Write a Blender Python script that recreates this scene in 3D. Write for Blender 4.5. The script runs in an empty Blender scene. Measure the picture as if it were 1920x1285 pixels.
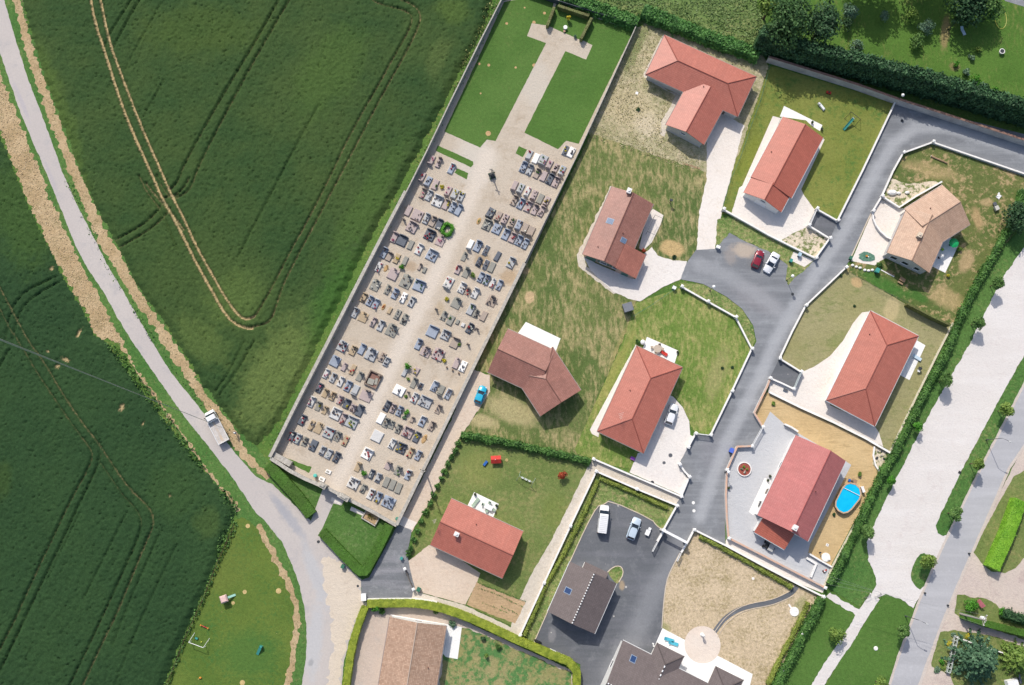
import bpy, math, random
import numpy as np
from mathutils import Vector, Matrix, noise, geometry
random.seed(7); np.random.seed(7)
SC = bpy.context.scene; COL = SC.collection
PI = math.pi
# ---------------------------------------------------------------- camera model
F = 1900.0; H = 190.0; NX, NY = 930.0, 920.0
dn = Vector(((NX-960)/F, -(NY-642.5)/F, -1)).normalized()
RQ = dn.rotation_difference(Vector((0, 0, -1))); RM = RQ.to_matrix()
def G(px, py, z=0.0):
    "world x,y of the point of height z seen at photo pixel px,py"
    d = RM @ Vector(((px-960)/F, -(py-642.5)/F, -1))
    t = (z-H)/d.z
    return Vector((d.x*t, d.y*t, z))
def P(s, z=0.0):
    "string of pixel pairs -> list of 2D world points"
    out = []
    for w in s.split():
        a, b = w.split(',')
        g = G(float(a), float(b), z); out.append(Vector((g.x, g.y)))
    return out
def hdir(a, b, z=0):
    v = G(*b, z)-G(*a, z); v.z = 0
    return v.normalized()
AX = hdir((628, 920), (1065, 30))            # cemetery axis, gate -> far end
AXR = math.atan2(AX.y, AX.x)
# ---------------------------------------------------------------- tagging
def tag(o, label=None, cat=None, group=None, kind=None):
    if label: o['label'] = label
    if cat: o['category'] = cat
    if group: o['group'] = group
    if kind: o['kind'] = kind
    return o
def thing(name, label, cat, loc=(0, 0, 0), rz=0.0, group=None):
    o = bpy.data.objects.new(name, None); o.empty_display_size = .3
    o.location = loc; o.rotation_euler = (0, 0, rz); COL.objects.link(o)
    return tag(o, label, cat, group)
def copy_tree(o, parent=None):
    c = o.copy(); COL.objects.link(c)
    if parent is not None: c.parent = parent
    for ch in list(o.children): copy_tree(ch, c)
    return c
# ---------------------------------------------------------------- mesh builder
class MB:
    def __init__(s): s.v = []; s.f = []; s.uv = []; s.m = []
    def face(s, pts, uvs=None, m=0):
        b = len(s.v); s.v += [tuple(p) for p in pts]; s.f.append(list(range(b, b+len(pts))))
        s.uv.append(uvs); s.m.append(m)
    def geo(s, vs, fs, m=0):
        b = len(s.v); s.v += [tuple(p) for p in vs]
        for f in fs: s.f.append([i+b for i in f]); s.uv.append(None); s.m.append(m)
    def box(s, cx, cy, z0, sx, sy, sz, rz=0, taper=1.0, m=0, bev=0.0):
        c, sn = math.cos(rz), math.sin(rz)
        def q(x, y, z): return (cx+x*c-y*sn, cy+x*sn+y*c, z)
        a, b = sx/2, sy/2
        if bev > 0:
            e = bev
            rings = [(1, 1, z0), (1, 1, z0+sz-e), ((a*taper-e)/a, (b*taper-e)/b, z0+sz)]
        else: rings = [(1, 1, z0), (taper, taper, z0+sz)]
        vs = []
        for (kx, ky, z) in rings: vs += [q(-a*kx, -b*ky, z), q(a*kx, -b*ky, z), q(a*kx, b*ky, z), q(-a*kx, b*ky, z)]
        fs = [(3, 2, 1, 0)]
        for r in range(len(rings)-1):
            o = r*4
            fs += [(o+i, o+(i+1) % 4, o+4+(i+1) % 4, o+4+i) for i in range(4)]
        o = (len(rings)-1)*4; fs.append((o, o+1, o+2, o+3))
        s.geo(vs, fs, m)
    def tube(s, p0, p1, r0, r1=None, n=7, m=0, cap=True):
        r1 = r0 if r1 is None else r1
        p0, p1 = Vector(p0), Vector(p1); d = (p1-p0).normalized()
        a = d.orthogonal().normalized(); b = d.cross(a)
        vs = []
        for (p, r) in ((p0, r0), (p1, r1)):
            for i in range(n):
                t = 2*PI*i/n; vs.append(p+a*(r*math.cos(t))+b*(r*math.sin(t)))
        fs = [(i, (i+1) % n, n+(i+1) % n, n+i) for i in range(n)]
        if cap: fs += [tuple(range(n-1, -1, -1)), tuple(range(n, 2*n))]
        s.geo(vs, fs, m)
    def path(s, pts, r, n=6, m=0):
        for a, b in zip(pts[:-1], pts[1:]): s.tube(a, b, r, r, n, m)
    def ball(s, c, r, n=10, k=6, m=0, sq=(1, 1, 1)):
        vs = [(c[0], c[1], c[2]-r*sq[2])]; fs = []
        for j in range(1, k):
            ph = PI*j/k-PI/2
            for i in range(n):
                t = 2*PI*i/n
                vs.append((c[0]+r*sq[0]*math.cos(ph)*math.cos(t), c[1]+r*sq[1]*math.cos(ph)*math.sin(t), c[2]+r*sq[2]*math.sin(ph)))
        vs.append((c[0], c[1], c[2]+r*sq[2])); T = len(vs)-1
        for i in range(n): fs.append((0, 1+(i+1) % n, 1+i))
        for j in range(k-2):
            o = 1+j*n
            for i in range(n): fs.append((o+i, o+(i+1) % n, o+n+(i+1) % n, o+n+i))
        o = 1+(k-2)*n
        for i in range(n): fs.append((o+i, o+(i+1) % n, T))
        s.geo(vs, fs, m)
    def lathe(s, prof, c=(0, 0), n=14, m=0):
        vs = []; fs = []
        for (r, z) in prof:
            for i in range(n): t = 2*PI*i/n; vs.append((c[0]+r*math.cos(t), c[1]+r*math.sin(t), z))
        for j in range(len(prof)-1):
            for i in range(n): fs.append((j*n+i, j*n+(i+1) % n, (j+1)*n+(i+1) % n, (j+1)*n+i))
        fs.append(tuple(range(n-1, -1, -1))); fs.append(tuple(range((len(prof)-1)*n, len(prof)*n)))
        s.geo(vs, fs, m)
    def prism(s, poly, z0, z1, m=0, top=None):
        "poly: list of 2D points (ccw); optional other outline for the top"
        top = top or poly; n = len(poly)
        vs = [(p[0], p[1], z0) for p in poly]+[(p[0], p[1], z1) for p in top]
        fs = [(i, (i+1) % n, n+(i+1) % n, n+i) for i in range(n)]
        tri = geometry.tessellate_polygon([[Vector((p[0], p[1], 0)) for p in poly]])
        for t in tri:
            a, b, c = t
            va, vb, vc = poly[a], poly[b], poly[c]
            if (vb[0]-va[0])*(vc[1]-va[1])-(vb[1]-va[1])*(vc[0]-va[0]) < 0: a, c = c, a
            fs.append((n+a, n+b, n+c)); fs.append((c, b, a))
        s.geo(vs, fs, m)
    def loft(s, rings, m=0, caps=True):
        n = len(rings[0]); vs = [p for r in rings for p in r]; fs = []
        for j in range(len(rings)-1):
            for i in range(n): fs.append((j*n+i, j*n+(i+1) % n, (j+1)*n+(i+1) % n, (j+1)*n+i))
        if caps: fs.append(tuple(range(n-1, -1, -1))); fs.append(tuple(range((len(rings)-1)*n, len(rings)*n)))
        s.geo(vs, fs, m)
    def leaves(s, c, nrm, size, m=0, jit=.5):
        "c,nrm: arrays n x 3 - one small quad each"
        c = np.asarray(c, float); n = len(c)
        if n == 0: return
        nrm = np.asarray(nrm, float)+np.random.normal(0, jit, (n, 3))
        nrm /= np.linalg.norm(nrm, axis=1)[:, None]+1e-9
        r = np.random.normal(0, 1, (n, 3)); a = np.cross(nrm, r); a /= np.linalg.norm(a, axis=1)[:, None]+1e-9
        b = np.cross(nrm, a)
        sz = size*np.random.uniform(.6, 1.35, n)[:, None]
        a = a*sz*.5; b = b*sz*.36
        v = np.stack([c-a, c+b, c+a, c-b], 1).reshape(-1, 3)
        o = len(s.v); s.v += [tuple(p) for p in v.tolist()]
        s.f += [[o+4*i, o+4*i+1, o+4*i+2, o+4*i+3] for i in range(n)]
        s.uv += [None]*n; s.m += [m]*n
    def build(s, name, mats, parent=None, org=(0, 0, 0), smooth=False, at=None):
        me = bpy.data.meshes.new(name)
        ox, oy, oz = org
        me.from_pydata([(x-ox, y-oy, z-oz) for x, y, z in s.v], [], s.f)
        if not isinstance(mats, (list, tuple)): mats = [mats]
        for k in mats: me.materials.append(k)
        if len(mats) > 1: me.polygons.foreach_set('material_index', s.m)
        if any(u is not None for u in s.uv):
            l = me.uv_layers.new(name='UVMap'); i = 0
            for f, u in zip(s.f, s.uv):
                for k in range(len(f)):
                    if u is not None: l.data[i].uv = u[k]
                    i += 1
        if smooth: me.polygons.foreach_set('use_smooth', [True]*len(me.polygons))
        me.update()
        o = bpy.data.objects.new(name, me); COL.objects.link(o)
        if parent is not None: o.parent = parent
        else: o.location = at or org
        return o
# ---------------------------------------------------------------- colours and materials
def lin(c): c /= 255.0; return c/12.92 if c <= .04045 else ((c+.055)/1.055)**2.4
KX = 1.30; KB = 1.05
def A(r, g, b, k=1.0):
    "albedo of something that shows r,g,b in full sun on level ground"
    if min(r, g, b) > 130: k *= KB
    return tuple(min(.86, lin(x)/KX*k) for x in (r, g, b))
class NT:
    def __init__(s, name):
        s.mat = bpy.data.materials.new(name); s.mat.use_nodes = True
        s.t = s.mat.node_tree; s.t.nodes.clear()
        s.out = s.n('OutputMaterial')
    def n(s, typ, ins=None, **at):
        d = s.t.nodes.new('ShaderNode'+typ)
        for k, v in at.items(): setattr(d, k, v)
        for k, v in (ins or {}).items(): s.set(d.inputs[k], v)
        return d
    def set(s, sock, v):
        if isinstance(v, bpy.types.NodeSocket): s.t.links.new(v, sock)
        else:
            if isinstance(v, tuple) and len(v) == 3 and sock.type == 'RGBA': v = v+(1,)
            sock.default_value = v
    def mix(s, f, a, b, mode='MIX'):
        d = s.n('Mix', data_type='RGBA', blend_type=mode); s.set(d.inputs[0], f); s.set(d.inputs[6], a); s.set(d.inputs[7], b)
        return d.outputs[2]
    def math(s, op, a, b=0.0, c=0.0):
        d = s.n('Math', operation=op); s.set(d.inputs[0], a); s.set(d.inputs[1], b)
        if op in ('MULTIPLY_ADD',): s.set(d.inputs[2], c)
        return d.outputs[0]
    def rng(s, v, a, b, c=0.0, d=1.0, smooth=False):
        k = s.n('MapRange', interpolation_type='SMOOTHSTEP' if smooth else 'LINEAR')
        for i, x in enumerate((v, a, b, c, d)): s.set(k.inputs[i], x)
        return k.outputs[0]
    def noise(s, vec, scale, detail=3.0, rough=.55, dist=0.0):
        d = s.n('TexNoise', {'Vector': vec, 'Scale': scale, 'Detail': detail, 'Roughness': rough, 'Distortion': dist})
        return d.outputs[0]
    def pos(s): return s.n('NewGeometry').outputs['Position']
    def obj(s): return s.n('TexCoord').outputs['Object']
    def mapped(s, vec, scale=(1, 1, 1), rot=0.0, loc=(0, 0, 0), typ='POINT'):
        d = s.n('Mapping', {'Vector': vec, 'Location': loc, 'Rotation': (0, 0, rot), 'Scale': scale}, vector_type=typ)
        return d.outputs[0]
    def finish(s, color, rough=.7, spec=.3, metal=0.0, bump=None, bstr=.3, bdist=.1, trans=0.0):
        b = s.n('BsdfPrincipled'); s.set(b.inputs['Base Color'], color); s.set(b.inputs['Roughness'], rough)
        s.set(b.inputs['Specular IOR Level'], spec); s.set(b.inputs['Metallic'], metal)
        if bump is not None:
            u = s.n('Bump', {'Height': bump, 'Strength': bstr, 'Distance': bdist}); s.set(b.inputs['Normal'], u.outputs[0])
        sh = b.outputs[0]
        if trans > 0:
            t = s.n('BsdfTranslucent'); s.set(t.inputs[0], color)
            mx = s.n('MixShader', {0: trans}); s.set(mx.inputs[1], sh); s.set(mx.inputs[2], t.outputs[0]); sh = mx.outputs[0]
        s.t.links.new(sh, s.out.inputs[0]); return s.mat
def ground(name, base, alt, fleck=None, large=.06, med=.45, fl=.3, fls=1.6, stretch=(1, 1, 1), rot=0.0, fine=.3, fsc=5.0,
           bump=.5, blobs=(), spots=None, rough=.9, sharp=.12, bdist=.12, streak=None, paths=()):
    T = NT(name); p = T.pos()
    c = T.mix(T.rng(T.noise(p, large, 4, .6), .36, .62, 0, 1, True), base, alt)
    m = T.noise(T.mapped(p, stretch, rot), med, 5, .62)
    c = T.mix(T.rng(m, .3, .7, .0, .55), c, alt)
    if fleck is not None:
        f = T.noise(T.mapped(p, stretch, rot, (13, 7, 0)), fls, 6, .72, .3)
        big = T.noise(p, large*2.3, 3, .6)
        th = T.math('MULTIPLY_ADD', big, -.5, .75+(.5-fl)*.42)  # more flecks where the broad noise is high
        lo = T.math('SUBTRACT', th, sharp); hi = T.math('ADD', th, sharp)
        c = T.mix(T.rng(f, lo, hi), c, fleck)
    if streak:
        (sx, sy, srot, scol, samt) = streak
        k = T.noise(T.mapped(p, (sx, sy, 1), srot), 1.0, 4, .6)
        c = T.mix(T.rng(k, .45, .72, 0, samt), c, scol)
    nb = T.noise(p, .9, 4, .7)
    for (bx, by, rx, ry, ang, bc, st, soft) in blobs:
        g = G(bx, by)
        v = T.mapped(p, (rx*.1, ry*.1, 1e4), math.radians(-ang), (g.x, g.y, 0), 'TEXTURE')
        l = T.n('VectorMath', {0: v}, operation='LENGTH').outputs['Value']
        l = T.math('ADD', l, T.math('MULTIPLY_ADD', nb, 1.3*soft, -.65*soft))
        c = T.mix(T.rng(l, 1-soft*.6, 1+soft*.25, st, 0, True), c, bc)
    for (line, hw, pc, st) in paths:
        q = P(line); dm = None
        for a_, b_ in zip(q[:-1], q[1:]):
            m_ = (a_+b_)/2; d_ = b_-a_
            v = T.n('SeparateXYZ', {0: T.mapped(p, (1, 1, 1), math.atan2(d_.y, d_.x), (m_.x, m_.y, 0), 'TEXTURE')})
            x_ = T.math('MAXIMUM', T.math('SUBTRACT', T.math('ABSOLUTE', v.outputs[0]), d_.length/2), 0.0)
            l = T.math('SQRT', T.math('ADD', T.math('MULTIPLY', x_, x_), T.math('MULTIPLY', v.outputs[1], v.outputs[1])))
            dm = l if dm is None else T.math('SMOOTH_MIN', dm, l); 
            if dm is not l: dm.node.inputs[2].default_value = .8
        dm = T.math('ADD', dm, T.math('MULTIPLY_ADD', nb, hw*.5, -hw*.25))
        c = T.mix(T.rng(dm, hw*.15, hw, st, 0, True), c, pc)
    if spots:
        (sc, rad, scol, frac) = spots
        v = T.n('TexVoronoi', {'Vector': T.mapped(p, (1, 1, 0)), 'Scale': sc})
        near = T.math('LESS_THAN', v.outputs['Distance'], T.math('MULTIPLY', T.n('SeparateColor', {0: v.outputs['Color']}).outputs[1], rad))
        pick = T.math('LESS_THAN', T.n('SeparateColor', {0: v.outputs['Color']}).outputs[0], frac)
        c = T.mix(T.math('MULTIPLY', near, pick), c, scol)
    h = T.noise(p, fsc, 3, .75)
    h2 = T.noise(p, fsc*.36, 3, .7)
    val = T.math('ADD', T.rng(h, .25, .75, 1-fine, 1+fine), T.rng(h2, .3, .7, -fine*.6, fine*.6))
    c = T.mix(1.0, c, T.n('CombineColor', {0: val, 1: val, 2: val}).outputs[0], 'MULTIPLY')
    hh = T.math('ADD', h, T.math('MULTIPLY', h2, 1.5))
    return T.finish(c, rough, .15, 0, hh, bump, bdist)
_S = {}
def simple(name, color, rough=.55, metal=0.0, var=.12, sc=3.0, spec=.4, bump=0.0):
    key = (name, color)
    if key in _S: return _S[key]
    T = NT(name); p = T.obj()
    k = T.rng(T.noise(p, sc, 4, .65), .3, .7, 1-var, 1+var)
    c = T.mix(1.0, color, T.n('CombineColor', {0: k, 1: k, 2: k}).outputs[0], 'MULTIPLY')
    _S[key] = T.finish(c, rough, spec, metal, T.noise(p, sc*6, 3) if bump else None, bump, .03)
    return _S[key]
def stone(name, c1, c2, sc=1.2, rough=.75):
    T = NT(name); p = T.pos()
    c = T.mix(T.rng(T.noise(p, sc, 6, .7), .35, .65), c1, c2)
    k = T.rng(T.noise(p, sc*9, 3, .7), .2, .8, .8, 1.2)
    c = T.mix(1.0, c, T.n('CombineColor', {0: k, 1: k, 2: k}).outputs[0], 'MULTIPLY')
    return T.finish(c, rough, .3, 0, T.noise(p, sc*12, 3), .35, .03)
def leafmat(name, c1, c2, c3, clump=.5, trans=.12):
    T = NT(name); p = T.pos()
    r = T.n('NewGeometry').outputs['Random Per Island']
    c = T.mix(r, c1, c2)
    c = T.mix(T.rng(T.noise(p, clump, 4, .65), .38, .66, 0, .75, True), c, c3)
    k = T.rng(T.noise(p, 4.0, 3, .7), .25, .75, .72, 1.28)
    c = T.mix(1.0, c, T.n('CombineColor', {0: k, 1: k, 2: k}).outputs[0], 'MULTIPLY')
    return T.finish(c, .6, .25, 0, None, .3, .1, trans)
def roofmat(name, c1, c2, mortar, weather=.5, row=.36, dirt=None):
    T = NT(name); uv = T.n('TexCoord').outputs['UV']; p = T.pos()
    b = T.n('TexBrick', {'Vector': uv, 'Color1': c1, 'Color2': c2, 'Mortar': mortar, 'Scale': 1.0, 'Mortar Size': .022, 'Mortar Smooth': .6,
                         'Bias': 0.0, 'Brick Width': .27, 'Row Height': row}, offset=0.0)
    c = b.outputs['Color']
    k = T.rng(T.noise(p, .35, 5, .7), .3, .7, 1-.16*weather, 1+.14*weather)
    c = T.mix(1.0, c, T.n('CombineColor', {0: k, 1: k, 2: k}).outputs[0], 'MULTIPLY')
    st = T.rng(T.noise(T.mapped(uv, (1.6, .18, 1)), 1.0, 5, .7), .3, .7, .9, 1.09)
    c = T.mix(1.0, c, T.n('CombineColor', {0: st, 1: st, 2: st}).outputs[0], 'MULTIPLY')
    c = T.mix(T.rng(T.noise(p, 2.6, 5, .8), .64, .78, 0, .4), c, mortar)
    if dirt: c = T.mix(T.rng(T.noise(p, 1.7, 6, .75), .55, .8, 0, .45), c, dirt)
    return T.finish(c, .5, .5, 0, T.noise(p, 5, 2), .2, .02)
# ---------------------------------------------------------------- ground sheets
def resample(poly, step, closed=True):
    out = []; n = len(poly)
    for i in range(n if closed else n-1):
        a, b = poly[i], poly[(i+1) % n]; L = (b-a).length; k = max(1, int(L/step))
        for j in range(k): out.append(a.lerp(b, j/k))
    if not closed: out.append(poly[-1])
    return out
def smooth_line(pts, it=2, closed=False):
    for _ in range(it):
        q = []
        n = len(pts)
        if not closed: q.append(pts[0])
        for i in range(n if closed else n-1):
            a, b = pts[i], pts[(i+1) % n]
            q += [a.lerp(b, .25), a.lerp(b, .75)]
        if not closed: q.append(pts[-1])
        pts = q
    return pts
def ragged(poly, amp, step=.35, freq=.9):
    q = resample(poly, step); n = len(q); out = []
    for i in range(n):
        d = q[(i+1) % n]-q[i-1]
        nn = Vector((d.y, -d.x)).normalized() if d.length > 1e-6 else Vector((0, 0))
        v = noise.noise(Vector((q[i].x*freq, q[i].y*freq, 3.1)))+.6*noise.noise(Vector((q[i].x*freq*3, q[i].y*freq*3, 7.7)))
        out.append(q[i]+nn*(amp*v))
    return out
_NS = [0]
def sheet(name, s, m, layer, rag=0.0, label=None, cat=None, kind='structure', sm=0, step=.35):
    poly = P(s) if isinstance(s, str) else s
    if sm: poly = smooth_line(poly, sm, True)
    if rag: poly = ragged(poly, rag, step)
    _NS[0] += 1; z = .006*layer+.0004*_NS[0]
    tri = geometry.tessellate_polygon([[Vector((p.x, p.y, 0)) for p in poly]])
    b = MB(); fs = []
    for a, q, c in tri:
        A0, B0, C0 = poly[a], poly[q], poly[c]
        cr = (B0.x-A0.x)*(C0.y-A0.y)-(B0.y-A0.y)*(C0.x-A0.x)
        if abs(cr) < 1e-9: continue
        fs.append((a, q, c) if cr > 0 else (c, q, a))
    b.geo([(p.x, p.y, z) for p in poly], fs)
    o = b.build(name, m)
    return tag(o, label, cat, None, kind)
def offset_line(pts, w0, w1):
    "two rails at signed offsets from a polyline (mitred)"
    n = len(pts); L = []; R = []
    for i in range(n):
        d0 = (pts[i]-pts[i-1]).normalized() if i > 0 else None
        d1 = (pts[i+1]-pts[i]).normalized() if i < n-1 else None
        if d0 is None: d0 = d1
        if d1 is None: d1 = d0
        nn = Vector((-(d0.y+d1.y), d0.x+d1.x))
        nn = nn.normalized() if nn.length > 1e-6 else Vector((-d0.y, d0.x))
        k = 1/max(.45, nn.dot(Vector((-d0.y, d0.x))))
        L.append(pts[i]+nn*(w0*k)); R.append(pts[i]+nn*(w1*k))
    return L, R
def ribbon(name, s, w, m, layer, rag=0.0, sm=2, **kw):
    pts = P(s) if isinstance(s, str) else s
    if sm: pts = smooth_line(pts, sm)
    L, R = offset_line(pts, w/2, -w/2)
    return sheet(name, L+R[::-1], m, layer, rag, **kw)
def scatter(name, s, n, size, m, label, cat, h=(.05, .4), up=.4, kind='stuff', clump=0.0):
    "grass, weeds or straw standing in a polygon: one object, nobody could count it"
    poly = P(s) if isinstance(s, str) else s
    xs = [p.x for p in poly]; ys = [p.y for p in poly]
    x = np.random.uniform(min(xs), max(xs), n*6); y = np.random.uniform(min(ys), max(ys), n*6)
    keep = inside(x, y, poly)
    if clump:
        nz = np.array([noise.noise(Vector((a*.22, b*.22, 5))) for a, b in zip(x, y)]); keep &= nz > np.random.uniform(-clump, clump*.6, len(x))
    x, y = x[keep][:n], y[keep][:n]
    c = np.stack([x, y, np.random.uniform(h[0], h[1], len(x))], 1)
    nr = np.random.normal(0, 1, (len(x), 3)); nr[:, 2] = up
    b = MB(); b.leaves(c, nr, size, 0, .3)
    return tag(b.build(name, m), label, cat, None, kind)
def inside(x, y, poly):
    r = np.zeros(len(x), bool); n = len(poly)
    for i in range(n):
        a, b = poly[i], poly[(i+1) % n]
        if a.y == b.y: continue
        k = ((a.y > y) != (b.y > y)) & (x < (b.x-a.x)*(y-a.y)/(b.y-a.y)+a.x)
        r ^= k
    return r
# ================================================================ world, sun, camera
EL = math.radians(47); SD = Vector((-.345, .94, 0)).normalized()
def setup():
    w = bpy.data.worlds.new("World"); SC.world = w; w.use_nodes = True
    nt = w.node_tree; bg = nt.nodes['Background']
    sk = nt.nodes.new('ShaderNodeTexSky'); sk.sky_type = 'NISHITA'; sk.sun_disc = False
    sk.sun_elevation = EL; sk.sun_rotation = math.atan2(SD.x, SD.y); sk.air_density = 1.0; sk.dust_density = 2.5; sk.ozone_density = .6
    nt.links.new(sk.outputs[0], bg.inputs[0]); bg.inputs[1].default_value = .15
    l = bpy.data.lights.new('sun', 'SUN'); l.energy = 3.6; l.angle = math.radians(.53); l.color = (1, .95, .865)
    o = bpy.data.objects.new('sun', l); COL.objects.link(o)
    d = Vector((-SD.x*math.cos(EL), -SD.y*math.cos(EL), -math.sin(EL)))
    o.rotation_euler = d.to_track_quat('-Z', 'Y').to_euler(); o.location = (0, 0, 120)
    c = bpy.data.cameras.new('camera'); c.sensor_width = 36; c.lens = 36*F/1920; c.clip_start = 1; c.clip_end = 6000
    o = bpy.data.objects.new('camera', c); COL.objects.link(o); o.location = (0, 0, H)
    o.rotation_euler = RM.to_euler(); SC.camera = o
    SC.view_settings.view_transform = 'Standard'; SC.view_settings.look = 'None'
    SC.view_settings.exposure = 0.0; SC.view_settings.gamma = 1.0; SC.view_settings.use_curve_mapping = False
    SC.cycles.max_bounces = 5; SC.cycles.diffuse_bounces = 3
setup()
AXD = AXR  # direction of the cemetery axis and of most plots
# ================================================================ ground materials
g_grass = ground('verge_grass', A(78, 118, 52), A(100, 130, 62), A(150, 150, 88), fl=.12, fine=.35)
g_verge = ground('roadside_grass', A(72, 116, 56), A(94, 130, 66), A(140, 146, 92), fl=.1, fine=.4, med=.8)
g_cem_lawn = ground('cemetery_lawn', A(82, 118, 54), A(94, 128, 62), A(112, 132, 72), fl=.08, fine=.2,
                    spots=(.55, .30, A(205, 170, 125), .34), large=.1)
g_cem_lawn2 = ground('mown_lawn', A(80, 116, 52), A(92, 128, 60), A(106, 130, 70), fl=.08, fine=.22, stretch=(.35, 1.6, 1), rot=-AXD)
g_out_lawn = ground('entrance_lawn', A(78, 116, 54), A(98, 132, 68), A(126, 146, 92), fl=.18, fine=.3)
g_park = ground('playground_lawn', A(88, 116, 50), A(108, 128, 58), A(70, 116, 58), fl=.16, fine=.22, large=.09,
                spots=(.5, .26, A(210, 185, 130), .3),
                blobs=[(470, 1225, 60, 50, 0, A(72, 116, 56), .6, .9), (420, 1060, 60, 60, 0, A(112, 126, 60), .5, .9)])
g_meadow = ground('rough_meadow', A(96, 124, 66), A(122, 144, 84), A(150, 154, 104), fl=.25, fls=.9, stretch=(.4, 1.5, 1), rot=-.3, fine=.45)
g_garden = ground('garden_lawn', A(80, 116, 48), A(94, 130, 56), A(134, 138, 80), fl=.1, fine=.24, stretch=(1.3, .3, 1), rot=0.1,
                  blobs=[(1772, 62, 10, 40, 10, A(176, 150, 110), .7, .8), (1790, 125, 12, 10, 0, A(150, 130, 98), .7, .8)])
g_dry = ground('dry_straw_ground', A(188, 174, 140), A(212, 198, 168), A(132, 138, 88), large=.07, med=.5, fl=.42, fls=1.1, fine=.32, sharp=.2,
               blobs=[(1180, 200, 60, 50, 30, A(204, 188, 152), .6, .9), (1215, 235, 30, 28, 0, A(216, 202, 176), .6, .9), (1190, 95, 12, 60, 25, A(110, 132, 72), .6, .8)])
g_rough = ground('rough_dry_lawn', A(90, 112, 60), A(112, 126, 72), A(176, 164, 118), large=.07, med=.5, fl=.4, fls=1.3, stretch=(1, .33, 1), rot=.5, fine=.34, sharp=.1,
                 blobs=[(993, 558, 10, 13, 10, A(208, 180, 140), .95, .5), (985, 508, 9, 8, 0, A(200, 172, 132), .7, .7), (1260, 466, 26, 17, 15, A(206, 178, 128), .95, .45),
                        (960, 770, 60, 26, 20, A(188, 176, 130), .85, .8), (905, 790, 30, 14, 10, A(196, 180, 136), .8, .8), (1080, 780, 24, 40, 20, A(100, 118, 66), .5, .8),
                        (1260, 255, 60, 20, 20, A(196, 178, 138), .6, .9), (1165, 640, 6, 60, 25, A(170, 160, 104), .6, .9)])
g_lawn6 = ground('patchy_lawn', A(98, 132, 56), A(126, 146, 74), A(178, 172, 112), large=.08, med=.55, fl=.33, fls=1.5, stretch=(1, .4, 1), rot=-1.0, fine=.3,
                 blobs=[(1150, 700, 10, 110, 27, A(164, 162, 92), .6, .9), (1345, 700, 18, 60, 20, A(178, 168, 118), .5, .9)])
g_lawn2 = ground('sunburnt_lawn', A(122, 134, 62), A(140, 146, 76), A(92, 128, 62), large=.09, fl=.2, fls=.9, fine=.22,
                 blobs=[(1400, 300, 14, 60, 27, A(128, 140, 52), .5, .8)])
g_lawn4 = ground('patchy_garden', A(92, 114, 60), A(114, 122, 70), A(186, 164, 122), large=.09, med=.5, fl=.34, fls=.9, fine=.3, sharp=.06,
                 blobs=[(1745, 320, 70, 16, 14, A(190, 168, 122), .6, .9), (1832, 410, 10, 26, -10, A(196, 166, 124), .8, .8), (1850, 380, 16, 9, 0, A(196, 170, 128), .7, .8),
                        (1812, 490, 14, 26, 25, A(194, 168, 128), .8, .7), (1775, 560, 40, 22, 25, A(196, 172, 126), .7, .8), (1660, 535, 60, 14, 28, A(76, 122, 54), .9, .7), (1720, 555, 24, 10, 30, A(76, 122, 54), .8, .7)])
g_lawn5 = ground('pale_mown_lawn', A(160, 156, 108), A(168, 162, 120), A(126, 138, 82), large=.08, fl=.16, fls=1.1, stretch=(.5, 1.3, 1), rot=.3, fine=.2,
                 blobs=[(1606, 530, 13, 10, 20, A(206, 176, 130), .95, .5), (1672, 580, 16, 28, 20, A(196, 180, 138), .8, .6), (1575, 635, 30, 16, -30, A(120, 138, 74), .4, .9)])
g_lawn9 = ground('mottled_lawn', A(108, 128, 68), A(124, 138, 80), A(160, 154, 102), large=.09, fl=.22, fls=1.2, fine=.24,
                 blobs=[(900, 880, 44, 40, 0, A(142, 148, 84), .6, .9), (1040, 960, 30, 40, 0, A(128, 140, 70), .4, .9)])
g_lawn12 = ground('dry_green_lawn', A(150, 150, 96), A(166, 158, 112), A(92, 136, 78), large=.1, fl=.5, fls=.7, fine=.26, sharp=.06)
g_hay = ground('straw_mulch', A(204, 184, 154), A(212, 192, 162), A(160, 146, 104), large=.1, med=.8, fl=.28, fls=2.2, fine=.3,
               blobs=[(1245, 1180, 14, 14, 0, A(150, 156, 96), .6, .8), (1500, 1140, 14, 26, 25, A(132, 146, 84), .5, .9)])
g_sand = ground('bare_sandy_soil', A(208, 178, 130), A(216, 188, 142), A(186, 160, 116), large=.1, fl=.2, fls=.9, fine=.1, stretch=(.3, 2.5, 1), rot=.45)
g_straw = ground('cut_straw', A(206, 182, 146), A(190, 164, 126), A(126, 118, 78), large=.2, med=1.2, fl=.22, fls=3.2, fine=.26, bump=.5)
g_weedstrip = ground('weedy_strip', A(96, 128, 64), A(128, 146, 84), A(176, 168, 118), large=.2, med=1.0, fl=.35, fls=1.6, fine=.45)
g_cem = ground('cemetery_gravel', A(200, 186, 168), A(208, 195, 178), A(186, 170, 150), large=.05, paths=[('622,925 690,775 790,570 850,440 900,330 915,290', 2.6, A(224, 212, 198), .85)], med=.25, fl=.2, fls=.5, fine=.1, fsc=7,
               blobs=[(890, 300, 45, 60, 0, A(214, 206, 194), .8, .9), (1000, 150, 40, 120, -25, A(208, 198, 184), .9, .9), (770, 500, 14, 12, 0, A(178, 152, 122), .6, .9),
                      (905, 490, 18, 18, 0, A(180, 156, 124), .7, .9), (955, 520, 20, 18, 0, A(184, 158, 126), .7, .9), (825, 580, 10, 16, 0, A(184, 164, 134), .6, .9), (615, 812, 26, 16, 0, A(198, 184, 172), .6, .9)])
g_cem_path = ground('trodden_gravel_path', A(220, 206, 186), A(226, 216, 202), A(216, 196, 172), large=.06, fl=.1, fine=.07)
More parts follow.
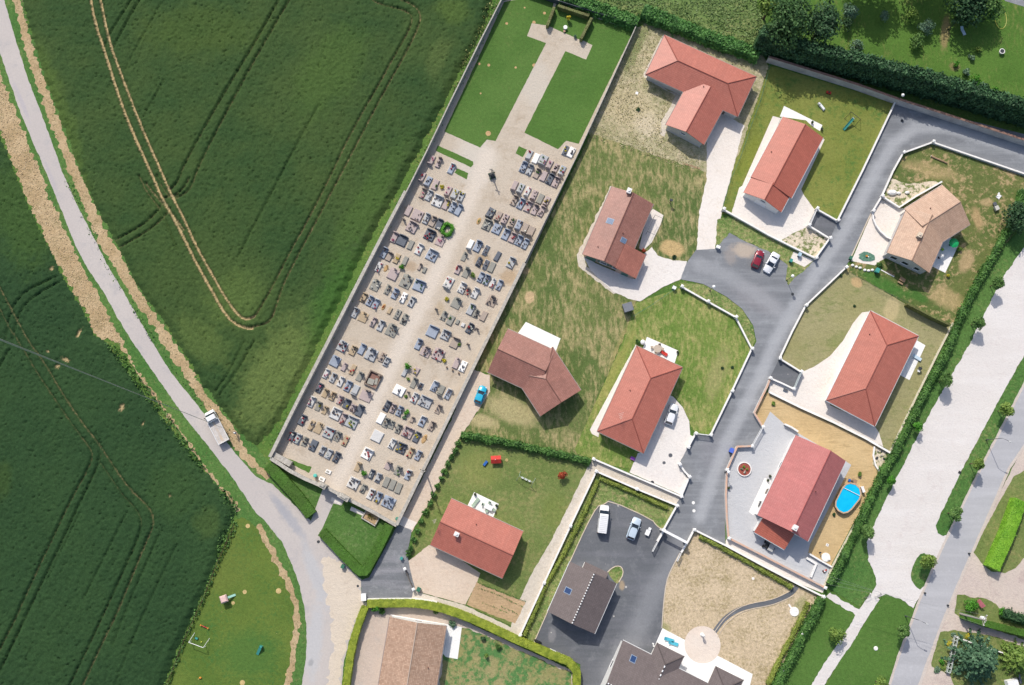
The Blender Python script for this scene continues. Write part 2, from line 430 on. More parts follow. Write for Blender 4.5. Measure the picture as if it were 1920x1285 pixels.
g_lane = ground('weathered_lane', A(204, 196, 190), A(196, 188, 184), A(180, 176, 176), large=.05, med=.22, fl=.12, fls=.4, fine=.08, fsc=8, bump=.15,
                blobs=[(40, 190, 5, 50, -24, A(186, 180, 184), .7, .9), (95, 330, 4, 40, -24, A(184, 178, 182), .6, .9), (545, 975, 10, 50, -38, A(172, 172, 178), .8, .9), (525, 950, 8, 34, -38, A(170, 170, 176), .7, .9),
                       (592, 1080, 14, 70, -22, A(192, 192, 194), .8, .9), (590, 1200, 16, 80, 4, A(194, 194, 196), .8, .9), (583, 1243, 5, 8, 20, A(160, 160, 162), .7, .8), (420, 815, 4, 8, -30, A(170, 164, 160), .5, .8)])
g_junction = ground('sandy_junction', A(218, 204, 188), A(222, 208, 190), A(206, 190, 172), large=.07, fl=.15, fls=.6, fine=.08)
RD = hdir((1560, 450), (1650, 280)); RDA = math.atan2(RD.y, RD.x)
g_asph = ground('new_asphalt', A(142, 145, 150), A(130, 133, 138), A(160, 163, 167), large=.06, med=.3, fl=.1, fls=.5, fine=.09, fsc=8, bump=.2,
                streak=(.06, .9, -RDA, A(176, 179, 183), .45),
                blobs=[(1395, 470, 26, 16, 10, A(200, 184, 166), .8, .8), (1370, 480, 14, 20, 0, A(170, 160, 152), .5, .9), (1400, 880, 20, 40, 20, A(108, 108, 116), .5, .9), (1340, 850, 30, 40, 0, A(146, 146, 152), .5, .9), (1420, 560, 60, 26, 30, A(150, 148, 152), .5, .9)],
                paths=[('1960,300 1890,276 1830,256 1770,238 1715,240 1675,270 1640,325 1610,385 1575,445 1535,505 1490,575 1455,635 1428,700 1395,765 1362,830 1335,900 1312,970', 1.9, A(186, 188, 192), .62), ('1480,600 1430,560 1370,520 1310,495', 2.2, A(170, 172, 176), .5)])
g_asph2 = ground('dark_parking_asphalt', A(103, 106, 112), A(114, 117, 122), A(134, 136, 140), large=.06, med=.3, fl=.12, fls=.5, fine=.1, fsc=8, bump=.2,
                 spots=(.8, .16, A(200, 196, 190), .25), streak=(.07, .6, -RDA, A(140, 140, 148), .4),
                 paths=[('1290,990 1262,1060 1225,1110 1195,1180 1150,1260', 3.2, A(150, 152, 156), .6)], blobs=[(1166, 1098, 6, 10, 0, A(184, 164, 136), .8, .8), (1035, 1190, 8, 14, 0, A(160, 158, 160), .5, .8)])
g_entry = ground('entry_asphalt', A(136, 139, 143), A(122, 125, 130), A(166, 167, 170), large=.08, fl=.15, fls=.6, fine=.1, streak=(.08, .8, -1.2, A(176, 174, 180), .5))
RD2 = hdir((1700, 1200), (1880, 800)); RD2A = math.atan2(RD2.y, RD2.x)
g_road = ground('worn_grey_road', A(186, 186, 190), A(180, 180, 184), A(194, 194, 198), large=.05, fl=.08, fine=.06, fsc=9, bump=.1, streak=(.03, .5, -RD2A, A(204, 204, 208), .55))
g_gutter = ground('pale_road_edge', A(214, 204, 196), A(208, 196, 186), None, fine=.08)
g_pale = ground('pale_gravel', A(226, 220, 216), A(230, 224, 220), A(218, 208, 204), large=.06, fl=.1, fls=.6, fine=.06, fsc=8, streak=(.05, .35, -RD2A, A(242, 238, 236), .5))
g_pink = ground('pinkish_gravel_drive', A(222, 202, 182), A(226, 208, 190), A(212, 188, 168), large=.08, fl=.15, fine=.08)
g_beige = ground('beige_gravel', A(214, 204, 188), A(222, 212, 198), A(200, 188, 168), large=.1, fl=.2, fine=.12)
g_yard = ground('grey_sandy_yard', A(214, 200, 186), A(206, 188, 174), A(198, 186, 176), large=.06, fl=.2, fls=.4, fine=.08)
g_conc = ground('pale_concrete', A(240, 230, 220), A(244, 236, 228), A(228, 216, 202), large=.1, fl=.1, fine=.06)
g_conc2 = ground('grey_concrete', A(238, 230, 224), A(240, 234, 228), A(224, 214, 206), large=.1, fl=.1, fine=.06)
g_white = ground('white_terrace_paving', (.84, .83, .81), (.80, .79, .77), None, large=.2, fine=.05, fsc=4)
g_greyt = ground('grey_terrace_paving', A(198, 199, 202), A(204, 205, 208), None, large=.1, fine=.04, fsc=4)
g_cream = ground('cream_round_paving', A(238, 226, 214), A(232, 216, 202), None, large=.2, fine=.06)
g_soil = ground('tilled_soil', A(206, 176, 140), A(196, 166, 130), A(170, 150, 112), large=.3, fl=.25, fls=2, stretch=(.3, 2, 1), rot=.45, fine=.16)
g_flower = ground('weedy_gravel_bed', A(222, 206, 182), A(228, 214, 192), A(124, 136, 82), large=.2, med=1, fl=.42, fls=1.2, fine=.2, sharp=.05)
g_kerb = stone('kerb_concrete', A(226, 212, 192), A(206, 190, 170))
# ================================================================ ground sheets (pixel outlines of the photograph, laid on the ground)
def big_ground():
    b = MB(); R = 3000; b.face([(-R, -R, -.02), (R, -R, -.02), (R, R, -.02), (-R, R, -.02)])
    tag(b.build('ground', g_grass), 'wide green ground under and around the whole village', 'ground', None, 'structure')
big_ground()
EAST_ROUGH = "1108,250 1330,325 1322,400 1308,470 1286,492 1272,525 1192,566 1175,620 1078,845 1108,866 960,832 870,815 880,795 918,735 916,700 884,692 900,665 990,492 1050,370"
def grounds():
    S = sheet
    # --- west: lane, verges, straw
    S('verge', "-40,-30 38,-30 52,40 100,170 160,310 215,450 300,590 365,700 450,800 515,880 600,1000 680,1080 690,1130 640,1300 520,1300 535,1225 552,1160 545,1119 525,1078 500,1037 440,965 400,905 350,835 285,745 225,650 175,560 120,460 70,350 20,240 -40,130", g_verge, 1, .5, 'green grass verge along the pale country lane', 'verge')
    S('straw_strip', "28,-20 38,0 67,103 89,167 113,231 151,330 177,387 208,448 231,487 249,525 275,567 308,610 329,646 352,678 377,725 408,763 447,815 478,868 510,892 500,898 465,872 434,830 393,772 360,728 331,685 305,642 290,612 257,570 231,530 208,492 185,452 159,392 131,325 95,233 74,170 49,106 28,5", g_straw, 2, .7, 'tan cut straw strip between lane and big field', 'straw strip')
    S('straw_strip', "-30,80 0,136 40,240 75,320 92,371 121,430 149,487 175,538 203,592 236,650 258,700 290,740 328,795 365,845 390,885 428,925 452,955 442,962 421,925 385,880 360,840 321,786 280,730 246,683 223,642 205,640 177,625 164,588 134,540 110,498 82,440 54,382 31,322 0,247 -30,190", g_straw, 2, .8, 'broad tan straw strip on the west side of the lane', 'straw strip')
    S('lane', "-40,-60 2,-40 8,0 26,64 51,144 77,211 116,320 144,384 180,454 200,495 231,546 290,650 321,699 383,776 442,851 480,894 510,908 583,976 600,1000 640,1045 665,1078 678,1086 676,1122 690,1131 672,1160 655,1200 645,1240 637,1320 564,1320 566,1285 574,1232 575,1181 571,1140 562,1099 549,1063 529,1017 495,975 480,962 437,897 385,830 344,779 295,709 247,640 218,592 193,546 159,495 139,454 110,382 85,320 64,272 39,213 15,144 0,99 -30,20", g_lane, 3, .12, 'pale grey country lane curving past the cemetery', 'lane')
    S('junction', "603,1040 640,1050 664,1080 676,1087 675,1120 686,1131 668,1160 652,1200 640,1245 634,1320 612,1320 617,1260 626,1200 620,1150 606,1100", g_junction, 4, .9, 'sandy pinkish shoulder where the lanes meet', 'shoulder', sm=1)
    S('playground_lawn', "452,968 470,978 495,1000 512,1037 535,1078 552,1119 558,1160 552,1225 538,1300 300,1320 311,1283 347,1194 380,1122 411,1045 440,975", g_park, 2, .4, 'green playground lawn beside the crop field', 'lawn')
    ribbon('ditch', "484,985 508,1030 533,1078 551,1119 559,1160 551,1225 536,1300", 1.1, g_straw, 3, .5, label='straw-lined ditch between lane and playground lawn', cat='ditch')
    # --- cemetery
    S('cemetery_ground', "512,858 762,366 845,195 943,2 1045,-18 1192,52 1105,245 990,490 892,690 745,984 650,932 545,880", g_cem, 2, 0, 'beige gravel ground of the walled cemetery', 'gravel')
    S('cemetery_lawn', "945,4 1039,-14 1038,8 1026,48 997,44 988,68 1024,81 929,265 913,262 900,277 833,247", g_cem_lawn, 4, .06, 'cemetery lawn west of the head of the path', 'lawn')
    S('cemetery_lawn', "1044,6 1110,30 1090,76 1028,49", g_cem_lawn2, 4, .05, 'small lawn inside the U of clipped hedges', 'lawn')
    S('cemetery_lawn', "1113,33 1188,58 1085,270 1062,264 1046,280 983,249 1060,96 1099,112 1111,85 1092,76", g_cem_lawn2, 4, .06, 'cemetery lawn east of the head of the path', 'lawn')
    S('grass_strip', "821,273 887,303 888,309 883,314 817,283", g_cem_lawn2, 4, .06, 'long grass strip in the cemetery gravel', 'grass strip')
    S('grass_strip', "857,316 878,325 875,337 852,324", g_cem_lawn2, 4, .06, 'short grass strip beside the white grave', 'grass strip')
    S('grass_strip', "973,274 988,281 980,295 967,288", g_cem_lawn2, 4, .06, 'square grass plot east of the stone cross', 'grass strip')
    S('grass_strip', "526,853 545,862 584,876 579,887 549,872 522,860", g_cem_lawn2, 4, .15, 'worn grass inside the cemetery gate wall', 'grass strip')
    S('entrance_lawn', "505,872 548,890 607,920 603,940 588,978 560,950", g_out_lawn, 4, .05, 'triangular lawn in front of the cemetery wall', 'lawn')
    S('entrance_lawn', "622,938 660,952 742,990 690,1082 672,1082 598,1000", g_out_lawn, 4, .05, 'wedge lawn right of the cemetery gate path', 'lawn')
    S('gate_path', "607,912 650,930 640,948 625,944 604,992 598,1000 583,977", g_lane, 5, 0, 'grey path up to the cemetery gate', 'path')
    S('gate_apron', "622,932 640,940 638,947 620,939", g_conc, 6, 0, 'cream apron left of the gate pier', 'apron')
    S('gate_apron', "659,950 684,962 682,968 656,957", g_conc, 6, 0, 'cream apron right of the gate pier', 'apron')
    # --- north
    S('meadow', "1045,-40 1440,-40 1436,108 1200,46 1120,22", g_meadow, 2, .3, 'rough meadow north of the houses', 'meadow')
    S('garden_lawn', "1436,-40 1960,-40 1960,250 1640,150 1434,100", g_garden, 2, .1, 'large shaded garden lawn behind the tall hedge', 'lawn')
    S('back_road', "1878,-30 1960,-30 1960,24 1930,16 1884,2", g_asph, 4, 0, 'corner of a road behind the garden', 'road')
    # --- dry plot and drive
    S('dry_plot', "1193,52 1212,42 1430,104 1442,124 1402,240 1385,300 1345,360 1318,334 1112,262 1103,248", g_dry, 3, .4, 'straw-dry plot round the L-shaped house', 'plot')
    S('rough_plot', EAST_ROUGH, g_rough, 3, .3, 'rough mottled grass plot east of the cemetery', 'plot')
    S('field_edge_grass', "1386,290 1442,124 1448,126 1370,330 1352,402 1346,398 1350,330", g_lawn2, 4, .15, 'narrow strip of grass beside the white drive', 'grass strip')
    S('gravel_drive', "1345,205 1395,236 1372,325 1356,385 1340,469 1306,469 1311,400 1325,335 1325,262", g_conc, 5, .15, 'pale gravel drive of the L-shaped house', 'drive')
    S('concrete_skirt', "1244,64 1250,66 1215,142 1254,172 1300,176 1250,236 1246,258 1238,252 1240,228 1268,180 1212,150 1205,140", g_beige, 4, .2, 'pale strip of rubble along the house wall', 'skirt')
    # --- plot of the red gable house
    S('lawn', "1448,124 1676,193 1617,320 1569,417 1527,396 1352,402 1370,330", g_lawn2, 4, .05, 'sunburnt lawn round the red gable house', 'lawn')
    S('terrace', "1470,199 1542,235 1537,246 1524,238 1511,226 1462,219", g_white, 6, 0, 'white terrace behind the red gable house', 'terrace')
    S('concrete_skirt', "1449,218 1464,222 1400,352 1382,384 1372,396 1390,352", g_conc, 6, 0, 'pale concrete strip left of the red gable house', 'skirt')
    S('concrete_skirt', "1536,258 1546,262 1500,360 1488,366 1480,360", g_conc, 6, 0, 'pale concrete strip right of the red gable house', 'skirt')
    S('forecourt', "1386,352 1420,330 1500,350 1507,366 1529,396 1514,425 1505,440 1468,458 1440,440 1371,402", g_conc, 7, .04, 'pale concrete forecourt of the red gable house', 'forecourt')
    S('gravel_bed', "1466,450 1490,436 1513,426 1552,448 1527,485 1478,460", g_flower, 8, .1, 'weedy pale gravel bed inside the white wall', 'bed')
    S('roadside_grass', "1344,412 1372,404 1440,442 1527,488 1508,508 1490,520 1478,535 1473,522 1478,498 1440,471 1397,453 1368,437 1342,466", g_weedstrip, 6, .2, 'weedy grass bank between parking bay and white wall', 'grass bank')
    S('concrete_pad', "1488,472 1526,488 1508,501 1481,488", g_conc, 8, 0, 'white concrete pad by the wall corner', 'pad')
    # --- asphalt of the estate
    S('estate_road', "1960,262 1690,194 1676,194 1617,320 1569,418 1555,450 1527,487 1508,508 1485,524 1473,528 1473,522 1478,498 1440,471 1397,453 1368,437 1340,467 1305,469 1286,495 1272,523 1319,533 1361,556 1391,579 1412,610 1418,640 1408,662 1371,734 1331,817 1304,815 1289,838 1273,872 1291,897 1276,930 1243,992 1285,1018 1300,993 1360,1024 1359,930 1361,882 1380,838 1408,836 1428,801 1412,776 1437,725 1442,708 1485,730 1500,699 1459,674 1508,574 1583,502 1592,490 1626,415 1634,397 1651,369 1672,322 1691,288 1746,270 1960,345", g_asph, 5, .04, 'smooth grey asphalt estate road with parking bay', 'road')
    S('asphalt_apron', "1528,395 1569,417 1556,449 1513,426", g_asph2, 9, 0, 'dark asphalt apron at the gate of the red gable house', 'apron')
    S('roadside_grass', "1274,530 1319,534 1361,557 1391,580 1411,611 1416,640 1409,654 1378,596 1326,567 1280,540", g_weedstrip, 6, .1, 'weedy verge round the bend of the estate road', 'verge')
    S('drive', "1152,548 1188,530 1200,500 1203,480 1222,463 1234,480 1262,489 1288,490 1276,524 1240,540 1200,566 1178,560", g_conc2, 6, .15, 'pale concrete drive of the brick-red house', 'drive')
    S('paving', "1094,482 1130,500 1196,526 1198,546 1152,549 1108,508", g_conc2, 7, .1, 'pale paving in front of the brick-red house', 'paving')
    S('terrace', "986,604 1051,635 1041,662 966,632", g_white, 6, 0, 'white terrace behind the angled house beside the cemetery', 'terrace')
    S('patio', "1204,440 1216,402 1224,392 1244,404 1238,422 1222,455 1206,470 1198,466", g_conc, 7, 0, 'small pale patio beside the brick-red house', 'patio')
    S('concrete_skirt', "1144,350 1150,352 1094,478 1100,500 1130,520 1168,545 1150,552 1110,520 1084,500 1082,478", g_beige, 5, .3, 'sandy strip along the brick-red house', 'skirt')
    # --- plot of the hipped house by the bend
    S('lawn', "1192,568 1276,540 1326,568 1378,597 1407,655 1370,734 1330,815 1304,813 1296,800 1280,762 1262,740 1210,850 1192,882 1112,866 1082,850 1078,842 1168,640", g_lawn6, 4, .06, 'patchy green lawn of the hipped house by the bend', 'lawn')
    S('terrace', "1213,632 1272,658 1262,690 1200,668", g_white, 6, 0, 'white terrace with round table and red cushion', 'terrace')
    S('concrete_skirt', "1192,646 1196,652 1124,808 1122,820 1110,814 1106,806", g_conc, 6, .05, 'pale strip left of the hipped house', 'skirt')
    S('forecourt', "1254,740 1262,744 1280,764 1292,790 1294,816 1302,820 1289,840 1272,872 1290,897 1276,928 1180,886 1196,850 1206,848", g_conc2, 7, .05, 'grey concrete forecourt with the parked white hatchback', 'forecourt')
    S('path', "1112,862 1276,930 1268,946 1117,884 1069,986 1020,1092 975,1190 953,1194 963,1152 993,1083 1030,1020 1063,955 1102,876", g_beige, 6, .12, 'gravelly path between two white walls', 'path')
    # --- beige house plot
    S('lawn', "1746,271 1920,330 1960,345 1960,360 1885,460 1783,612 1704,572 1582,505 1600,492 1630,415 1652,372 1674,322 1692,290", g_lawn4, 4, .08, 'patchy garden round the beige angled house', 'garden')
    S('forecourt', "1652,374 1683,391 1700,392 1684,440 1662,474 1668,480 1650,490 1640,498 1596,490 1628,415 1636,398", g_conc, 6, .04, 'pale concrete yard left of the beige house', 'yard')
    S('gravel_bed', "1654,370 1672,335 1700,345 1755,340 1762,345 1684,390", g_flower, 6, .2, 'stony flower bed above the retaining wall', 'bed')
    S('terrace', "1776,440 1796,462 1772,512 1740,496", g_white, 7, 0, 'white terrace right of the beige house', 'terrace')
    # --- hipped house by the orchard verge
    S('lawn', "1584,504 1704,574 1780,612 1785,606 1668,848 1660,840 1654,838 1620,800 1545,752 1500,699 1461,673 1510,575", g_lawn5, 3, .05, 'pale mown lawn of the hipped house with pale drive', 'lawn')
    S('drive', "1501,699 1526,688 1556,668 1580,640 1600,605 1616,586 1634,584 1560,745 1556,760 1640,800 1648,812 1656,838 1440,737 1443,710 1486,731", g_conc, 5, .06, 'pale sweeping drive left of the hipped house', 'drive')
    S('asphalt_apron', "1460,675 1500,699 1486,730 1443,709", g_asph2, 7, 0, 'dark asphalt apron before the sliding gate', 'apron')
    S('terrace', "1715,636 1735,648 1705,713 1680,700", g_white, 6, 0, 'white terrace right of the hipped house', 'terrace')
    # --- pink-roofed house
    S('sandy_plot', "1438,736 1655,841 1668,850 1640,905 1556,1064 1516,1036 1420,780 1412,774", g_sand, 4, .05, 'bare sandy plot behind the pink-roofed house', 'plot')
    S('grey_terrace', "1428,803 1444,772 1470,795 1494,811 1590,868 1596,872 1518,1022 1515,1038 1557,1064 1543,1098 1367,1008 1360,930 1363,882 1381,840 1408,838", g_greyt, 6, 0, 'light grey terrace round the pink-roofed house', 'terrace')
    S('terrace', "1434,896 1456,906 1450,922 1412,966 1404,960", g_white, 7, 0, 'white entrance terrace against the pink-roofed house', 'terrace')
    S('rubble_bed', "1637,838 1667,851 1646,884 1636,870", g_flower, 6, .1, 'corner bed of rubble and stones', 'bed')
    S('path', "1361,1012 1368,1010 1546,1104 1542,1112 1496,1094 1360,1023", g_conc, 7, 0, 'white concrete path between two garden walls', 'path')
    # --- parking court and dark houses
    S('lawn', "1120,888 1266,950 1242,993 1231,986 1222,974 1143,938 1131,947 1120,949 1100,985 1069,1050 1027,1146 1001,1204 985,1196 1070,985", g_weedstrip, 4, .1, 'weedy lawn strip round the dark parking court', 'lawn')
    S('parking_court', "1120,949 1131,947 1143,938 1222,974 1231,986 1242,993 1287,1017 1273,1042 1257,1070 1249,1092 1244,1130 1241,1178 1245,1290 1240,1320 1085,1320 1088,1246 1001,1206 1027,1146 1069,1052 1100,985", g_asph2, 6, .04, 'dark asphalt parking court in front of the dark roofed houses', 'parking court')
    S('grass_island', "1138,1074 1146,1066 1156,1061 1166,1063 1169,1076 1160,1092 1156,1096", g_weedstrip, 8, .04, 'small grass island beside the dark garage', 'island', sm=1)
    S('straw_garden', "1301,996 1362,1026 1496,1100 1541,1119 1503,1186 1468,1256 1440,1320 1390,1320 1408,1264 1350,1232 1276,1196 1243,1179 1245,1130 1250,1092 1258,1070 1274,1040", g_hay, 5, .04, 'straw-mulched garden beside the dark parking court', 'garden')
    ribbon('garden_path', "1336,1190 1350,1170 1361,1158 1384,1143 1409,1136 1440,1131 1461,1124 1484,1113 1494,1100", .85, g_asph2, 7, label='narrow dark asphalt path curving through the straw garden', cat='path')
    S('terrace', "1242,1178 1276,1196 1350,1232 1411,1264 1398,1320 1180,1320", g_white, 8, 0, 'white terrace round the dark angled house', 'terrace')
    g = G(1317, 1209); S('round_terrace', [Vector((g.x+3.3*math.cos(t*PI/24), g.y+3.3*math.sin(t*PI/24))) for t in range(48)], g_cream, 9, 0, 'round cream terrace at the end of the garden path', 'terrace')
    # --- house with chimney and vegetable plot
    S('lawn', "866,816 1104,872 1064,955 1031,1020 994,1083 964,1152 960,1174 880,1138 800,1060 770,1040 775,1010", g_lawn9, 4, .1, 'mottled family lawn with swing and playhouse', 'lawn')
    S('pink_drive', "804,1022 850,1040 900,1075 895,1090 873,1134 778,1108 768,1070 762,1055", g_pink, 6, .1, 'pinkish drive in front of the red chimney house', 'drive')
    S('vegetable_plot', "894,1092 940,1112 985,1130 966,1170 874,1134", g_soil, 6, .2, 'tilled vegetable plot with rows of seedlings', 'vegetable plot')
    S('path', "776,1108 873,1136 962,1178 975,1192 955,1196 900,1168 850,1150 790,1130 772,1122", g_beige, 7, .1, 'beige path between the vegetable plot and clipped hedge', 'path')
    S('terrace', "889,923 935,945 924,972 876,950", g_white, 6, 0, 'white terrace with garden table and chairs', 'terrace')
    S('pink_drive', "884,692 918,704 919,735 900,765 880,795 862,820 812,930 772,998 748,984 845,790", g_pink, 6, .15, 'pinkish gravel alley along the cemetery wall', 'alley')
    S('apron', "755,968 782,980 772,994 748,984", g_conc, 7, 0, 'whitish apron where the alley meets asphalt', 'apron')
    S('entry_road', "746,984 772,994 764,1040 770,1072 780,1112 775,1124 690,1128 678,1122 677,1088 692,1083", g_entry, 6, .06, 'dark swept asphalt mouth of the alley', 'road')
    # --- brown house
    S('yard', "690,1136 790,1140 845,1152 900,1178 960,1206 1075,1258 1075,1320 648,1320 655,1260 672,1180", g_yard, 3, .1, 'sandy grey yard of the brown house', 'yard')
    S('lawn', "838,1176 870,1176 960,1214 1072,1262 1072,1320 820,1320", g_lawn12, 4, .3, 'dry patchy lawn behind the brown house', 'lawn')
    S('terrace', "730,1152 836,1170 866,1176 858,1236 836,1232 800,1190", g_white, 6, 0, 'white terrace beside the brown house', 'terrace')
    # --- east: verge, gravel, road
    S('verge', "1960,380 1960,440 1920,464 1877,525 1820,641 1748,766 1676,905 1640,981 1625,1017 1629,1053 1643,1083 1642,1100 1612,1138 1556,1105 1545,1100 1668,850 1787,606 1885,460", g_verge, 4, .1, 'green verge under the boundary hedge', 'verge')
    S('pale_gravel_strip', "1960,400 1920,464 1877,525 1820,641 1748,766 1676,905 1640,981 1625,1017 1629,1053 1643,1083 1642,1100 1620,1135 1651,1119 1661,1114 1687,1122 1712,1140 1730,1108 1760,1040 1784,1002 1766,1004 1753,988 1800,889 1851,792 1887,725 1920,668 1960,600", g_pale, 5, .2, 'broad pale gravel strip parallel to the road', 'gravel')
    S('verge', "1960,600 1920,668 1887,725 1851,792 1800,889 1755,985 1758,1000 1768,1005 1780,1002 1802,953 1825,899 1846,863 1877,804 1920,722 1960,650", g_verge, 6, .12, 'long green median between gravel strip and road', 'median')
    S('median', "1722,1040 1736,1036 1750,1060 1746,1072 1728,1108 1716,1100 1707,1084 1709,1068", g_verge, 7, .08, 'small rounded green median with one tree', 'median', sm=1)
    S('park_lawn', "1556,1112 1612,1138 1604,1158 1584,1199 1535,1263 1515,1320 1440,1320 1470,1270 1545,1125", g_cem_lawn2, 4, .1, 'green lawn left of the narrow gravel path', 'lawn')
    S('park_lawn', "1651,1119 1661,1114 1687,1122 1711,1142 1722,1132 1702,1186 1686,1227 1655,1320 1535,1320 1584,1217 1620,1171", g_cem_lawn2, 4, .1, 'green lawn between narrow path and road', 'lawn')
    ribbon('path', "1640,1118 1612,1160 1590,1200 1560,1240 1530,1290 1518,1320", 2.0, g_pale, 6, .15, label='narrow pale gravel path across the lawn', cat='path')
    ribbon('path', "1612,1150 1580,1134 1553,1114", 1.1, g_pale, 7, .3, label='short worn path to the hedge gap', cat='path')
    S('gravel_yard', "1960,790 1920,835 1851,970 1794,1099 1725,1285 1712,1320 1960,1320", ground('brownish_gravel_yard', A(206, 190, 182), A(214, 200, 188), A(190, 172, 166), large=.07, fl=.2, fls=.5, fine=.08), 3, .1, 'brownish gravel yards east of the road', 'gravel')
    S('road', "1960,650 1920,722 1877,804 1846,863 1802,953 1776,1006 1748,1068 1722,1130 1702,1186 1686,1227 1658,1320 1712,1320 1738,1243 1761,1181 1794,1099 1851,970 1892,876 1920,835 1960,775", g_road, 7, .03, 'straight grey road along the east side', 'road')
    ribbon('road_edge', "1955,655 1918,724 1876,806 1845,865 1801,955 1775,1008 1747,1070 1721,1132 1701,1188 1685,1229 1658,1315", .45, g_gutter, 8, .08, sm=0, label='pale western edge strip of the road', cat='road edge')
    ribbon('road_edge', "1955,785 1920,837 1892,878 1851,972 1794,1101 1761,1183 1738,1245 1712,1318", .5, g_gutter, 8, .08, sm=0, label='pale eastern edge strip of the road', cat='road edge')
    S('lawn', "1960,860 1900,894 1866,955 1828,1027 1824,1034 1840,1056 1858,1072 1884,1074 1904,1066 1920,1046 1960,1000", g_lawn9, 5, .1, 'lawn on both sides of the bright lime hedge', 'lawn')
    S('lawn', "1795,1116 1808,1114 1818,1120 1848,1122 1867,1132 1880,1150 1960,1165 1960,1212 1860,1180 1806,1162 1789,1150", g_lawn9, 5, .15, 'grass island with ball-shaped bush', 'lawn')
    S('lawn', "1763,1185 1790,1182 1860,1192 1960,1226 1960,1320 1800,1320 1780,1262 1773,1263 1746,1250 1745,1244", g_lawn9, 5, .15, 'grass corner under the big blue-green conifer', 'lawn')
grounds()
def kerbs():
    b = MB()
    def kerb(s, label, w=.16, h=.1, sm=1):
        pts = P(s); pts = smooth_line(pts, sm) if sm else pts
        L, R = offset_line(pts, w/2, -w/2); q = MB(); n = len(L)
        for i in range(n-1): q.prism([R[i], R[i+1], L[i+1], L[i]], 0, h+.05)
        tag(q.build('kerb', g_kerb), label, 'kerb', None, 'structure')
    kerb("1001,1205 1027,1146 1069,1052 1100,985 1120,949 1131,947 1143,938 1222,974 1231,986 1240,992", 'pale kerb round the north side of the dark parking court')
    kerb("1275,1037 1257,1070 1249,1092 1244,1130 1241,1178", 'pale curved kerb between parking court and straw garden')
    kerb("1138,1074 1146,1066 1156,1061 1166,1063 1169,1076 1160,1092", 'pale kerb round the grass island')
    kerb("1339,1186 1353,1166 1364,1154 1386,1139 1410,1131 1440,1126 1461,1119 1482,1108", 'pale northern kerb of the curved garden path', .1)
    kerb("1345,1195 1357,1174 1368,1163 1389,1148 1412,1141 1442,1136 1463,1129 1488,1117", 'pale southern kerb of the curved garden path', .1)
    kerb("1592,490 1626,415 1634,399", 'white kerb between road and concrete yard', .2, .08, 0)
kerbs()
# ================================================================ crop fields (standing crop as a height field, wheel tracks pressed into it)
def segs(s): q = P(s); q = smooth_line(q, 1); return q
TR1 = [  # (pixels, half width m, bareness 0..1)
 ("168,-20 180,46 198,98 218,164 244,236 285,326 303,369 321,400 344,443 372,500 401,551 426,595 447,611 462,616 475,617", .26, 1.0),
 ("186,-20 203,67 218,113 239,169 267,241 303,322 321,364 344,407 367,459 401,520 431,572 452,596 466,600 478,594", .25, .95),
 ("466,616 500,608 511,597 518,577 531,536 557,484 590,423 613,379 644,320 639,330 665,280 693,226 726,164 765,95 788,46 789,26 775,10 747,0 730,-20", .2, .6),
 ("474,598 480,592 493,572 513,536 547,469 575,420 601,369 626,320 644,280 675,221 706,169 742,103 770,54 774,33 760,21 711,10 690,-5 680,-20", .2, .58),
 ("275,345 290,365 308,385 330,410 345,432", .3, .6), ("312,372 330,368 345,355 356,335", .18, .5), ("296,330 306,356 322,372 336,372", .18, .5),
 ("255,-10 230,30 205,69 199,90", .2, .25), ("270,-10 240,42 216,87 211,98", .2, .25),
 ("530,-10 480,80 410,195 347,308 336,340 322,356", .24, .4), ("550,-10 480,110 420,222 370,320 362,348 347,366 326,372", .24, .45),
 ("211,455 270,423 298,397 306,380", .2, .45), ("218,469 277,436 308,410 320,392", .2, .5),
 ("598,200 560,268 531,323 513,359 480,420 447,484", .13, .05), ("303,10 255,95 235,135", .1, .05), ("310,150 270,222", .1, .05),
 ("460,640 430,700 405,735", .15, .1), ("478,640 445,700 412,742", .15, .1),
 ("262,330 275,360 300,392", .2, .5), ("300,392 318,430 333,470", .15, .3)]
TR2 = [
 ("-20,500 0,538 26,587 54,640 85,681 116,735 154,792 185,830 213,874 244,917 272,943 286,960 289,985 285,995 267,1037 246,1088 221,1150 190,1212 150,1300", .22, .55),
 ("-20,540 0,577 15,610 36,640 72,702 110,758 144,807 172,843 175,856 167,879 144,920 126,955 98,1014 64,1086 28,1166 -10,1240", .22, .45),
 ("185,830 190,845 189,863 177,892 154,938 146,955 113,1027 85,1083 39,1181 -10,1282", .22, .3),
 ("185,862 218,910 236,935 257,955 268,980 262,1006 239,1058 213,1114 180,1186 125,1300", .22, .35),
 ("126,523 77,549 46,574 33,602 26,640", .16, .3), ("110,518 85,530 51,546 28,572 18,602 10,650", .16, .3),
 ("299,1004 270,1070 243,1130 213,1210", .13, .08), ("334,1019 300,1090 262,1170 215,1290", .11, .04), ("240,960 200,1040 160,1120", .1, .04),
 ("152,960 118,1030 90,1088", .1, .04), ("0,690 20,655", .25, .2), ("-20,660 0,640", .25, .2)]
BARE1 = [(262, 60, 3, 1.2), (400, 70, 2, .8)]
BARE2 = [(230, 765, 6, 9), (150, 625, 4, 14), (125, 675, 12, 5), (118, 500, 5, 10), (270, 795, 3, 6), (98, 505, 4, 7), (92, 660, 4, 3), (320, 930, 4, 5), (110, 688, 5, 6)]
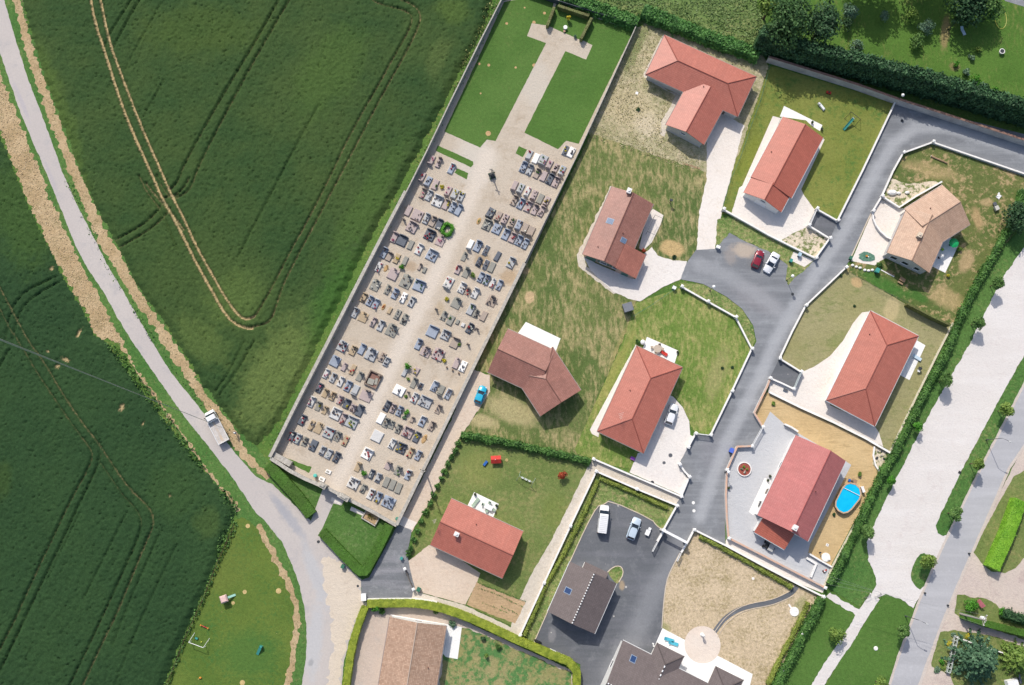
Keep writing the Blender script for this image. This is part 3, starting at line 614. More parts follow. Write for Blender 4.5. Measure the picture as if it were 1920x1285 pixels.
def cropfield(name, outline, tracks, bare, m, label, cell=.26, h=.62):
    poly = P(outline); xs = [p.x for p in poly]; ys = [p.y for p in poly]
    x0, y0 = min(xs), min(ys); nx = int((max(xs)-x0)/cell)+1; ny = int((max(ys)-y0)/cell)+1
    X, Y = np.meshgrid(x0+cell*np.arange(nx), y0+cell*np.arange(ny))
    X = X+np.random.uniform(-.3, .3, X.shape)*cell; Y = Y+np.random.uniform(-.3, .3, Y.shape)*cell
    Z = h+np.random.normal(0, .06, X.shape)-.3*(np.random.random(X.shape) < .02)
    # drill rows and broad swells
    a = AXR; u = X*math.sin(a)-Y*math.cos(a)
    Z += .02*np.sin(u*2*PI/1.9)+.05*np.sin(X*.21+1)*np.sin(Y*.17)
    soil = np.zeros(X.shape); low = np.zeros(X.shape)
    for (s, w, bn) in tracks:
        q = segs(s)
        for p0, p1 in zip(q[:-1], q[1:]):
            pad = 1.2
            i0 = max(0, int((min(p0.x, p1.x)-pad-x0)/cell)); i1 = min(nx, int((max(p0.x, p1.x)+pad-x0)/cell)+2)
            j0 = max(0, int((min(p0.y, p1.y)-pad-y0)/cell)); j1 = min(ny, int((max(p0.y, p1.y)+pad-y0)/cell)+2)
            if i0 >= i1 or j0 >= j1: continue
            x = X[j0:j1, i0:i1]; y = Y[j0:j1, i0:i1]
            d = p1-p0; t = np.clip(((x-p0.x)*d.x+(y-p0.y)*d.y)/max(1e-9, d.length_squared), 0, 1)
            dist = np.hypot(x-p0.x-t*d.x, y-p0.y-t*d.y)
            k = np.clip((w*.62+.14-dist)/.18, 0, 1)
            low[j0:j1, i0:i1] = np.maximum(low[j0:j1, i0:i1], k*(.55+.45*min(1, bn*2+.3)))
            k2 = np.clip((w*.55+.16*bn+.08-dist)/.2, 0, 1)*bn*np.random.uniform(.55, 1.1, x.shape)
            soil[j0:j1, i0:i1] = np.maximum(soil[j0:j1, i0:i1], k2)
    for (bx, by, rx, ry) in bare:
        g = G(bx, by); th = -.45
        xr = (X-g.x)*math.cos(th)+(Y-g.y)*math.sin(th); yr = -(X-g.x)*math.sin(th)+(Y-g.y)*math.cos(th)
        k = np.clip(1.5-np.hypot(xr/(rx*.1), yr/(ry*.1))-np.random.uniform(0, .7, X.shape), 0, 1)
        soil = np.maximum(soil, k*.95); low = np.maximum(low, k*.75)
    Z = .06+(Z-.06)*(1-low)
    ins = inside(X.ravel(), Y.ravel(), ragged(poly, .5)).reshape(X.shape)
    idx = -np.ones(X.shape, int); 
    quad = ins[:-1, :-1] & ins[1:, :-1] & ins[:-1, 1:] & ins[1:, 1:]
    used = np.zeros(X.shape, bool)
    for a_, b_ in ((slice(0, -1), slice(0, -1)), (slice(1, None), slice(0, -1)), (slice(0, -1), slice(1, None)), (slice(1, None), slice(1, None))): used[a_, b_] |= quad
    # field rim drops to the ground
    inner = np.zeros(X.shape, bool); inner[1:-1, 1:-1] = quad[:-1, :-1] & quad[1:, :-1] & quad[:-1, 1:] & quad[1:, 1:]
    k = np.zeros(X.shape); cur = inner.astype(float)
    for _ in range(5):
        k += cur/5; nx_ = cur.copy(); nx_[1:-1, 1:-1] = np.minimum.reduce([cur[:-2, 1:-1], cur[2:, 1:-1], cur[1:-1, :-2], cur[1:-1, 2:], cur[1:-1, 1:-1]]); cur = nx_
    Z = np.where(inner, .03+(Z-.03)*k, .02)
    idx[used] = np.arange(used.sum())
    V = np.stack([X[used], Y[used], Z[used]], 1)
    q = np.stack([idx[:-1, :-1][quad], idx[:-1, 1:][quad], idx[1:, 1:][quad], idx[1:, :-1][quad]], 1)
    me = bpy.data.meshes.new(name); me.vertices.add(len(V)); me.vertices.foreach_set('co', V.ravel())
    me.loops.add(q.size); me.loops.foreach_set('vertex_index', q.ravel().astype(np.int32))
    me.polygons.add(len(q)); me.polygons.foreach_set('loop_start', np.arange(0, q.size, 4, dtype=np.int32)); me.polygons.foreach_set('loop_total', np.full(len(q), 4, np.int32))
    at = me.attributes.new('soil', 'FLOAT', 'POINT'); at.data.foreach_set('value', soil[used].astype(np.float32))
    me.update(calc_edges=True); me.validate(); me.materials.append(m)
    o = bpy.data.objects.new(name, me); COL.objects.link(o)
    return tag(o, label, 'crop field', None, 'stuff')
def cropmat(name, base, alt, pale, blobs):
    T = NT(name); p = T.pos()
    c = T.mix(T.rng(T.noise(p, .045, 4, .6), .38, .64, 0, 1, True), base, alt)
    c = T.mix(T.rng(T.noise(T.mapped(p, (.25, 1, 1), -AXR), .5, 5, .65), .35, .75, 0, .5), c, alt)
    nb = T.noise(p, .5, 4, .7)
    for (bx, by, rx, ry, ang, bc, st, soft) in blobs:
        g = G(bx, by); v = T.mapped(p, (rx*.1, ry*.1, 1e4), math.radians(-ang), (g.x, g.y, 0), 'TEXTURE')
        l = T.n('VectorMath', {0: v}, operation='LENGTH').outputs['Value']
        l = T.math('ADD', l, T.math('MULTIPLY_ADD', nb, 1.4*soft, -.7*soft))
        c = T.mix(T.rng(l, 1-soft*.6, 1+soft*.25, st, 0, True), c, bc)
    fl = T.noise(p, 1.6, 5, .75); c = T.mix(T.rng(fl, .62, .78, 0, .35), c, pale)
    f = T.noise(p, 6.5, 2, .8); k = T.math('ADD', T.rng(f, .28, .72, .62, 1.38), T.rng(T.noise(p, 2.2, 3, .7), .3, .7, -.16, .16))
    c = T.mix(1.0, c, T.n('CombineColor', {0: k, 1: k, 2: k}).outputs[0], 'MULTIPLY')
    so = T.n('Attribute', attribute_name='soil').outputs['Fac']
    so = T.rng(T.math('ADD', so, T.math('MULTIPLY_ADD', T.noise(p, 2.6, 4, .7), .5, -.25)), .2, .7, 0, 1)
    pale_ = T.mix(T.rng(T.noise(p, 3.5, 3, .7), .3, .7), A(206, 186, 142), A(180, 158, 116))
    tan = T.mix(T.rng(T.n('Attribute', attribute_name='soil').outputs['Fac'], .45, .8), A(128, 116, 84), pale_)
    c = T.mix(so, c, tan)
    return T.finish(c, .8, .12, 0, f, .5, .05)
m_crop1 = cropmat('green_wheat', A(52, 80, 43), A(70, 92, 48), A(108, 118, 70),
    [(380, 60, 120, 60, 0, A(76, 98, 44), .5, .9), (110, 220, 30, 190, -22, A(88, 112, 52), .6, .9), (620, 130, 60, 120, 30, A(76, 104, 48), .5, .9), (820, 110, 22, 50, 25, A(92, 110, 60), .5, .9),
     (520, 700, 60, 140, 28, A(104, 122, 66), .85, .9), (690, 380, 30, 160, 29, A(78, 108, 50), .5, .9), (440, 560, 60, 60, 0, A(92, 114, 58), .6, .9), (640, 560, 50, 120, 27, A(70, 112, 46), .6, .9), (380, 640, 70, 40, 40, A(96, 116, 60), .6, .9), (850, 25, 40, 30, 0, A(90, 114, 52), .5, .9)])
m_crop2 = cropmat('dark_green_beans', A(45, 73, 43), A(52, 80, 46), A(80, 106, 66),
    [(40, 400, 60, 130, -20, A(70, 98, 44), .55, .9), (10, 900, 16, 40, 0, A(64, 86, 40), .5, .9), (330, 920, 60, 60, 30, A(62, 90, 48), .5, .9), (390, 980, 30, 30, 0, A(78, 100, 50), .5, .9)])
cropfield('crop_field', "50,-40 935,-40 905,60 830,200 752,350 700,440 640,560 560,720 515,805 480,838 448,812 408,760 377,722 352,675 329,643 308,607 275,564 249,522 231,484 208,445 177,384 151,327 113,228 89,164 67,100 40,0", TR1, BARE1, m_crop1, 'big green wheat field with pale tractor tracks beside the cemetery')
cropfield('crop_field', "-60,170 0,250 31,326 54,384 82,442 110,500 134,544 164,592 177,628 196,640 222,668 246,704 282,750 334,818 372,868 411,912 440,945 444,962 411,1042 380,1120 347,1192 311,1280 292,1330 -60,1330", TR2, BARE2, m_crop2, 'dark green crop field west of the lane with curved wheel tracks')
# ragged green growth and straw along the field margins
lf_weed = leafmat('weed_leaves', A(96, 140, 70), A(122, 160, 94), A(76, 116, 58), .4)
lf_dryweed = leafmat('dry_weed_leaves', A(150, 158, 92), A(190, 184, 130), A(110, 136, 72), .4)
lf_straw = leafmat('straw_stalks', A(226, 204, 166), A(206, 180, 140), A(176, 150, 112), .9)
lf_mead = leafmat('meadow_grass', A(118, 146, 82), A(142, 164, 104), A(96, 126, 66), .3)
scatter('field_margin_weeds', "934,-20 950,-10 945,10 780,335 762,370 690,510 640,610 512,855 500,872 490,858 525,800 572,712 652,555 712,440 762,340 838,198 910,58", 2600, .34, lf_weed, 'green weeds along the outside of the cemetery wall', 'weeds', (.04, .28), 1.3, clump=.7)
scatter('field_margin_weeds', "905,0 945,-20 900,90 850,190 838,200", 500, .4, lf_dryweed, 'pale weeds at the top corner of the wheat field', 'weeds', (.1, .5), .5, clump=.6)
scatter('field_margin_weeds', "194,640 222,650 258,700 290,738 328,795 365,843 390,880 428,922 448,952 440,975 411,1045 400,1040 425,965 372,880 320,810 260,730", 2600, .45, lf_weed, 'leafy green fringe of the western crop along the straw strip', 'weeds', (.15, .6), .5, clump=.7)
scatter('field_margin_weeds', "440,975 448,985 418,1046 386,1126 352,1198 316,1290 305,1290 345,1190 378,1118 408,1045", 1500, .4, lf_weed, 'green weeds between the crop and the playground lawn', 'weeds', (.1, .5), .5)
scatter('roadside_weeds', "120,340 132,330 210,500 300,650 360,722 440,815 430,822 350,735 290,650 200,510", 1500, .32, lf_weed, 'green weeds along the eastern edge of the lane', 'weeds', (.05, .3), .6, clump=.7)
scatter('straw_litter', "30,0 42,0 67,103 113,231 151,330 208,448 249,525 308,610 352,678 408,763 447,815 434,825 360,728 290,612 231,530 185,452 131,325 74,170", 1600, .28, lf_straw, 'loose straw stalks on the strip east of the lane', 'straw', (.03, .09), 2.5)
scatter('straw_litter', "-20,120 0,138 40,242 75,322 121,432 175,540 236,652 210,640 177,622 134,540 82,440 31,322 0,250 -20,215", 2000, .28, lf_straw, 'loose straw stalks on the broad strip west of the lane', 'straw', (.03, .09), 2.5)
scatter('meadow_tufts', "1060,-20 1430,-20 1428,95 1330,66 1210,34 1120,8", 4200, .42, lf_mead, 'tall blown grass of the northern meadow', 'grass', (.03, .2), 1.6, clump=.8)
lf_hay = leafmat('dry_grass', A(190, 176, 134), A(210, 198, 160), A(140, 140, 90), .5)
scatter('dry_grass_tufts', "1200,60 1240,66 1208,142 1262,184 1238,232 1244,258 1310,290 1316,328 1115,260 1106,244 1150,150", 2400, .3, lf_hay, 'dry grass tufts west of the L-shaped house', 'grass', (.02, .1), 1.4, clump=.8)
# ================================================================ hedges, trees, shrubs
lf_hedge = leafmat('laurel_leaves', A(78, 124, 56), A(116, 160, 80), A(52, 92, 44), .55)
lf_lime = leafmat('lime_conifer', A(130, 186, 50), A(152, 200, 70), A(104, 164, 42), .6)
lf_thuja = leafmat('yellow_green_thuja', A(158, 172, 56), A(184, 196, 78), A(112, 134, 40), 1.0)
lf_box = leafmat('clipped_box', A(78, 122, 42), A(92, 136, 50), A(74, 104, 38), .25)
lf_dark = leafmat('dark_cypress', A(54, 94, 56), A(98, 140, 94), A(28, 58, 38), .9)
lf_priv = leafmat('young_privet', A(142, 160, 66), A(170, 180, 92), A(110, 128, 56), .9)
lf_brown = leafmat('brownish_box', A(118, 128, 72), A(134, 142, 84), A(104, 100, 66), .4)
lf_bram = leafmat('bramble_leaves', A(84, 138, 66), A(116, 168, 88), A(54, 100, 48), .5)
lf_tree = leafmat('broad_leaves', A(96, 136, 66), A(128, 164, 88), A(62, 102, 48), .7)
lf_treey = leafmat('yellowish_leaves', A(122, 152, 66), A(150, 176, 86), A(84, 122, 52), .7)
lf_treed = leafmat('dark_leaves', A(54, 88, 54), A(84, 122, 78), A(32, 58, 38), .6)
lf_treeb = leafmat('deep_green_leaves', A(70, 108, 58), A(104, 142, 82), A(40, 72, 40), .5)
lf_grey = leafmat('greyish_leaves', A(108, 142, 112), A(144, 172, 140), A(72, 112, 84), .7)
lf_blue = leafmat('blue_green_needles', A(78, 118, 86), A(122, 160, 122), A(40, 76, 54), .8)
lf_ball = leafmat('bright_ball_leaves', A(84, 152, 44), A(110, 178, 62), A(60, 124, 36), .6)
lf_red = leafmat('copper_red_leaves', A(176, 74, 50), A(196, 96, 60), A(140, 56, 44), .8)
lf_yel = leafmat('yellow_flowers', A(216, 196, 50), A(236, 214, 70), A(150, 160, 60), .9)
bark = stone('bark', A(112, 92, 74), A(86, 70, 58))
def hedge_mesh(b, pts, w, h, n_m2, size, box=False, rough=.2, z0=0.0, top=.8):
    pts = resample(pts, .55, False); n = len(pts)
    prof = [(-.5, 0), (-.5, .62), (-.5 if box else -.36, 1.0 if box else .92), (0, 1.0), (.5 if box else .36, 1.0 if box else .92), (.5, .62), (.5, 0)]
    rings = []
    for i in range(n):
        d = (pts[min(n-1, i+1)]-pts[max(0, i-1)]).normalized(); nn = Vector((-d.y, d.x))
        sw = 1+.0; ring = []
        for (u, v) in prof:
            q = pts[i]+nn*(u*w)
            k = noise.noise(Vector((q.x*.7, q.y*.7, v*h*.8)))*rough+noise.noise(Vector((q.x*2, q.y*2, v*h*2)))*rough*.5
            ring.append((q.x+nn.x*k*(1 if u >= 0 else -1), q.y+nn.y*k*(1 if u >= 0 else -1), z0+max(0, v*h+(k if v > .5 else 0))))
        rings.append(ring)
    b.loft(rings)
    L = sum((pts[i+1]-pts[i]).length for i in range(n-1))
    per = w+2*h*.9; N = int(L*per*n_m2)
    cs = np.zeros((N, 3)); ns = np.zeros((N, 3))
    for k in range(N):
        i = random.randrange(n-1); t = random.random(); p = pts[i].lerp(pts[i+1], t)
        d = (pts[i+1]-pts[i]).normalized(); nn = Vector((-d.y, d.x))
        s = random.random()*per
        if s < w*1.15: u = random.uniform(-.5, .5); v = 1.0; nr = (nn.x*u*.8, nn.y*u*.8, 1)
        else: u = random.choice((-.5, .5)); v = random.uniform(.1, 1); nr = (nn.x*u*2, nn.y*u*2, .35)
        if not box and v > .7: u *= 1-.32*(v-.7)/.3
        q = p+nn*(u*w)
        kk = noise.noise(Vector((q.x*.7, q.y*.7, v*h*.8)))*rough
        jj = abs(random.gauss(0, .05 if box else .1+rough*.25))
        cs[k] = (q.x+nn.x*u*(kk*2+jj*2), q.y+nn.y*u*(kk*2+jj*2), z0+v*h+(kk+jj if v > .95 else 0)); ns[k] = nr
    b.leaves(cs, ns, size, 0, .25 if box else .55)
def hedge(label, s, w, h, m, n_m2=22, size=.3, box=False, rough=.2, cat='hedge', zpx=None, name='hedge', sm=1):
    pts = P(s, h*.75 if zpx is None else zpx); pts = smooth_line(pts, sm) if sm else pts
    b = MB(); hedge_mesh(b, pts, w, h, n_m2, size, box, rough)
    c = pts[len(pts)//2]
    return tag(b.build(name, m, None, (c.x, c.y, 0)), label, cat)
def crown_pts(c, r, n, clumps=9, flat=1.0):
    cs = []; ns = []
    cl = [(Vector((0, 0, 0)), .72)]
    for k in range(clumps):
        t = random.random()*2*PI; ph = random.uniform(-.35, 1.3)
        d = Vector((math.cos(t)*math.cos(ph), math.sin(t)*math.cos(ph), math.sin(ph)*.9))
        cl.append((d*random.uniform(.42, .66), random.uniform(.3, .5)))
    for k in range(n):
        o, q = random.choice(cl)
        d = Vector((random.gauss(0, 1), random.gauss(0, 1), random.gauss(.25, 1))).normalized()
        p = o+d*(q*random.uniform(.75, 1.08))
        cs.append((c[0]+p.x*r[0], c[1]+p.y*r[1], c[2]+p.z*r[2])); ns.append((d.x, d.y, d.z+.25))
    return np.array(cs), np.array(ns)
def trunk_mesh(b, x, y, h, r, limbs=4, spread=1.0, z0=0):
    b.tube((x, y, z0), (x+.05, y, z0+h*.55), r, r*.75, 7); b.tube((x+.05, y, z0+h*.55), (x, y+.05, z0+h), r*.75, r*.3, 6)
    for k in range(limbs):
        t = 2*PI*k/limbs+random.random(); zz = h*random.uniform(.45, .75)
        b.tube((x, y, z0+zz), (x+math.cos(t)*spread, y+math.sin(t)*spread, z0+zz+spread*.8), r*.45, r*.12, 5)
def tree(px, py, r, h, m, label, n=650, size=.34, cat='tree', name='tree', group=None, rz=None, clumps=9, core=True, sq=1.0, trunk=True):
    "px,py: where the photograph shows the middle of the crown"
    r *= 1.12; rz = rz or r*.85; zc = h-rz
    g = G(px, py, zc)
    t = thing(name, label, cat, (g.x, g.y, 0), 0, group)
    b = MB(); cs, ns = crown_pts((0, 0, zc), (r, r*sq, rz), n, clumps)
    b.leaves(cs, ns, size, 0, .5)
    cs, ns = crown_pts((0, 0, zc), (r*.7, r*.7*sq, rz*.75), n//4, clumps)
    b.leaves(cs, ns, size*1.6, 0, .7)
    b.build('crown', m, t)
    if trunk:
        b = MB(); trunk_mesh(b, 0, 0, zc+rz*.3, max(.07, r*.07), 4, r*.5); b.build('trunk', bark, t)
    return t
def shrub(px, py, r, h, m, label, n=160, size=.24, cat='shrub', name='shrub', group=None, sq=1.0):
    g = G(px, py, h*.6); b = MB()
    cs, ns = crown_pts((0, 0, h*.5), (r, r*sq, h*.55), n, 6); b.leaves(cs, ns, size, 0, .5)
    cs[:, 2] = np.clip(cs[:, 2]*.75, .05, None); cs[:, :2] *= .7
    b.leaves(cs[:n//3], ns[:n//3], size*1.6, 0, .7)
    b.tube((0, 0, 0), (0, 0, h*.5), .05, .03, 5)
    return tag(b.build(name, m, at=(g.x, g.y, 0)), label, cat, group)
def plants():
    # clipped hedges of the cemetery entrance
    hedge('long flat-topped clipped hedge left of the cemetery gate path', "503,872 530,900 560,934 584,966", 2.1, 1.3, lf_box, 26, .2, True, .03, sm=0)
    hedge('V-shaped flat-topped clipped hedge enclosing the lawn right of the gate path', "603,997 640,1036 675,1071 685,1071 709,1028 730,984", 1.7, 1.3, lf_box, 26, .2, True, .03, sm=0)
    hedge('western arm of the clipped U hedge at the far end of the cemetery', "1039,15 1026,49", .5, 1.5, lf_brown, 26, .18, True, .03, sm=0)
    hedge('back bar of the clipped U hedge against the far cemetery fence', "1046,12 1104,31", .5, 1.5, lf_brown, 26, .18, True, .03, sm=0)
    hedge('eastern arm of the clipped U hedge at the far end of the cemetery', "1109,35 1089,74", .5, 1.5, lf_brown, 26, .18, True, .03, sm=0)
    # thuja round the brown house
    hedge('long yellow-green clipped hedge curving behind the brown house', "689,1132 740,1131 790,1132 840,1143 900,1167 960,1196 1020,1222 1082,1247 1081,1300", 1.35, 1.7, lf_thuja, 34, .2, True, .06)
    hedge('yellow-green clipped hedge between the brown house yard and lane', "685,1138 674,1165 663,1200 655,1240 648,1300", 1.25, 1.7, lf_thuja, 34, .2, True, .08)
    # leafy rows
    hedge('leafy green hedge row behind the red playhouse lawn', "864,815 900,821 940,828 980,836 1030,848 1070,857 1107,867", 1.1, 1.3, lf_hedge, 26, .32, False, .28)
    pts = [(868, 820), (859, 830), (853, 845), (847, 857), (840, 870), (834, 884), (827, 898), (820, 912), (812, 928), (806, 944), (798, 960), (790, 978), (783, 996), (776, 1012), (770, 1028), (766, 1038)]
    for i, (x, y) in enumerate(pts):
        k = ['behind the lawn corner', 'beside the alley'][i > 0]
        shrub(x, y, random.uniform(.6, .8), 1.2, lf_hedge, 'rounded leafy shrub in the row along the pink alley, %s from its top' % ORD[i], 170, .26, group='shrubs along the pink alley')
    hedge('long leafy boundary hedge between the gardens and pale gravel strip', "1918,356 1911,390 1895,428 1870,469 1845,510 1816,564 1798,602 1783,648 1752,704 1724,756 1703,799 1675,858 1649,897 1624,958 1598,1011 1577,1058 1556,1096", 1.05, 1.4, lf_hedge, 26, .32, False, .3)
    hedge('lower leafy boundary hedge along the straw garden wall', "1542,1122 1530,1148 1517,1170 1496,1212 1476,1250 1450,1300", 1.3, 1.5, lf_hedge, 26, .32, False, .3)
    hedge('tall dark cypress hedge along the grey garden wall', "1422,68 1491,92 1594,116 1697,143 1799,171 1950,217", 2.5, 6.6, lf_dark, 30, .46, False, .55, zpx=4.2)
    hedge('thin yellow-green hedge inside the north wall of the parking court', "1124,897 1160,911 1200,929 1252,953", .6, .8, lf_priv, 34, .22, False, .15)
    hedge('thin yellow-green hedge along the west wall of the parking court', "1121,902 1110,930 1096,963 1075,1005 1057,1040 1040,1068 1024,1096 1003,1147 983,1192", .6, .8, lf_priv, 34, .22, False, .15)
    hedge('thin yellow-green hedge at the top of the straw garden', "1312,1006 1340,1020 1371,1037 1405,1056 1440,1076 1485,1102", .7, .8, lf_priv, 34, .22, False, .2)
    hedge('thin yellow-green hedge along the east side of the straw garden', "1517,1130 1496,1173 1478,1208 1460,1243 1440,1285", .7, .8, lf_priv, 34, .22, False, .2)
    hedge('bright lime-green clipped hedge east of the road', "1912,938 1890,1000 1861,1066", 2.2, 2.2, lf_lime, 36, .22, True, .08, sm=0)
    hedge('olive clipped hedge behind the wooden utility pole', "1806,1155 1850,1170 1930,1190", 1.1, 1.9, lf_box, 28, .2, True, .06, sm=0)
    hedge('dark covered fence hedge between the beige house and the pale lawn', "1702,570 1740,590 1781,610", .35, 1.9, lf_brown, 26, .2, True, .04, sm=0, zpx=1.7)
    hedge('bramble hedge along the far cemetery fence', "1052,-8 1090,4 1130,20 1165,32 1196,44", 2.6, 1.6, lf_bram, 24, .42, False, .5)
    hedge('wild bramble hedge along the top of the straw-dry plot', "1205,20 1240,36 1290,54 1340,74 1390,90 1424,104", 2.6, 1.9, lf_bram, 24, .42, False, .5)
    hedge('hedge of mixed bushes right of the ball-shaped bush', "1880,1150 1898,1155 1935,1165", 1.4, 1.4, lf_treed, 24, .34, False, .4)
    # ring hedge round one grave
    g = G(838.6, 429.6, .7); b = MB(); n = 20
    pts = []
    for k in range(n+1):
        t = 2*PI*k/n; cx, sy = math.cos(t), math.sin(t)
        ex = (abs(cx)**.6)*(1 if cx > 0 else -1); ey = (abs(sy)**.6)*(1 if sy > 0 else -1)
        u, v = ex*1.05, ey*.85
        pts.append(Vector((g.x+AX.x*u-AX.y*v, g.y+AX.y*u+AX.x*v)))
    hedge_mesh(b, pts, .55, .75, 44, .2, False, .08)
    tag(b.build('hedge', lf_ball, None, (g.x, g.y, 0)), 'ring of bright green hedge round a grave', 'hedge')
    # --- trees
    T = tree
    T(1480, 40, 5.0, 12.5, lf_treeb, 'big round green tree at the left end of the cypress hedge', 3200, .5, clumps=16)
    T(1545, 42, 4.2, 11, lf_treed, 'darker tree right of the big round green tree', 2200, .48, clumps=14)
    T(1446, 10, 3.4, 9, lf_treey, 'yellowish tree at the top edge behind the big round tree', 1500, .46, clumps=12)
    T(1815, 5, 4.6, 8.5, lf_treed, 'dark purple-green tree shading the garden lawn', 2600, .5, clumps=16)
    T(1850, 8, 3.6, 7.5, lf_tree, 'mid-green tree joined to the dark garden tree', 1700, .46, clumps=12)
    T(1640, -72, 6, 13, lf_treed, 'tree above the picture whose shadow covers the garden', 3000, .55, clumps=16)
    T(1750, -76, 6, 13, lf_treed, 'second tree above the picture shading the garden', 3000, .55, clumps=16)
    T(1592, 22, 1.9, 3.4, lf_grey, 'grey-green young tree nearest the big garden trees', 520, .34)
    T(1588, 45, 1.4, 3.0, lf_treed, 'small dark bush-tree below the grey-green young tree', 320, .32)
    T(1658, 30, 1.2, 3.0, lf_grey, 'small grey-green sapling in the middle of the garden lawn', 300, .3)
    T(1711, 27, 1.6, 3.4, lf_treey, 'ragged light green fruit tree in the garden', 380, .32)
    T(1737, 52, 1.7, 3.0, lf_grey, 'round bluish fruit tree in the garden', 560, .3)
    T(1719, 78, 1.7, 3.0, lf_tree, 'feathery fruit tree below the bluish one', 420, .32)
    T(1606, 86, 1.5, 2.4, lf_grey, 'small bush touching the cypress hedge', 300, .32)
    shrub(1792, 119, .9, 1.3, lf_ball, 'bright low shrub by a bare patch of the garden lawn', 130, .26)
    shrub(1836, 92, 1.1, 1.2, lf_treey, 'pale-leaved shrub in the shade of the dark tree', 120, .3)
    shrub(1822, 108, .9, 1.0, lf_grey, 'grey shrub on a bed below the dark tree', 120, .26)
    for i, (x, y, r, m, l) in enumerate([(1812, 135, 1.1, lf_grey, 'grey'), (1830, 150, 1.4, lf_ball, 'bright'), (1848, 163, 1.2, lf_grey, 'bluish'), (1866, 172, 1.2, lf_ball, 'light green'), (1884, 182, 1.0, lf_treed, 'dark'), (1800, 150, 1.0, lf_tree, 'mid-green'), (1912, 195, .9, lf_treey, 'yellowish')]):
        shrub(x, y, r, 1.3, m, '%s shrub in the border behind the cypress hedge, %s from the left' % (l, ORD[[1, 2, 3, 4, 5, 0, 6][i]]), 170, .3, group='shrubs behind the cypress hedge')
    T(1908, 408, 3.0, 6.0, lf_treed, 'big dark round tree at the top of the boundary hedge', 1500, .42, clumps=12)
    rows = [(1871, 531, 1.2, lf_tree), (1835, 605, 1.3, lf_tree), (1773, 714, 1.55, lf_tree), (1722, 800, .9, lf_ball), (1672, 902, .8, lf_ball), (1626, 997, 1.4, lf_tree)]
    for i, (x, y, r, m) in enumerate(rows):
        T(x, y, r, 4.3 if r > 1 else 3.0, m, 'small round tree between boundary hedge and gravel, %s from the north' % ORD[i], 1000 if r > 1 else 420, .32, group='verge trees along the boundary hedge')
    rows = [(1886, 769, 1.35, lf_treey), (1833, 869, 1.15, lf_treey), (1791, 963, 1.35, lf_tree), (1741, 1053, 1.6, lf_treey), (1696, 1183, 1.25, lf_tree), (1653, 1284, 1.4, lf_treey)]
    for i, (x, y, r, m) in enumerate(rows):
        T(x, y, r, 4.4, m, 'small round street tree beside the road, %s from the north' % ORD[i], 1050, .32, group='street trees on the median')
    T(1571, 1191, 1.6, 3.6, lf_treey, 'round tree on the lawn beside the narrow path', 620, .32)
    # big conifer: whorls of drooping boughs
    def conifer(px, py, r, h, m, label, wh=9, br=13, size=.5):
        g = G(px, py, h*.45); t = thing('conifer_tree', label, 'tree', (g.x, g.y, 0))
        b = MB(); b.tube((0, 0, 0), (0, 0, h*.9), .22, .04, 8); b.build('trunk', bark, t)
        cs = []; ns = []
        for k in range(wh):
            f = k/(wh-1); z = h*(.12+.84*f); R = r*(1-f)**.75+.3
            for j in range(br):
                a = 2*PI*(j+random.random()*.7)/br+k; rr = R*random.uniform(.75, 1.1)
                for q in range(int(12*rr/r*3)+5):
                    s = random.random()**.6; w = .32*rr*(1-s)*.9+.12
                    o = random.gauss(0, w*.5)
                    cs.append((math.cos(a)*rr*s-math.sin(a)*o, math.sin(a)*rr*s+math.cos(a)*o, z-.35*s*s*rr*.5+random.gauss(0, .1)))
                    ns.append((math.cos(a)*.3, math.sin(a)*.3, 1))
        b = MB(); b.leaves(np.array(cs), np.array(ns), size, 0, .45); b.build('crown', m, t)
    conifer(1836, 1238, 4.8, 8.5, lf_blue, 'big blue-green conifer inside the white-fenced corner')
    conifer(1910, 1238, 3.2, 5, lf_treey, 'yellow-green spreading conifer right of the blue-green one', 6, 11, .42)
    shrub(1821, 1134, 1.7, 2.4, lf_ball, 'bright ball-shaped bush on the grass island', 900, .22)
    shrub(1881, 1148, .9, 1.5, lf_ball, 'bright upright bush east of the red sign', 220, .26)
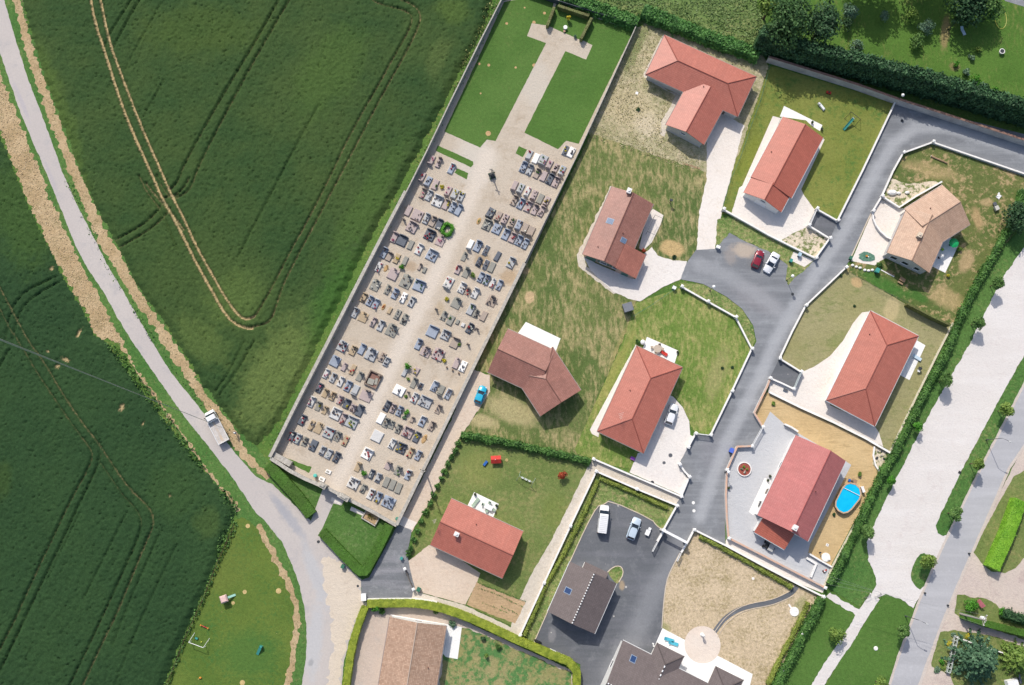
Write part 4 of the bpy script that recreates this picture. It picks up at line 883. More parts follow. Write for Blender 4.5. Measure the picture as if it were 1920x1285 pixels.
    for (x, y, r, h, m, l) in [(1815, 1194, .75, .7, lf_yel, 'yellow-flowering bush by the garden rail'), (1781, 1207, .55, .6, lf_yel, 'yellow-flowering bush left of the white rail'), (1767, 1241, .6, .7, lf_ball, 'small round green bush beside the road'),
          (1768, 1252, .5, .5, lf_treey, 'pale green bush below the small round one'), (1788, 1190, .5, .5, lf_grey, 'silvery bush at the corner of the white rail'), (1757, 1256, .8, .4, lf_grey, 'silvery ground plant at the lawn tip by the road'),
          (705, 1140, 1.1, 1.9, lf_ball, 'bright green bush in the corner of the yellow-green hedges'), (716, 1146, .7, 1.0, lf_hedge, 'darker bush right of the bright corner bush'), (848, 1170, .9, .8, lf_grey, 'pale bush behind the white terrace of the brown house'),
          (906, 1197, .55, 1.0, lf_treed, 'small dark bush on the dry lawn behind the brown house'), (934, 1213, .8, .9, lf_tree, 'low green bush on the dry lawn near the hedge'), (912, 1230, .4, 1.5, lf_treey, 'thin sapling on the dry lawn'),
          (818, 1148, .6, 1.0, lf_tree, 'bush beside the yellow-green hedge corner'), (1066, 34, .5, 1.7, lf_yel, 'yellowish columnar shrub inside the clipped U hedge'), (1078, 69, .35, .8, lf_grey, 'pale potted plant at the edge of the U lawn'),
          (1612, 889, .5, .8, lf_treey, 'small shrub on the sandy plot above the pool'), (1564, 965, .4, .5, lf_treed, 'straggly plant on the sand below the pool'), (1578, 936, .45, .6, lf_treey, 'plant beside the pool corner'),
          (1450, 757, .5, .5, lf_treey, 'dry shrub on the sand near the top wall'), (1800, 466, .7, .9, lf_treey, 'yellowish shrub near the green parasol'), (1778, 517, .35, .8, lf_yel, 'small yellow potted bush right of the white terrace'),
          (1650, 497, .7, .7, lf_hedge, 'green bush at the foot of the beige house'), (1577, 516, .35, .6, lf_treed, 'small bush by the roadside pillar'), (1197, 640, .6, .9, lf_hedge, 'bush by the white water tank'),
          (1264, 481, .5, .5, lf_treed, 'low bush on the sandy mound'), (1354, 690, .3, .4, lf_treed, 'tiny dark bush on the patchy lawn'), (1373, 689, .3, .4, lf_treed, 'second tiny dark bush on the patchy lawn near the wall'),
          (1197, 205, .5, .3, lf_treed, 'low weed clump on the dry plot'), (1207, 470, .5, .9, lf_red, 'reddish shrub at the porch of the brick-red house'), (1602, 574, .3, .3, lf_treed, 'small weed tuft on the pale lawn'), (1655, 640, .5, .5, lf_priv, 'low green plant by the beige house bins')]:
        shrub(x, y, r, h, m, l, int(150+r*120), .22, cat='bush' if 'bush' in l else 'shrub')
    T(1054, 891, .85, 2.2, lf_red, 'small copper-red tree on the family lawn', 360, .24)
    # rows of seedlings: bean rows of the vegetable plot
    for i, (s, hh) in enumerate([("900,1095 930,1106 960,1117 985,1128", .35), ("897,1103 925,1112 955,1126 980,1138", .2), ("905,1130 930,1140 952,1150", .12), ("940,1137 960,1146 970,1152", .35)]):
        q = P(s); c = []
        for p in resample(q, .28, False): c += [(p.x+random.gauss(0, .06), p.y+random.gauss(0, .06), random.uniform(.03, hh)) for _ in range(3)]
        b = MB(); b.leaves(np.array(c), np.tile((0, 0, 1.0), (len(c), 1)), .2, 0, .5)
        tag(b.build('seedling_row', lf_hedge), '%s row of seedlings in the vegetable plot, counted from the house' % ORD[i], 'seedling row', kind='stuff')
ORD = ['first', 'second', 'third', 'fourth', 'fifth', 'sixth', 'seventh', 'eighth', 'ninth', 'tenth', 'eleventh', 'twelfth', 'thirteenth', 'fourteenth', 'fifteenth', 'sixteenth', 'seventeenth', 'eighteenth', 'nineteenth', 'twentieth']
plants()
# ================================================================ houses
RED1, RED2 = A(222, 138, 112, .62), A(200, 112, 90, .62)
rf_red = roofmat('red_tiles', A(204, 126, 108), A(195, 116, 98), A(164, 90, 76))
rf_brick = roofmat('brown_red_tiles', A(178, 126, 112), A(164, 112, 98), A(136, 92, 80), 1.0, dirt=A(120, 92, 82))
rf_pink = roofmat('bright_red_tiles', A(206, 128, 124), A(198, 118, 114), A(180, 98, 94))
rf_orange = roofmat('orange_red_tiles', A(204, 118, 98), A(195, 109, 89), A(160, 84, 68))
rf_beige = roofmat('beige_tiles', A(212, 178, 152), A(198, 162, 136), A(172, 138, 116), .8)
rf_brown = roofmat('brown_speckled_tiles', A(204, 172, 148), A(180, 146, 122), A(160, 128, 106), .8, .33, A(120, 92, 72))
rf_dark = roofmat('dark_brown_tiles', A(126, 114, 112), A(116, 104, 102), A(98, 88, 86), .5)
rf_porch = roofmat('salmon_tiles', A(190, 124, 106), A(176, 112, 96), A(150, 94, 80), 1.0)
wl_white = stone('white_render', (.76, .75, .73), (.70, .69, .67), .6)
wl_cream = stone('cream_render', A(232, 216, 194), A(222, 204, 182), .6)
wl_grey = stone('pale_grey_render', A(206, 206, 204), A(196, 196, 194), .6)
wl_pinkish = stone('pinkish_render', A(206, 178, 164), A(194, 166, 152), .6)
m_gutter = simple('gutter_metal', A(196, 180, 174), .4, .3)
m_gutter_w = simple('white_gutter', (.72, .72, .72), .4)
m_glass = simple('window_glass', (.03, .04, .05), .08, 0, .05, 1, .8)
m_frame = simple('window_frame', (.78, .78, .78), .4)
m_sky = simple('blue_skylight', (.02, .05, .14), .08, 0, .05, 1, .9)
m_door = simple('dark_door', A(110, 96, 84), .5)
m_shut = simple('green_shutter', A(70, 120, 110), .5)
m_chim = stone('chimney_render', (.74, .71, .68), (.62, .58, .55), 3)
class Block:
    """one roofed block: A-B one eave (pixels at eave height), C the far corner next to B; ridge runs along A-B"""
    def __init__(s, t, a, b, c, ze, pitch, ends, roof, wall, ov=.4, og=.18, rt=.5, z0=0.0, ridge=None, capm=None, gut=None, W=None, world=False, single=False):
        s.t = t
        if not world: a, b, c = (G(x, y, ze) for (x, y) in (a, b, c))
        a, b, c = (Vector((p[0], p[1])) for p in (a, b, c))
        s.a = a; s.u = (b-a).normalized(); s.L = (b-a).length
        v = Vector((-s.u.y, s.u.x))
        if (c-b).dot(v) < 0: v = -v
        s.v = v; s.W = W or abs((c-b).dot(v)); s.ze = ze; s.rt = rt; s.og = og; s.ov = ov; s.single = single
        s.run = s.W if single else s.W*rt
        s.rise = math.tan(math.radians(pitch*.9))*(s.W if single else s.W*.5)
        s.k1 = s.rise/(s.W*rt) if not single else s.rise/s.W
        s.k2 = s.rise/(s.W*(1-rt)) if rt < 1 and not single else 0
        s.org = t.location.copy()
        L, W = s.L, s.W; hA = W/2 if ends[0] == 'h' else 0; hB = W/2 if ends[1] == 'h' else 0
        s.h = (hA, hB)
        r = W if single else W*rt; zt = ze+s.rise
        q = s.pt
        b_ = MB(); TH = .16
        def slab(pts, uvs):
            flip = (pts[1]-pts[0]).cross(pts[2]-pts[0]).z < 0
            top = pts; 
            if flip: top = pts[::-1]; uvs = uvs[::-1]
            quad = pts if len(pts) == 4 else [pts[0], pts[1], pts[2], pts[2]]
            quv = (uvs if not flip else uvs[::-1]); quv = quv if len(quv) == 4 else [quv[0], quv[1], quv[2], quv[2]]
            n_ = max(2, round((quad[2]-quad[1]).length/.4)); e = Vector((0, 0, .042))
            l2_ = lambda a_, c_, t_: (a_[0]+(c_[0]-a_[0])*t_, a_[1]+(c_[1]-a_[1])*t_)
            for k in range(n_):
                t0, t1 = k/n_, (k+1)/n_
                L0, R0, L1, R1 = quad[0].lerp(quad[3], t0), quad[1].lerp(quad[2], t0), quad[0].lerp(quad[3], t1), quad[1].lerp(quad[2], t1)
                f4 = [L0+e, R0+e, R1, L1]; u4 = [l2_(quv[0], quv[3], t0), l2_(quv[1], quv[2], t0), l2_(quv[1], quv[2], t1), l2_(quv[0], quv[3], t1)]
                r4 = [L1, R1, R1+e, L1+e]
                if (R1-L1).length < 1e-4: f4 = f4[:3]; u4 = u4[:3]; r4 = None
                if flip: f4, u4 = f4[::-1], u4[::-1]; r4 = r4 and r4[::-1]
                b_.face(f4, u4)
                if r4: b_.face(r4[::-1], [u4[0]]*4)
            low = [p-Vector((0, 0, TH)) for p in top]
            b_.face(low[::-1], None)
        l1 = math.hypot(r, s.rise); l2 = math.hypot(W-r, s.rise)
        slab([q(0, 0, ze), q(L, 0, ze), q(L-hB, r, zt), q(hA, r, zt)], [(0, 0), (L, 0), (L-hB, l1), (hA, l1)])
        if not single: slab([q(L, W, ze), q(0, W, ze), q(hA, r, zt), q(L-hB, r, zt)], [(L, 0), (0, 0), (hA, l2), (L-hB, l2)])
        if hA: slab([q(0, W, ze), q(0, 0, ze), q(hA, r, zt)], [(W, 0), (0, 0), (r, math.hypot(hA, s.rise))])
        if hB: slab([q(L, 0, ze), q(L, W, ze), q(L-hB, r, zt)], [(0, 0), (W, 0), (r, math.hypot(hB, s.rise))])
        loop = [q(0, 0, ze), q(L, 0, ze)]
        if single: loop += [q(L, W, zt), q(0, W, zt)]
        else:
            if not hB: loop.append(q(L, r, zt))
            loop += [q(L, W, ze), q(0, W, ze)]
            if not hA: loop.append(q(0, r, zt))
        n = len(loop)
        for i in range(n):
            p0, p1 = loop[i], loop[(i+1) % n]; dz = Vector((0, 0, TH)); b_.face([p0-dz, p1-dz, p1, p0], None)
        s.roof = b_.build('roof', roof, t, s.org)
        # ridge and hip caps
        rb = MB(); e = .11; up = Vector((0, 0, .03))
        if not single:
            rb.tube(q(hA, r, zt)+up, q(L-hB, r, zt)+up, e, e, 6)
            if hA: rb.tube(q(0, 0, ze)+up, q(hA, r, zt)+up, e, e, 6); rb.tube(q(0, W, ze)+up, q(hA, r, zt)+up, e, e, 6)
            if hB: rb.tube(q(L, 0, ze)+up, q(L-hB, r, zt)+up, e, e, 6); rb.tube(q(L, W, ze)+up, q(L-hB, r, zt)+up, e, e, 6)
            rb.build('ridge_tiles', capm or roof, s.roof, s.org).location = (0, 0, 0)
        if gut:
            for side in ((0,) if single else (0, 1)):
                g_ = MB(); off = -.07 if side == 0 else W+.07; gz = ze-.08
                g_.tube(q(0, off, gz), q(L, off, gz), .07, .07, 6); g_.build('gutter', gut, t, s.org)
            for (flag, ss) in ((hA, -.07), (hB, L+.07)):
                if flag: g_ = MB(); g_.tube(q(ss, 0, ze-.08), q(ss, W, ze-.08), .07, .07, 6); g_.build('gutter', gut, t, s.org)
        # walls
        wA = ov if hA else og; wB = ov if hB else og
        wb = MB(); lowz = TH+.03
        y0, y1 = ov, W-ov
        def prof(sx):
            pr = [q(sx, y0, z0), q(sx, y1, z0)]
            if single: pr += [q(sx, y1, ze+s.k1*y1-lowz), q(sx, y0, ze+s.k1*y0-lowz)]
            elif hA and hB: pr += [q(sx, y1, ze-.02), q(sx, r, ze-.02), q(sx, y0, ze-.02)]
            else: pr += [q(sx, y1, ze+s.k2*ov-lowz), q(sx, r, zt-lowz), q(sx, y0, ze+s.k1*ov-lowz)]
            return pr
        xs = [wA, L-wB]
        if hA and not hB: xs = [wA, hA+wA, L-wB]
        if hB and not hA: xs = [wA, L-hB-wB, L-wB]
        rings = [prof(x) for x in xs]
        def flat(pr): return [Vector((p.x, p.y, min(p.z, ze-.02))) for p in pr]
        if hA and not hB: rings[0] = flat(rings[0])
        if hB and not hA: rings[-1] = flat(rings[-1])
        wb.loft(rings)
        s.wall = wb.build('wall', wall, t, s.org); s.y = (y0, y1); s.x = (wA, L-wB); s.z0 = z0
    def pt(s, a, b, z):
        p = s.a+s.u*a+s.v*b; return Vector((p.x, p.y, z))
    def roofz(s, y):
        if s.single: return s.ze+s.k1*y
        r = s.W*s.rt
        return s.ze+(s.k1*y if y < r else s.k2*(s.W-y))
    def locate(s, px, py):
        z = s.ze+1
        for _ in range(8):
            g = G(px, py, z); d = Vector((g.x, g.y))-s.a; z = s.roofz(min(max(d.dot(s.v), 0), s.W))
        return d.dot(s.u), d.dot(s.v), z
    def chimney(s, px, py, w=.75, h=1.1, m=None):
        x, y, z = s.locate(px, py); top = max(s.ze+s.rise+.5, z+h)
        g = G(px, py, top); d = Vector((g.x, g.y))-s.a; p = s.pt(d.dot(s.u), d.dot(s.v), 0); rz = math.atan2(s.u.y, s.u.x)
        b = MB(); b.box(p.x, p.y, z-.7, w, w*.85, top-z+.5, rz); b.box(p.x, p.y, top-.2, w+.2, w*.85+.2, .12, rz)
        b.box(p.x, p.y, top-.08, w*.5, w*.4, .22, rz)
        b.build('chimney', m or m_chim, s.roof, s.org).location = (0, 0, 0)
    def skylight(s, px, py, w=.8, h=1.1, m=None):
        x, y, z = s.locate(px, py); up = s.k1 if y < s.W*s.rt else -s.k2
        sl = Vector((s.v.x, s.v.y, up)).normalized(); uu = Vector((s.u.x, s.u.y, 0)); nn = uu.cross(sl)
        if nn.z < 0: nn = -nn
        c = s.pt(x, y, z)
        for (nm, ww, hh, t0, t1, mm) in (('skylight_frame', w+.22, h+.22, .0, .07, simple('skylight_frame', A(150, 168, 190), .4)), ('skylight', w, h, .07, .1, m or m_sky)):
            b = MB(); vs = []
            for k in (t0, t1):
                for (a_, b2) in ((-1, -1), (1, -1), (1, 1), (-1, 1)): vs.append(c+uu*(a_*ww/2)+sl*(b2*hh/2)+nn*k)
            b.geo(vs, [(0, 1, 5, 4), (1, 2, 6, 5), (2, 3, 7, 6), (3, 0, 4, 7), (4, 5, 6, 7), (3, 2, 1, 0)])
            o = b.build(nm, mm, s.roof, s.org); o.location = (0, 0, 0)
    def vent(s, px, py):
        x, y, z = s.locate(px, py); p = s.pt(x, y, z); b = MB(); b.tube((p.x, p.y, z-.1), (p.x, p.y, z+.35), .09, .09, 8)
        b.build('roof_vent', simple('dark_vent', A(120, 70, 62), .5), s.roof, s.org).location = (0, 0, 0)
    def opening(s, side, pos, w=1.2, h=1.25, sill=.95, kind='window', shut=None):
        "side: 0 eave wall at A-B, 1 the other eave wall, 2 end at A, 3 end at B; pos along the wall 0..1"
        if side < 2:
            x = s.x[0]+(s.x[1]-s.x[0])*pos; base = s.pt(x, s.y[side], 0); al = s.u; out = -s.v if side == 0 else s.v
        else:
            y = s.y[0]+(s.y[1]-s.y[0])*pos; base = s.pt(s.x[side-2], y, 0); al = s.v; out = -s.u if side == 2 else s.u
        def bx(nm, a0, a1, z0, z1, d0, d1, m, par):
            vs = []
            for d in (d0, d1):
                for (a_, z) in ((a0, z0), (a1, z0), (a1, z1), (a0, z1)):
                    p = base+Vector((al.x, al.y, 0))*a_+Vector((out.x, out.y, 0))*d; vs.append(Vector((p.x, p.y, z)))
            b = MB(); b.geo(vs, [(0, 1, 5, 4), (1, 2, 6, 5), (2, 3, 7, 6), (3, 0, 4, 7), (4, 5, 6, 7), (3, 2, 1, 0)])
            o = b.build(nm, m, par, s.org)
            if par is not s.t: o.location = (0, 0, 0)
            return o
        z = s.z0+sill
        if kind == 'window':
            f = bx('window', -w/2-.07, w/2+.07, z-.07, z+h+.07, -.05, .03, m_frame, s.t)
            bx('pane', -w/2, w/2, z, z+h, .0, .045, m_glass, f); bx('sill', -w/2-.12, w/2+.12, z-.15, z-.075, -.05, .13, m_frame, f)
            if shut:
                bx('shutter', -w/2-.6, -w/2-.1, z, z+h, -.03, .05, shut, f); bx('shutter', w/2+.1, w/2+.6, z, z+h, -.03, .05, shut, f)
        else:
            f = bx('door', -w/2, w/2, s.z0+.04, s.z0+h, -.05, .04, shut or m_door, s.t)
            bx('handle', w/2-.2, w/2-.08, s.z0+1.0, s.z0+1.08, .03, .09, m_gutter, f)
def house(label, px, py): 
    g = G(px, py); return thing('house', label, 'house', (g.x, g.y, 0))
def houses():
    # 1 L-shaped
    t = house('L-shaped house with red hipped roof on the straw-dry plot', 1310, 160)
    A1 = Block(t, (1246, 66), (1418, 144), (1383, 219), 2.75, 23, 'hh', rf_red, wl_grey, gut=m_gutter)
    for p in (.2, .45): A1.opening(1, p, 1.3, .5, 1.7)
    A1.opening(0, .3); A1.opening(0, .7); A1.opening(1, .85, 1.4, 2.1, 0, 'door')
    B1 = Block(t, (1248, 234), (1294, 150), (1366, 186), 2.75, 23, 'gg', rf_red, wl_grey, gut=m_gutter, ov=.42, W=None)
    B1.opening(2, .45, 1.0, .4, 2.2); B1.opening(0, .5); B1.vent(1319, 163)
    # posts of the open porch
    for (x, y) in ((1353, 212), (1377, 222)):
        g = G(x, y, 0); b = MB(); b.box(g.x, g.y, 0, .22, .22, 2.6, AXR); b.build('porch_post', wl_grey, t, t.location)
    # 2 red gable house
    t = house('long gable-roofed red house with white terrace at its north end', 1470, 300)
    a = Block(t, (1468, 219), (1408, 332), (1484, 372), 2.75, 22, 'gg', rf_orange, wl_white, gut=m_gutter_w); a.vent(1446, 285)
    for p in (.25, .6): a.opening(0, p); a.opening(1, p)
    a.opening(2, .5, 2.2, 2.1, 0, 'door', m_glass)
    b2 = Block(t, (1411, 329), (1394, 361), (1466, 396), 2.6, 25, 'gg', rf_orange, wl_white, gut=m_gutter_w, ov=.45)
    b2.opening(3, .5, .9, .35, 2.6); b2.opening(3, .5, 2.4, 2.0, 0, 'door', m_frame)
    # 3 brick-red house with catslide
    t = house('brown-red gable house with chimney, roof windows and side porch', 1155, 440)
    a = Block(t, (1147, 350), (1092, 477), (1170, 512), 2.8, 24, 'gg', rf_brick, wl_pinkish, gut=m_gutter, og=.35)
    a.chimney(1180, 357, .8, 1.0, wl_white); a.skylight(1144, 415, .9, 1.2, simple('pale_skylight', A(120, 140, 168), .1, 0, .05, 1, .9)); a.skylight(1169, 451, .8, 1.0, simple('pale_skylight', A(120, 140, 168), .1, 0, .05, 1, .9)); a.vent(1121, 463); a.vent(1168, 437)
    a.opening(3, .18, 2.0, 2.0, 0, 'door', m_shut); a.opening(3, .5, 1.2, 1.2, 1.0, 'window', m_shut); a.opening(3, .82, 1.2, 1.2, 1.0, 'window', m_shut); a.opening(1, .3); a.opening(0, .4)
    hi = a.W*.5
    pA = a.pt(a.L-4.9, a.W-.1, 0); pB = a.pt(a.L+.15, a.W-.1, 0); pC = a.pt(a.L+.15, a.W+2.3, 0)
    d = Block(t, a.pt(a.L-4.9, a.W+2.5, 0), a.pt(a.L+.12, a.W+2.5, 0), a.pt(a.L+.12, a.W-2.0, 0), 2.15, 21, 'gg', rf_porch, wl_pinkish, world=True, single=True, gut=m_gutter)
    d.opening(3, .5, 1.4, 1.9, 0, 'door', m_shut)
    # 4 beige angled house
    t = house('angled beige-roofed house of two wings on a raised basement', 1740, 430)
    a = Block(t, (1701, 389), (1663, 474), (1741, 514), 3.6, 25, 'gg', rf_beige, wl_grey, gut=m_gutter, og=.3, capm=rf_beige)
    a.chimney(1726, 440, .75, 1.0, wl_cream); a.opening(3, .2, 1.2, 1.1, 1.4); a.opening(3, .5, 1.2, 1.1, 1.4); a.opening(3, .8, 1.0, 1.1, 1.4); a.opening(1, .4, 2.4, 2.1, .0, 'door', m_glass)
    b2 = Block(t, (1696, 392), (1767, 347), (1820, 420), 3.6, 24, 'gg', rf_beige, wl_grey, gut=m_gutter, og=.3, ov=.43, capm=rf_beige)
    b2.vent(1744, 391); b2.opening(0, .5); b2.opening(3, .5)
    # 5 hipped house east
    t = house('long hipped red house with white terrace and pale lawn', 1635, 690)
    a = Block(t, (1632, 583), (1549, 751), (1642, 796), 2.75, 23, 'hh', rf_red, wl_white, gut=m_gutter_w); a.vent(1630, 627)
    for p in (.15, .4, .75): a.opening(0, p); a.opening(1, p)
    a.opening(3, .5, 2.4, 2.0, 0, 'door', m_frame)
    # 6 hipped house bend
    t = house('hipped red house with white hatchback parked beside it', 1200, 750)
    a = Block(t, (1194, 649), (1120, 809), (1207, 849), 2.75, 23, 'hh', rf_red, wl_white, gut=m_gutter); a.vent(1181, 732)
    for p in (.2, .5, .8): a.opening(0, p); a.opening(1, p)
    a.opening(3, .3); a.opening(2, .5, 2.2, 2.1, 0, 'door', m_glass)
    x, y, z = a.locate(1162, 783); p = a.pt(x, y, z); b = MB(); b.tube((p.x, p.y, z-.1), (p.x, p.y, z+2.2), .03, .03, 6)
    for k in range(4): b.tube((p.x-.5+.1*k, p.y+.45-.3*k, z+2.15), (p.x+.5-.1*k, p.y+.75-.3*k, z+2.15), .03, .03, 5)
    b.build('aerial', m_gutter, a.roof, t.location).location = (0, 0, 0)
    # 7 angled brick house
    t = house('angled brown-red house of two wings beside the cemetery', 1000, 690)
    a = Block(t, (952, 617), (1041, 658), (1010, 742), 2.8, 24, 'gg', rf_brick, wl_pinkish, gut=m_gutter, og=.3)
    a.opening(1, .3); a.opening(1, .7); a.opening(0, .5); a.opening(2, .5)
    b2 = Block(t, (1036, 651), (1089, 732), (1015, 783), 2.8, 24, 'hg', rf_brick, wl_pinkish, gut=m_gutter, og=.3, ov=.43)
    b2.opening(3, .3); b2.opening(3, .7); b2.opening(0, .5)
    # 8 pink-roofed house
    t = house('pink-roofed two-storey house with grey terrace and pool', 1500, 920)
    a = Block(t, (1492, 816), (1420, 966), (1514, 1017), 3.7, 27, 'gg', rf_pink, wl_white, gut=m_gutter_w, og=.3, rt=.62)
    a.chimney(1492, 990, .8, 1.2, wl_white); a.vent(1529, 922)
    a.opening(0, .35); a.opening(0, .7, 1.0, 2.1, 0, 'door'); a.opening(1, .3); a.opening(1, .7); a.opening(3, .5)
    p0 = G(1414, 998, 2.3); p1 = G(1471, 1031, 2.3); p2 = G(1487, 1001, 2.3)
    d = Block(t, p0, p1, p2, 2.3, 17, 'gg', rf_orange, wl_white, world=True, single=True, gut=m_gutter_w, ov=.3)
    d.opening(0, .5, 2.4, 1.95, 0, 'door', m_frame)
    # 9 red chimney house
    t = house('red gable house with white chimney above the pinkish drive', 890, 1012)
    a = Block(t, (846, 935), (981, 997), (941, 1084), 2.75, 23, 'gg', rf_red, wl_cream, gut=m_gutter, og=.3)
    a.chimney(856, 1002, .7, 1.0, wl_white); a.vent(893, 983)
    a.opening(1, .3, 2.4, 2.0, 0, 'door', m_frame); a.opening(1, .7); a.opening(0, .4, 2.2, 2.1, 0, 'door', m_glass); a.opening(0, .8)
    x, y, z = a.locate(816, 979); p = a.pt(x, y, z); b = MB(); b.tube((p.x, p.y, z-.1), (p.x, p.y, z+2), .03, .03, 6)
    for k in range(4): b.tube((p.x-.4+.1*k, p.y+.3-.2*k, z+1.95), (p.x+.4-.1*k, p.y+.6-.2*k, z+1.95), .03, .03, 5)
    b.build('aerial', m_gutter, a.roof, t.location).location = (0, 0, 0)
    # 10 dark garage
    def dashed(bl, n=17):
        r = bl.W*bl.rt; zt = bl.ze+bl.rise+.1
        for k in range(n):
            x0 = bl.h[0]+(bl.L-bl.h[0]-bl.h[1])*(k+.28)/n; x1 = bl.h[0]+(bl.L-bl.h[0]-bl.h[1])*(k+.72)/n
            b = MB(); b.tube(bl.pt(x0, r, zt), bl.pt(x1, r, zt), .13, .13, 6)
            b.build('ridge_clip', m_frame, bl.roof, t.location).location = (0, 0, 0)
    t = house('dark brown gabled garage with white dashed ridge in the parking court', 1093, 1120)
    a = Block(t, (1069, 1053), (1027, 1147), (1115, 1188), 3.0, 24, 'gg', rf_dark, wl_white, gut=m_gutter_w, og=.25); dashed(a, 19)
    a.skylight(1065, 1108, .9, 1.1); a.opening(3, .3, 2.4, 2.1, 0, 'door', m_frame); a.opening(3, .7, 2.4, 2.1, 0, 'door', m_frame); a.opening(1, .5); a.opening(2, .5)
    p = a.pt(.35, a.W*.30, 0); q = a.pt(.35, a.W*.75, 0)
    d = Block(t, a.pt(-1.1, a.W*.78, 0), a.pt(-1.1, a.W*.28, 0), a.pt(.3, a.W*.28, 0), 2.3, 18, 'gg', rf_dark, wl_white, world=True, single=True, ov=.15, og=.12)
    # 11 dark angled house
    t = house('dark brown angled house with white walls at the bottom edge', 1240, 1275)
    uu = hdir((1168, 1201), (1271, 1253), 3.0); vv = Vector((uu.y, -uu.x, 0))
    o = G(1168, 1201, 3.0); w2 = lambda a_, b_: o+uu*a_+vv*b_
    a = Block(t, w2(0, 0), w2(25, 0), w2(25, 15.0), 3.0, 26, 'gg', rf_dark, wl_white, world=True, gut=m_gutter_w, og=.2, ov=.4); dashed(a, 46)
    a.skylight(1187, 1236, .9, 1.1); a.opening(2, .3); a.opening(0, .55, 2.0, 2.1, 0, 'door', m_glass)
    pB = G(1232, 1205, 3.0); d = pB-o; sB = d.dot(uu); tB = d.dot(vv); pB2 = G(1283, 1231, 3.0)-o; s2 = pB2.dot(uu)
    b2 = Block(t, w2(sB, 6.8), w2(sB, tB), w2(s2, tB), 3.0, 26, 'gh', rf_dark, wl_white, world=True, gut=None, og=.2, ov=.43); dashed(b2, 8)
    pC = G(1342, 1249, 3.0)-o; sC = pC.dot(uu); tC = pC.dot(vv); sC2 = (G(1394, 1276, 3.0)-o).dot(uu)
    b3 = Block(t, w2(sC, 6.8), w2(sC, tC), w2(sC2, tC), 3.0, 26, 'gh', rf_dark, wl_white, world=True, gut=None, og=.2, ov=.43)
    # 12 brown house
    t = house('long brown-tiled gable house with white terrace at the bottom edge', 780, 1240)
    a = Block(t, (731, 1157), (706, 1305), (810, 1322), 2.75, 22, 'gg', rf_brown, wl_white, gut=m_gutter, og=.12, ov=.25, W=(G(837, 1174, 2.75)-G(731, 1157, 2.75)).length, capm=simple('pale_ridge', A(196, 176, 160)))
    a.opening(2, .5); a.opening(1, .25, 2.2, 2.1, 0, 'door', m_glass); a.opening(0, .4); a.vent(803, 1252)
houses()
# ================================================================ vehicles
m_tyre = simple('tyre_rubber', (.02, .02, .02), .8)
m_rim = simple('wheel_rim', (.45, .45, .46), .3, .7)
m_carglass = simple('car_glass', (.02, .03, .05), .06, 0, .03, 1, .8)
m_lamp = simple('headlamp_glass', (.7, .72, .75), .1, 0, .03, 1, .8)
m_tail = simple('tail_lamp', (.35, .02, .02), .2)
m_black = simple('black_plastic', (.02, .02, .022), .6)
def paint(name, c): return simple(name, c, .25, .1, .03, 1.0, .6)
def wheel(t, x, y, r, w):
    s = 1 if y > 0 else -1
    b = MB(); b.lathe([(r*.55, -w/2), (r*.94, -w/2), (r, -w*.35), (r, w*.35), (r*.94, w/2), (r*.55, w/2)], n=16)
    b.v = [(vx+x, vz*s+y, vy+r) for (vx, vy, vz) in b.v]
    o = b.build('wheel', m_tyre, t)
    b = MB(); b.lathe([(r*.56, -w*.3), (r*.56, w*.42), (r*.2, w*.52)], n=10); b.v = [(vx+x, vz*s+y, vy+r) for (vx, vy, vz) in b.v]
    b.build('rim', m_rim, o)
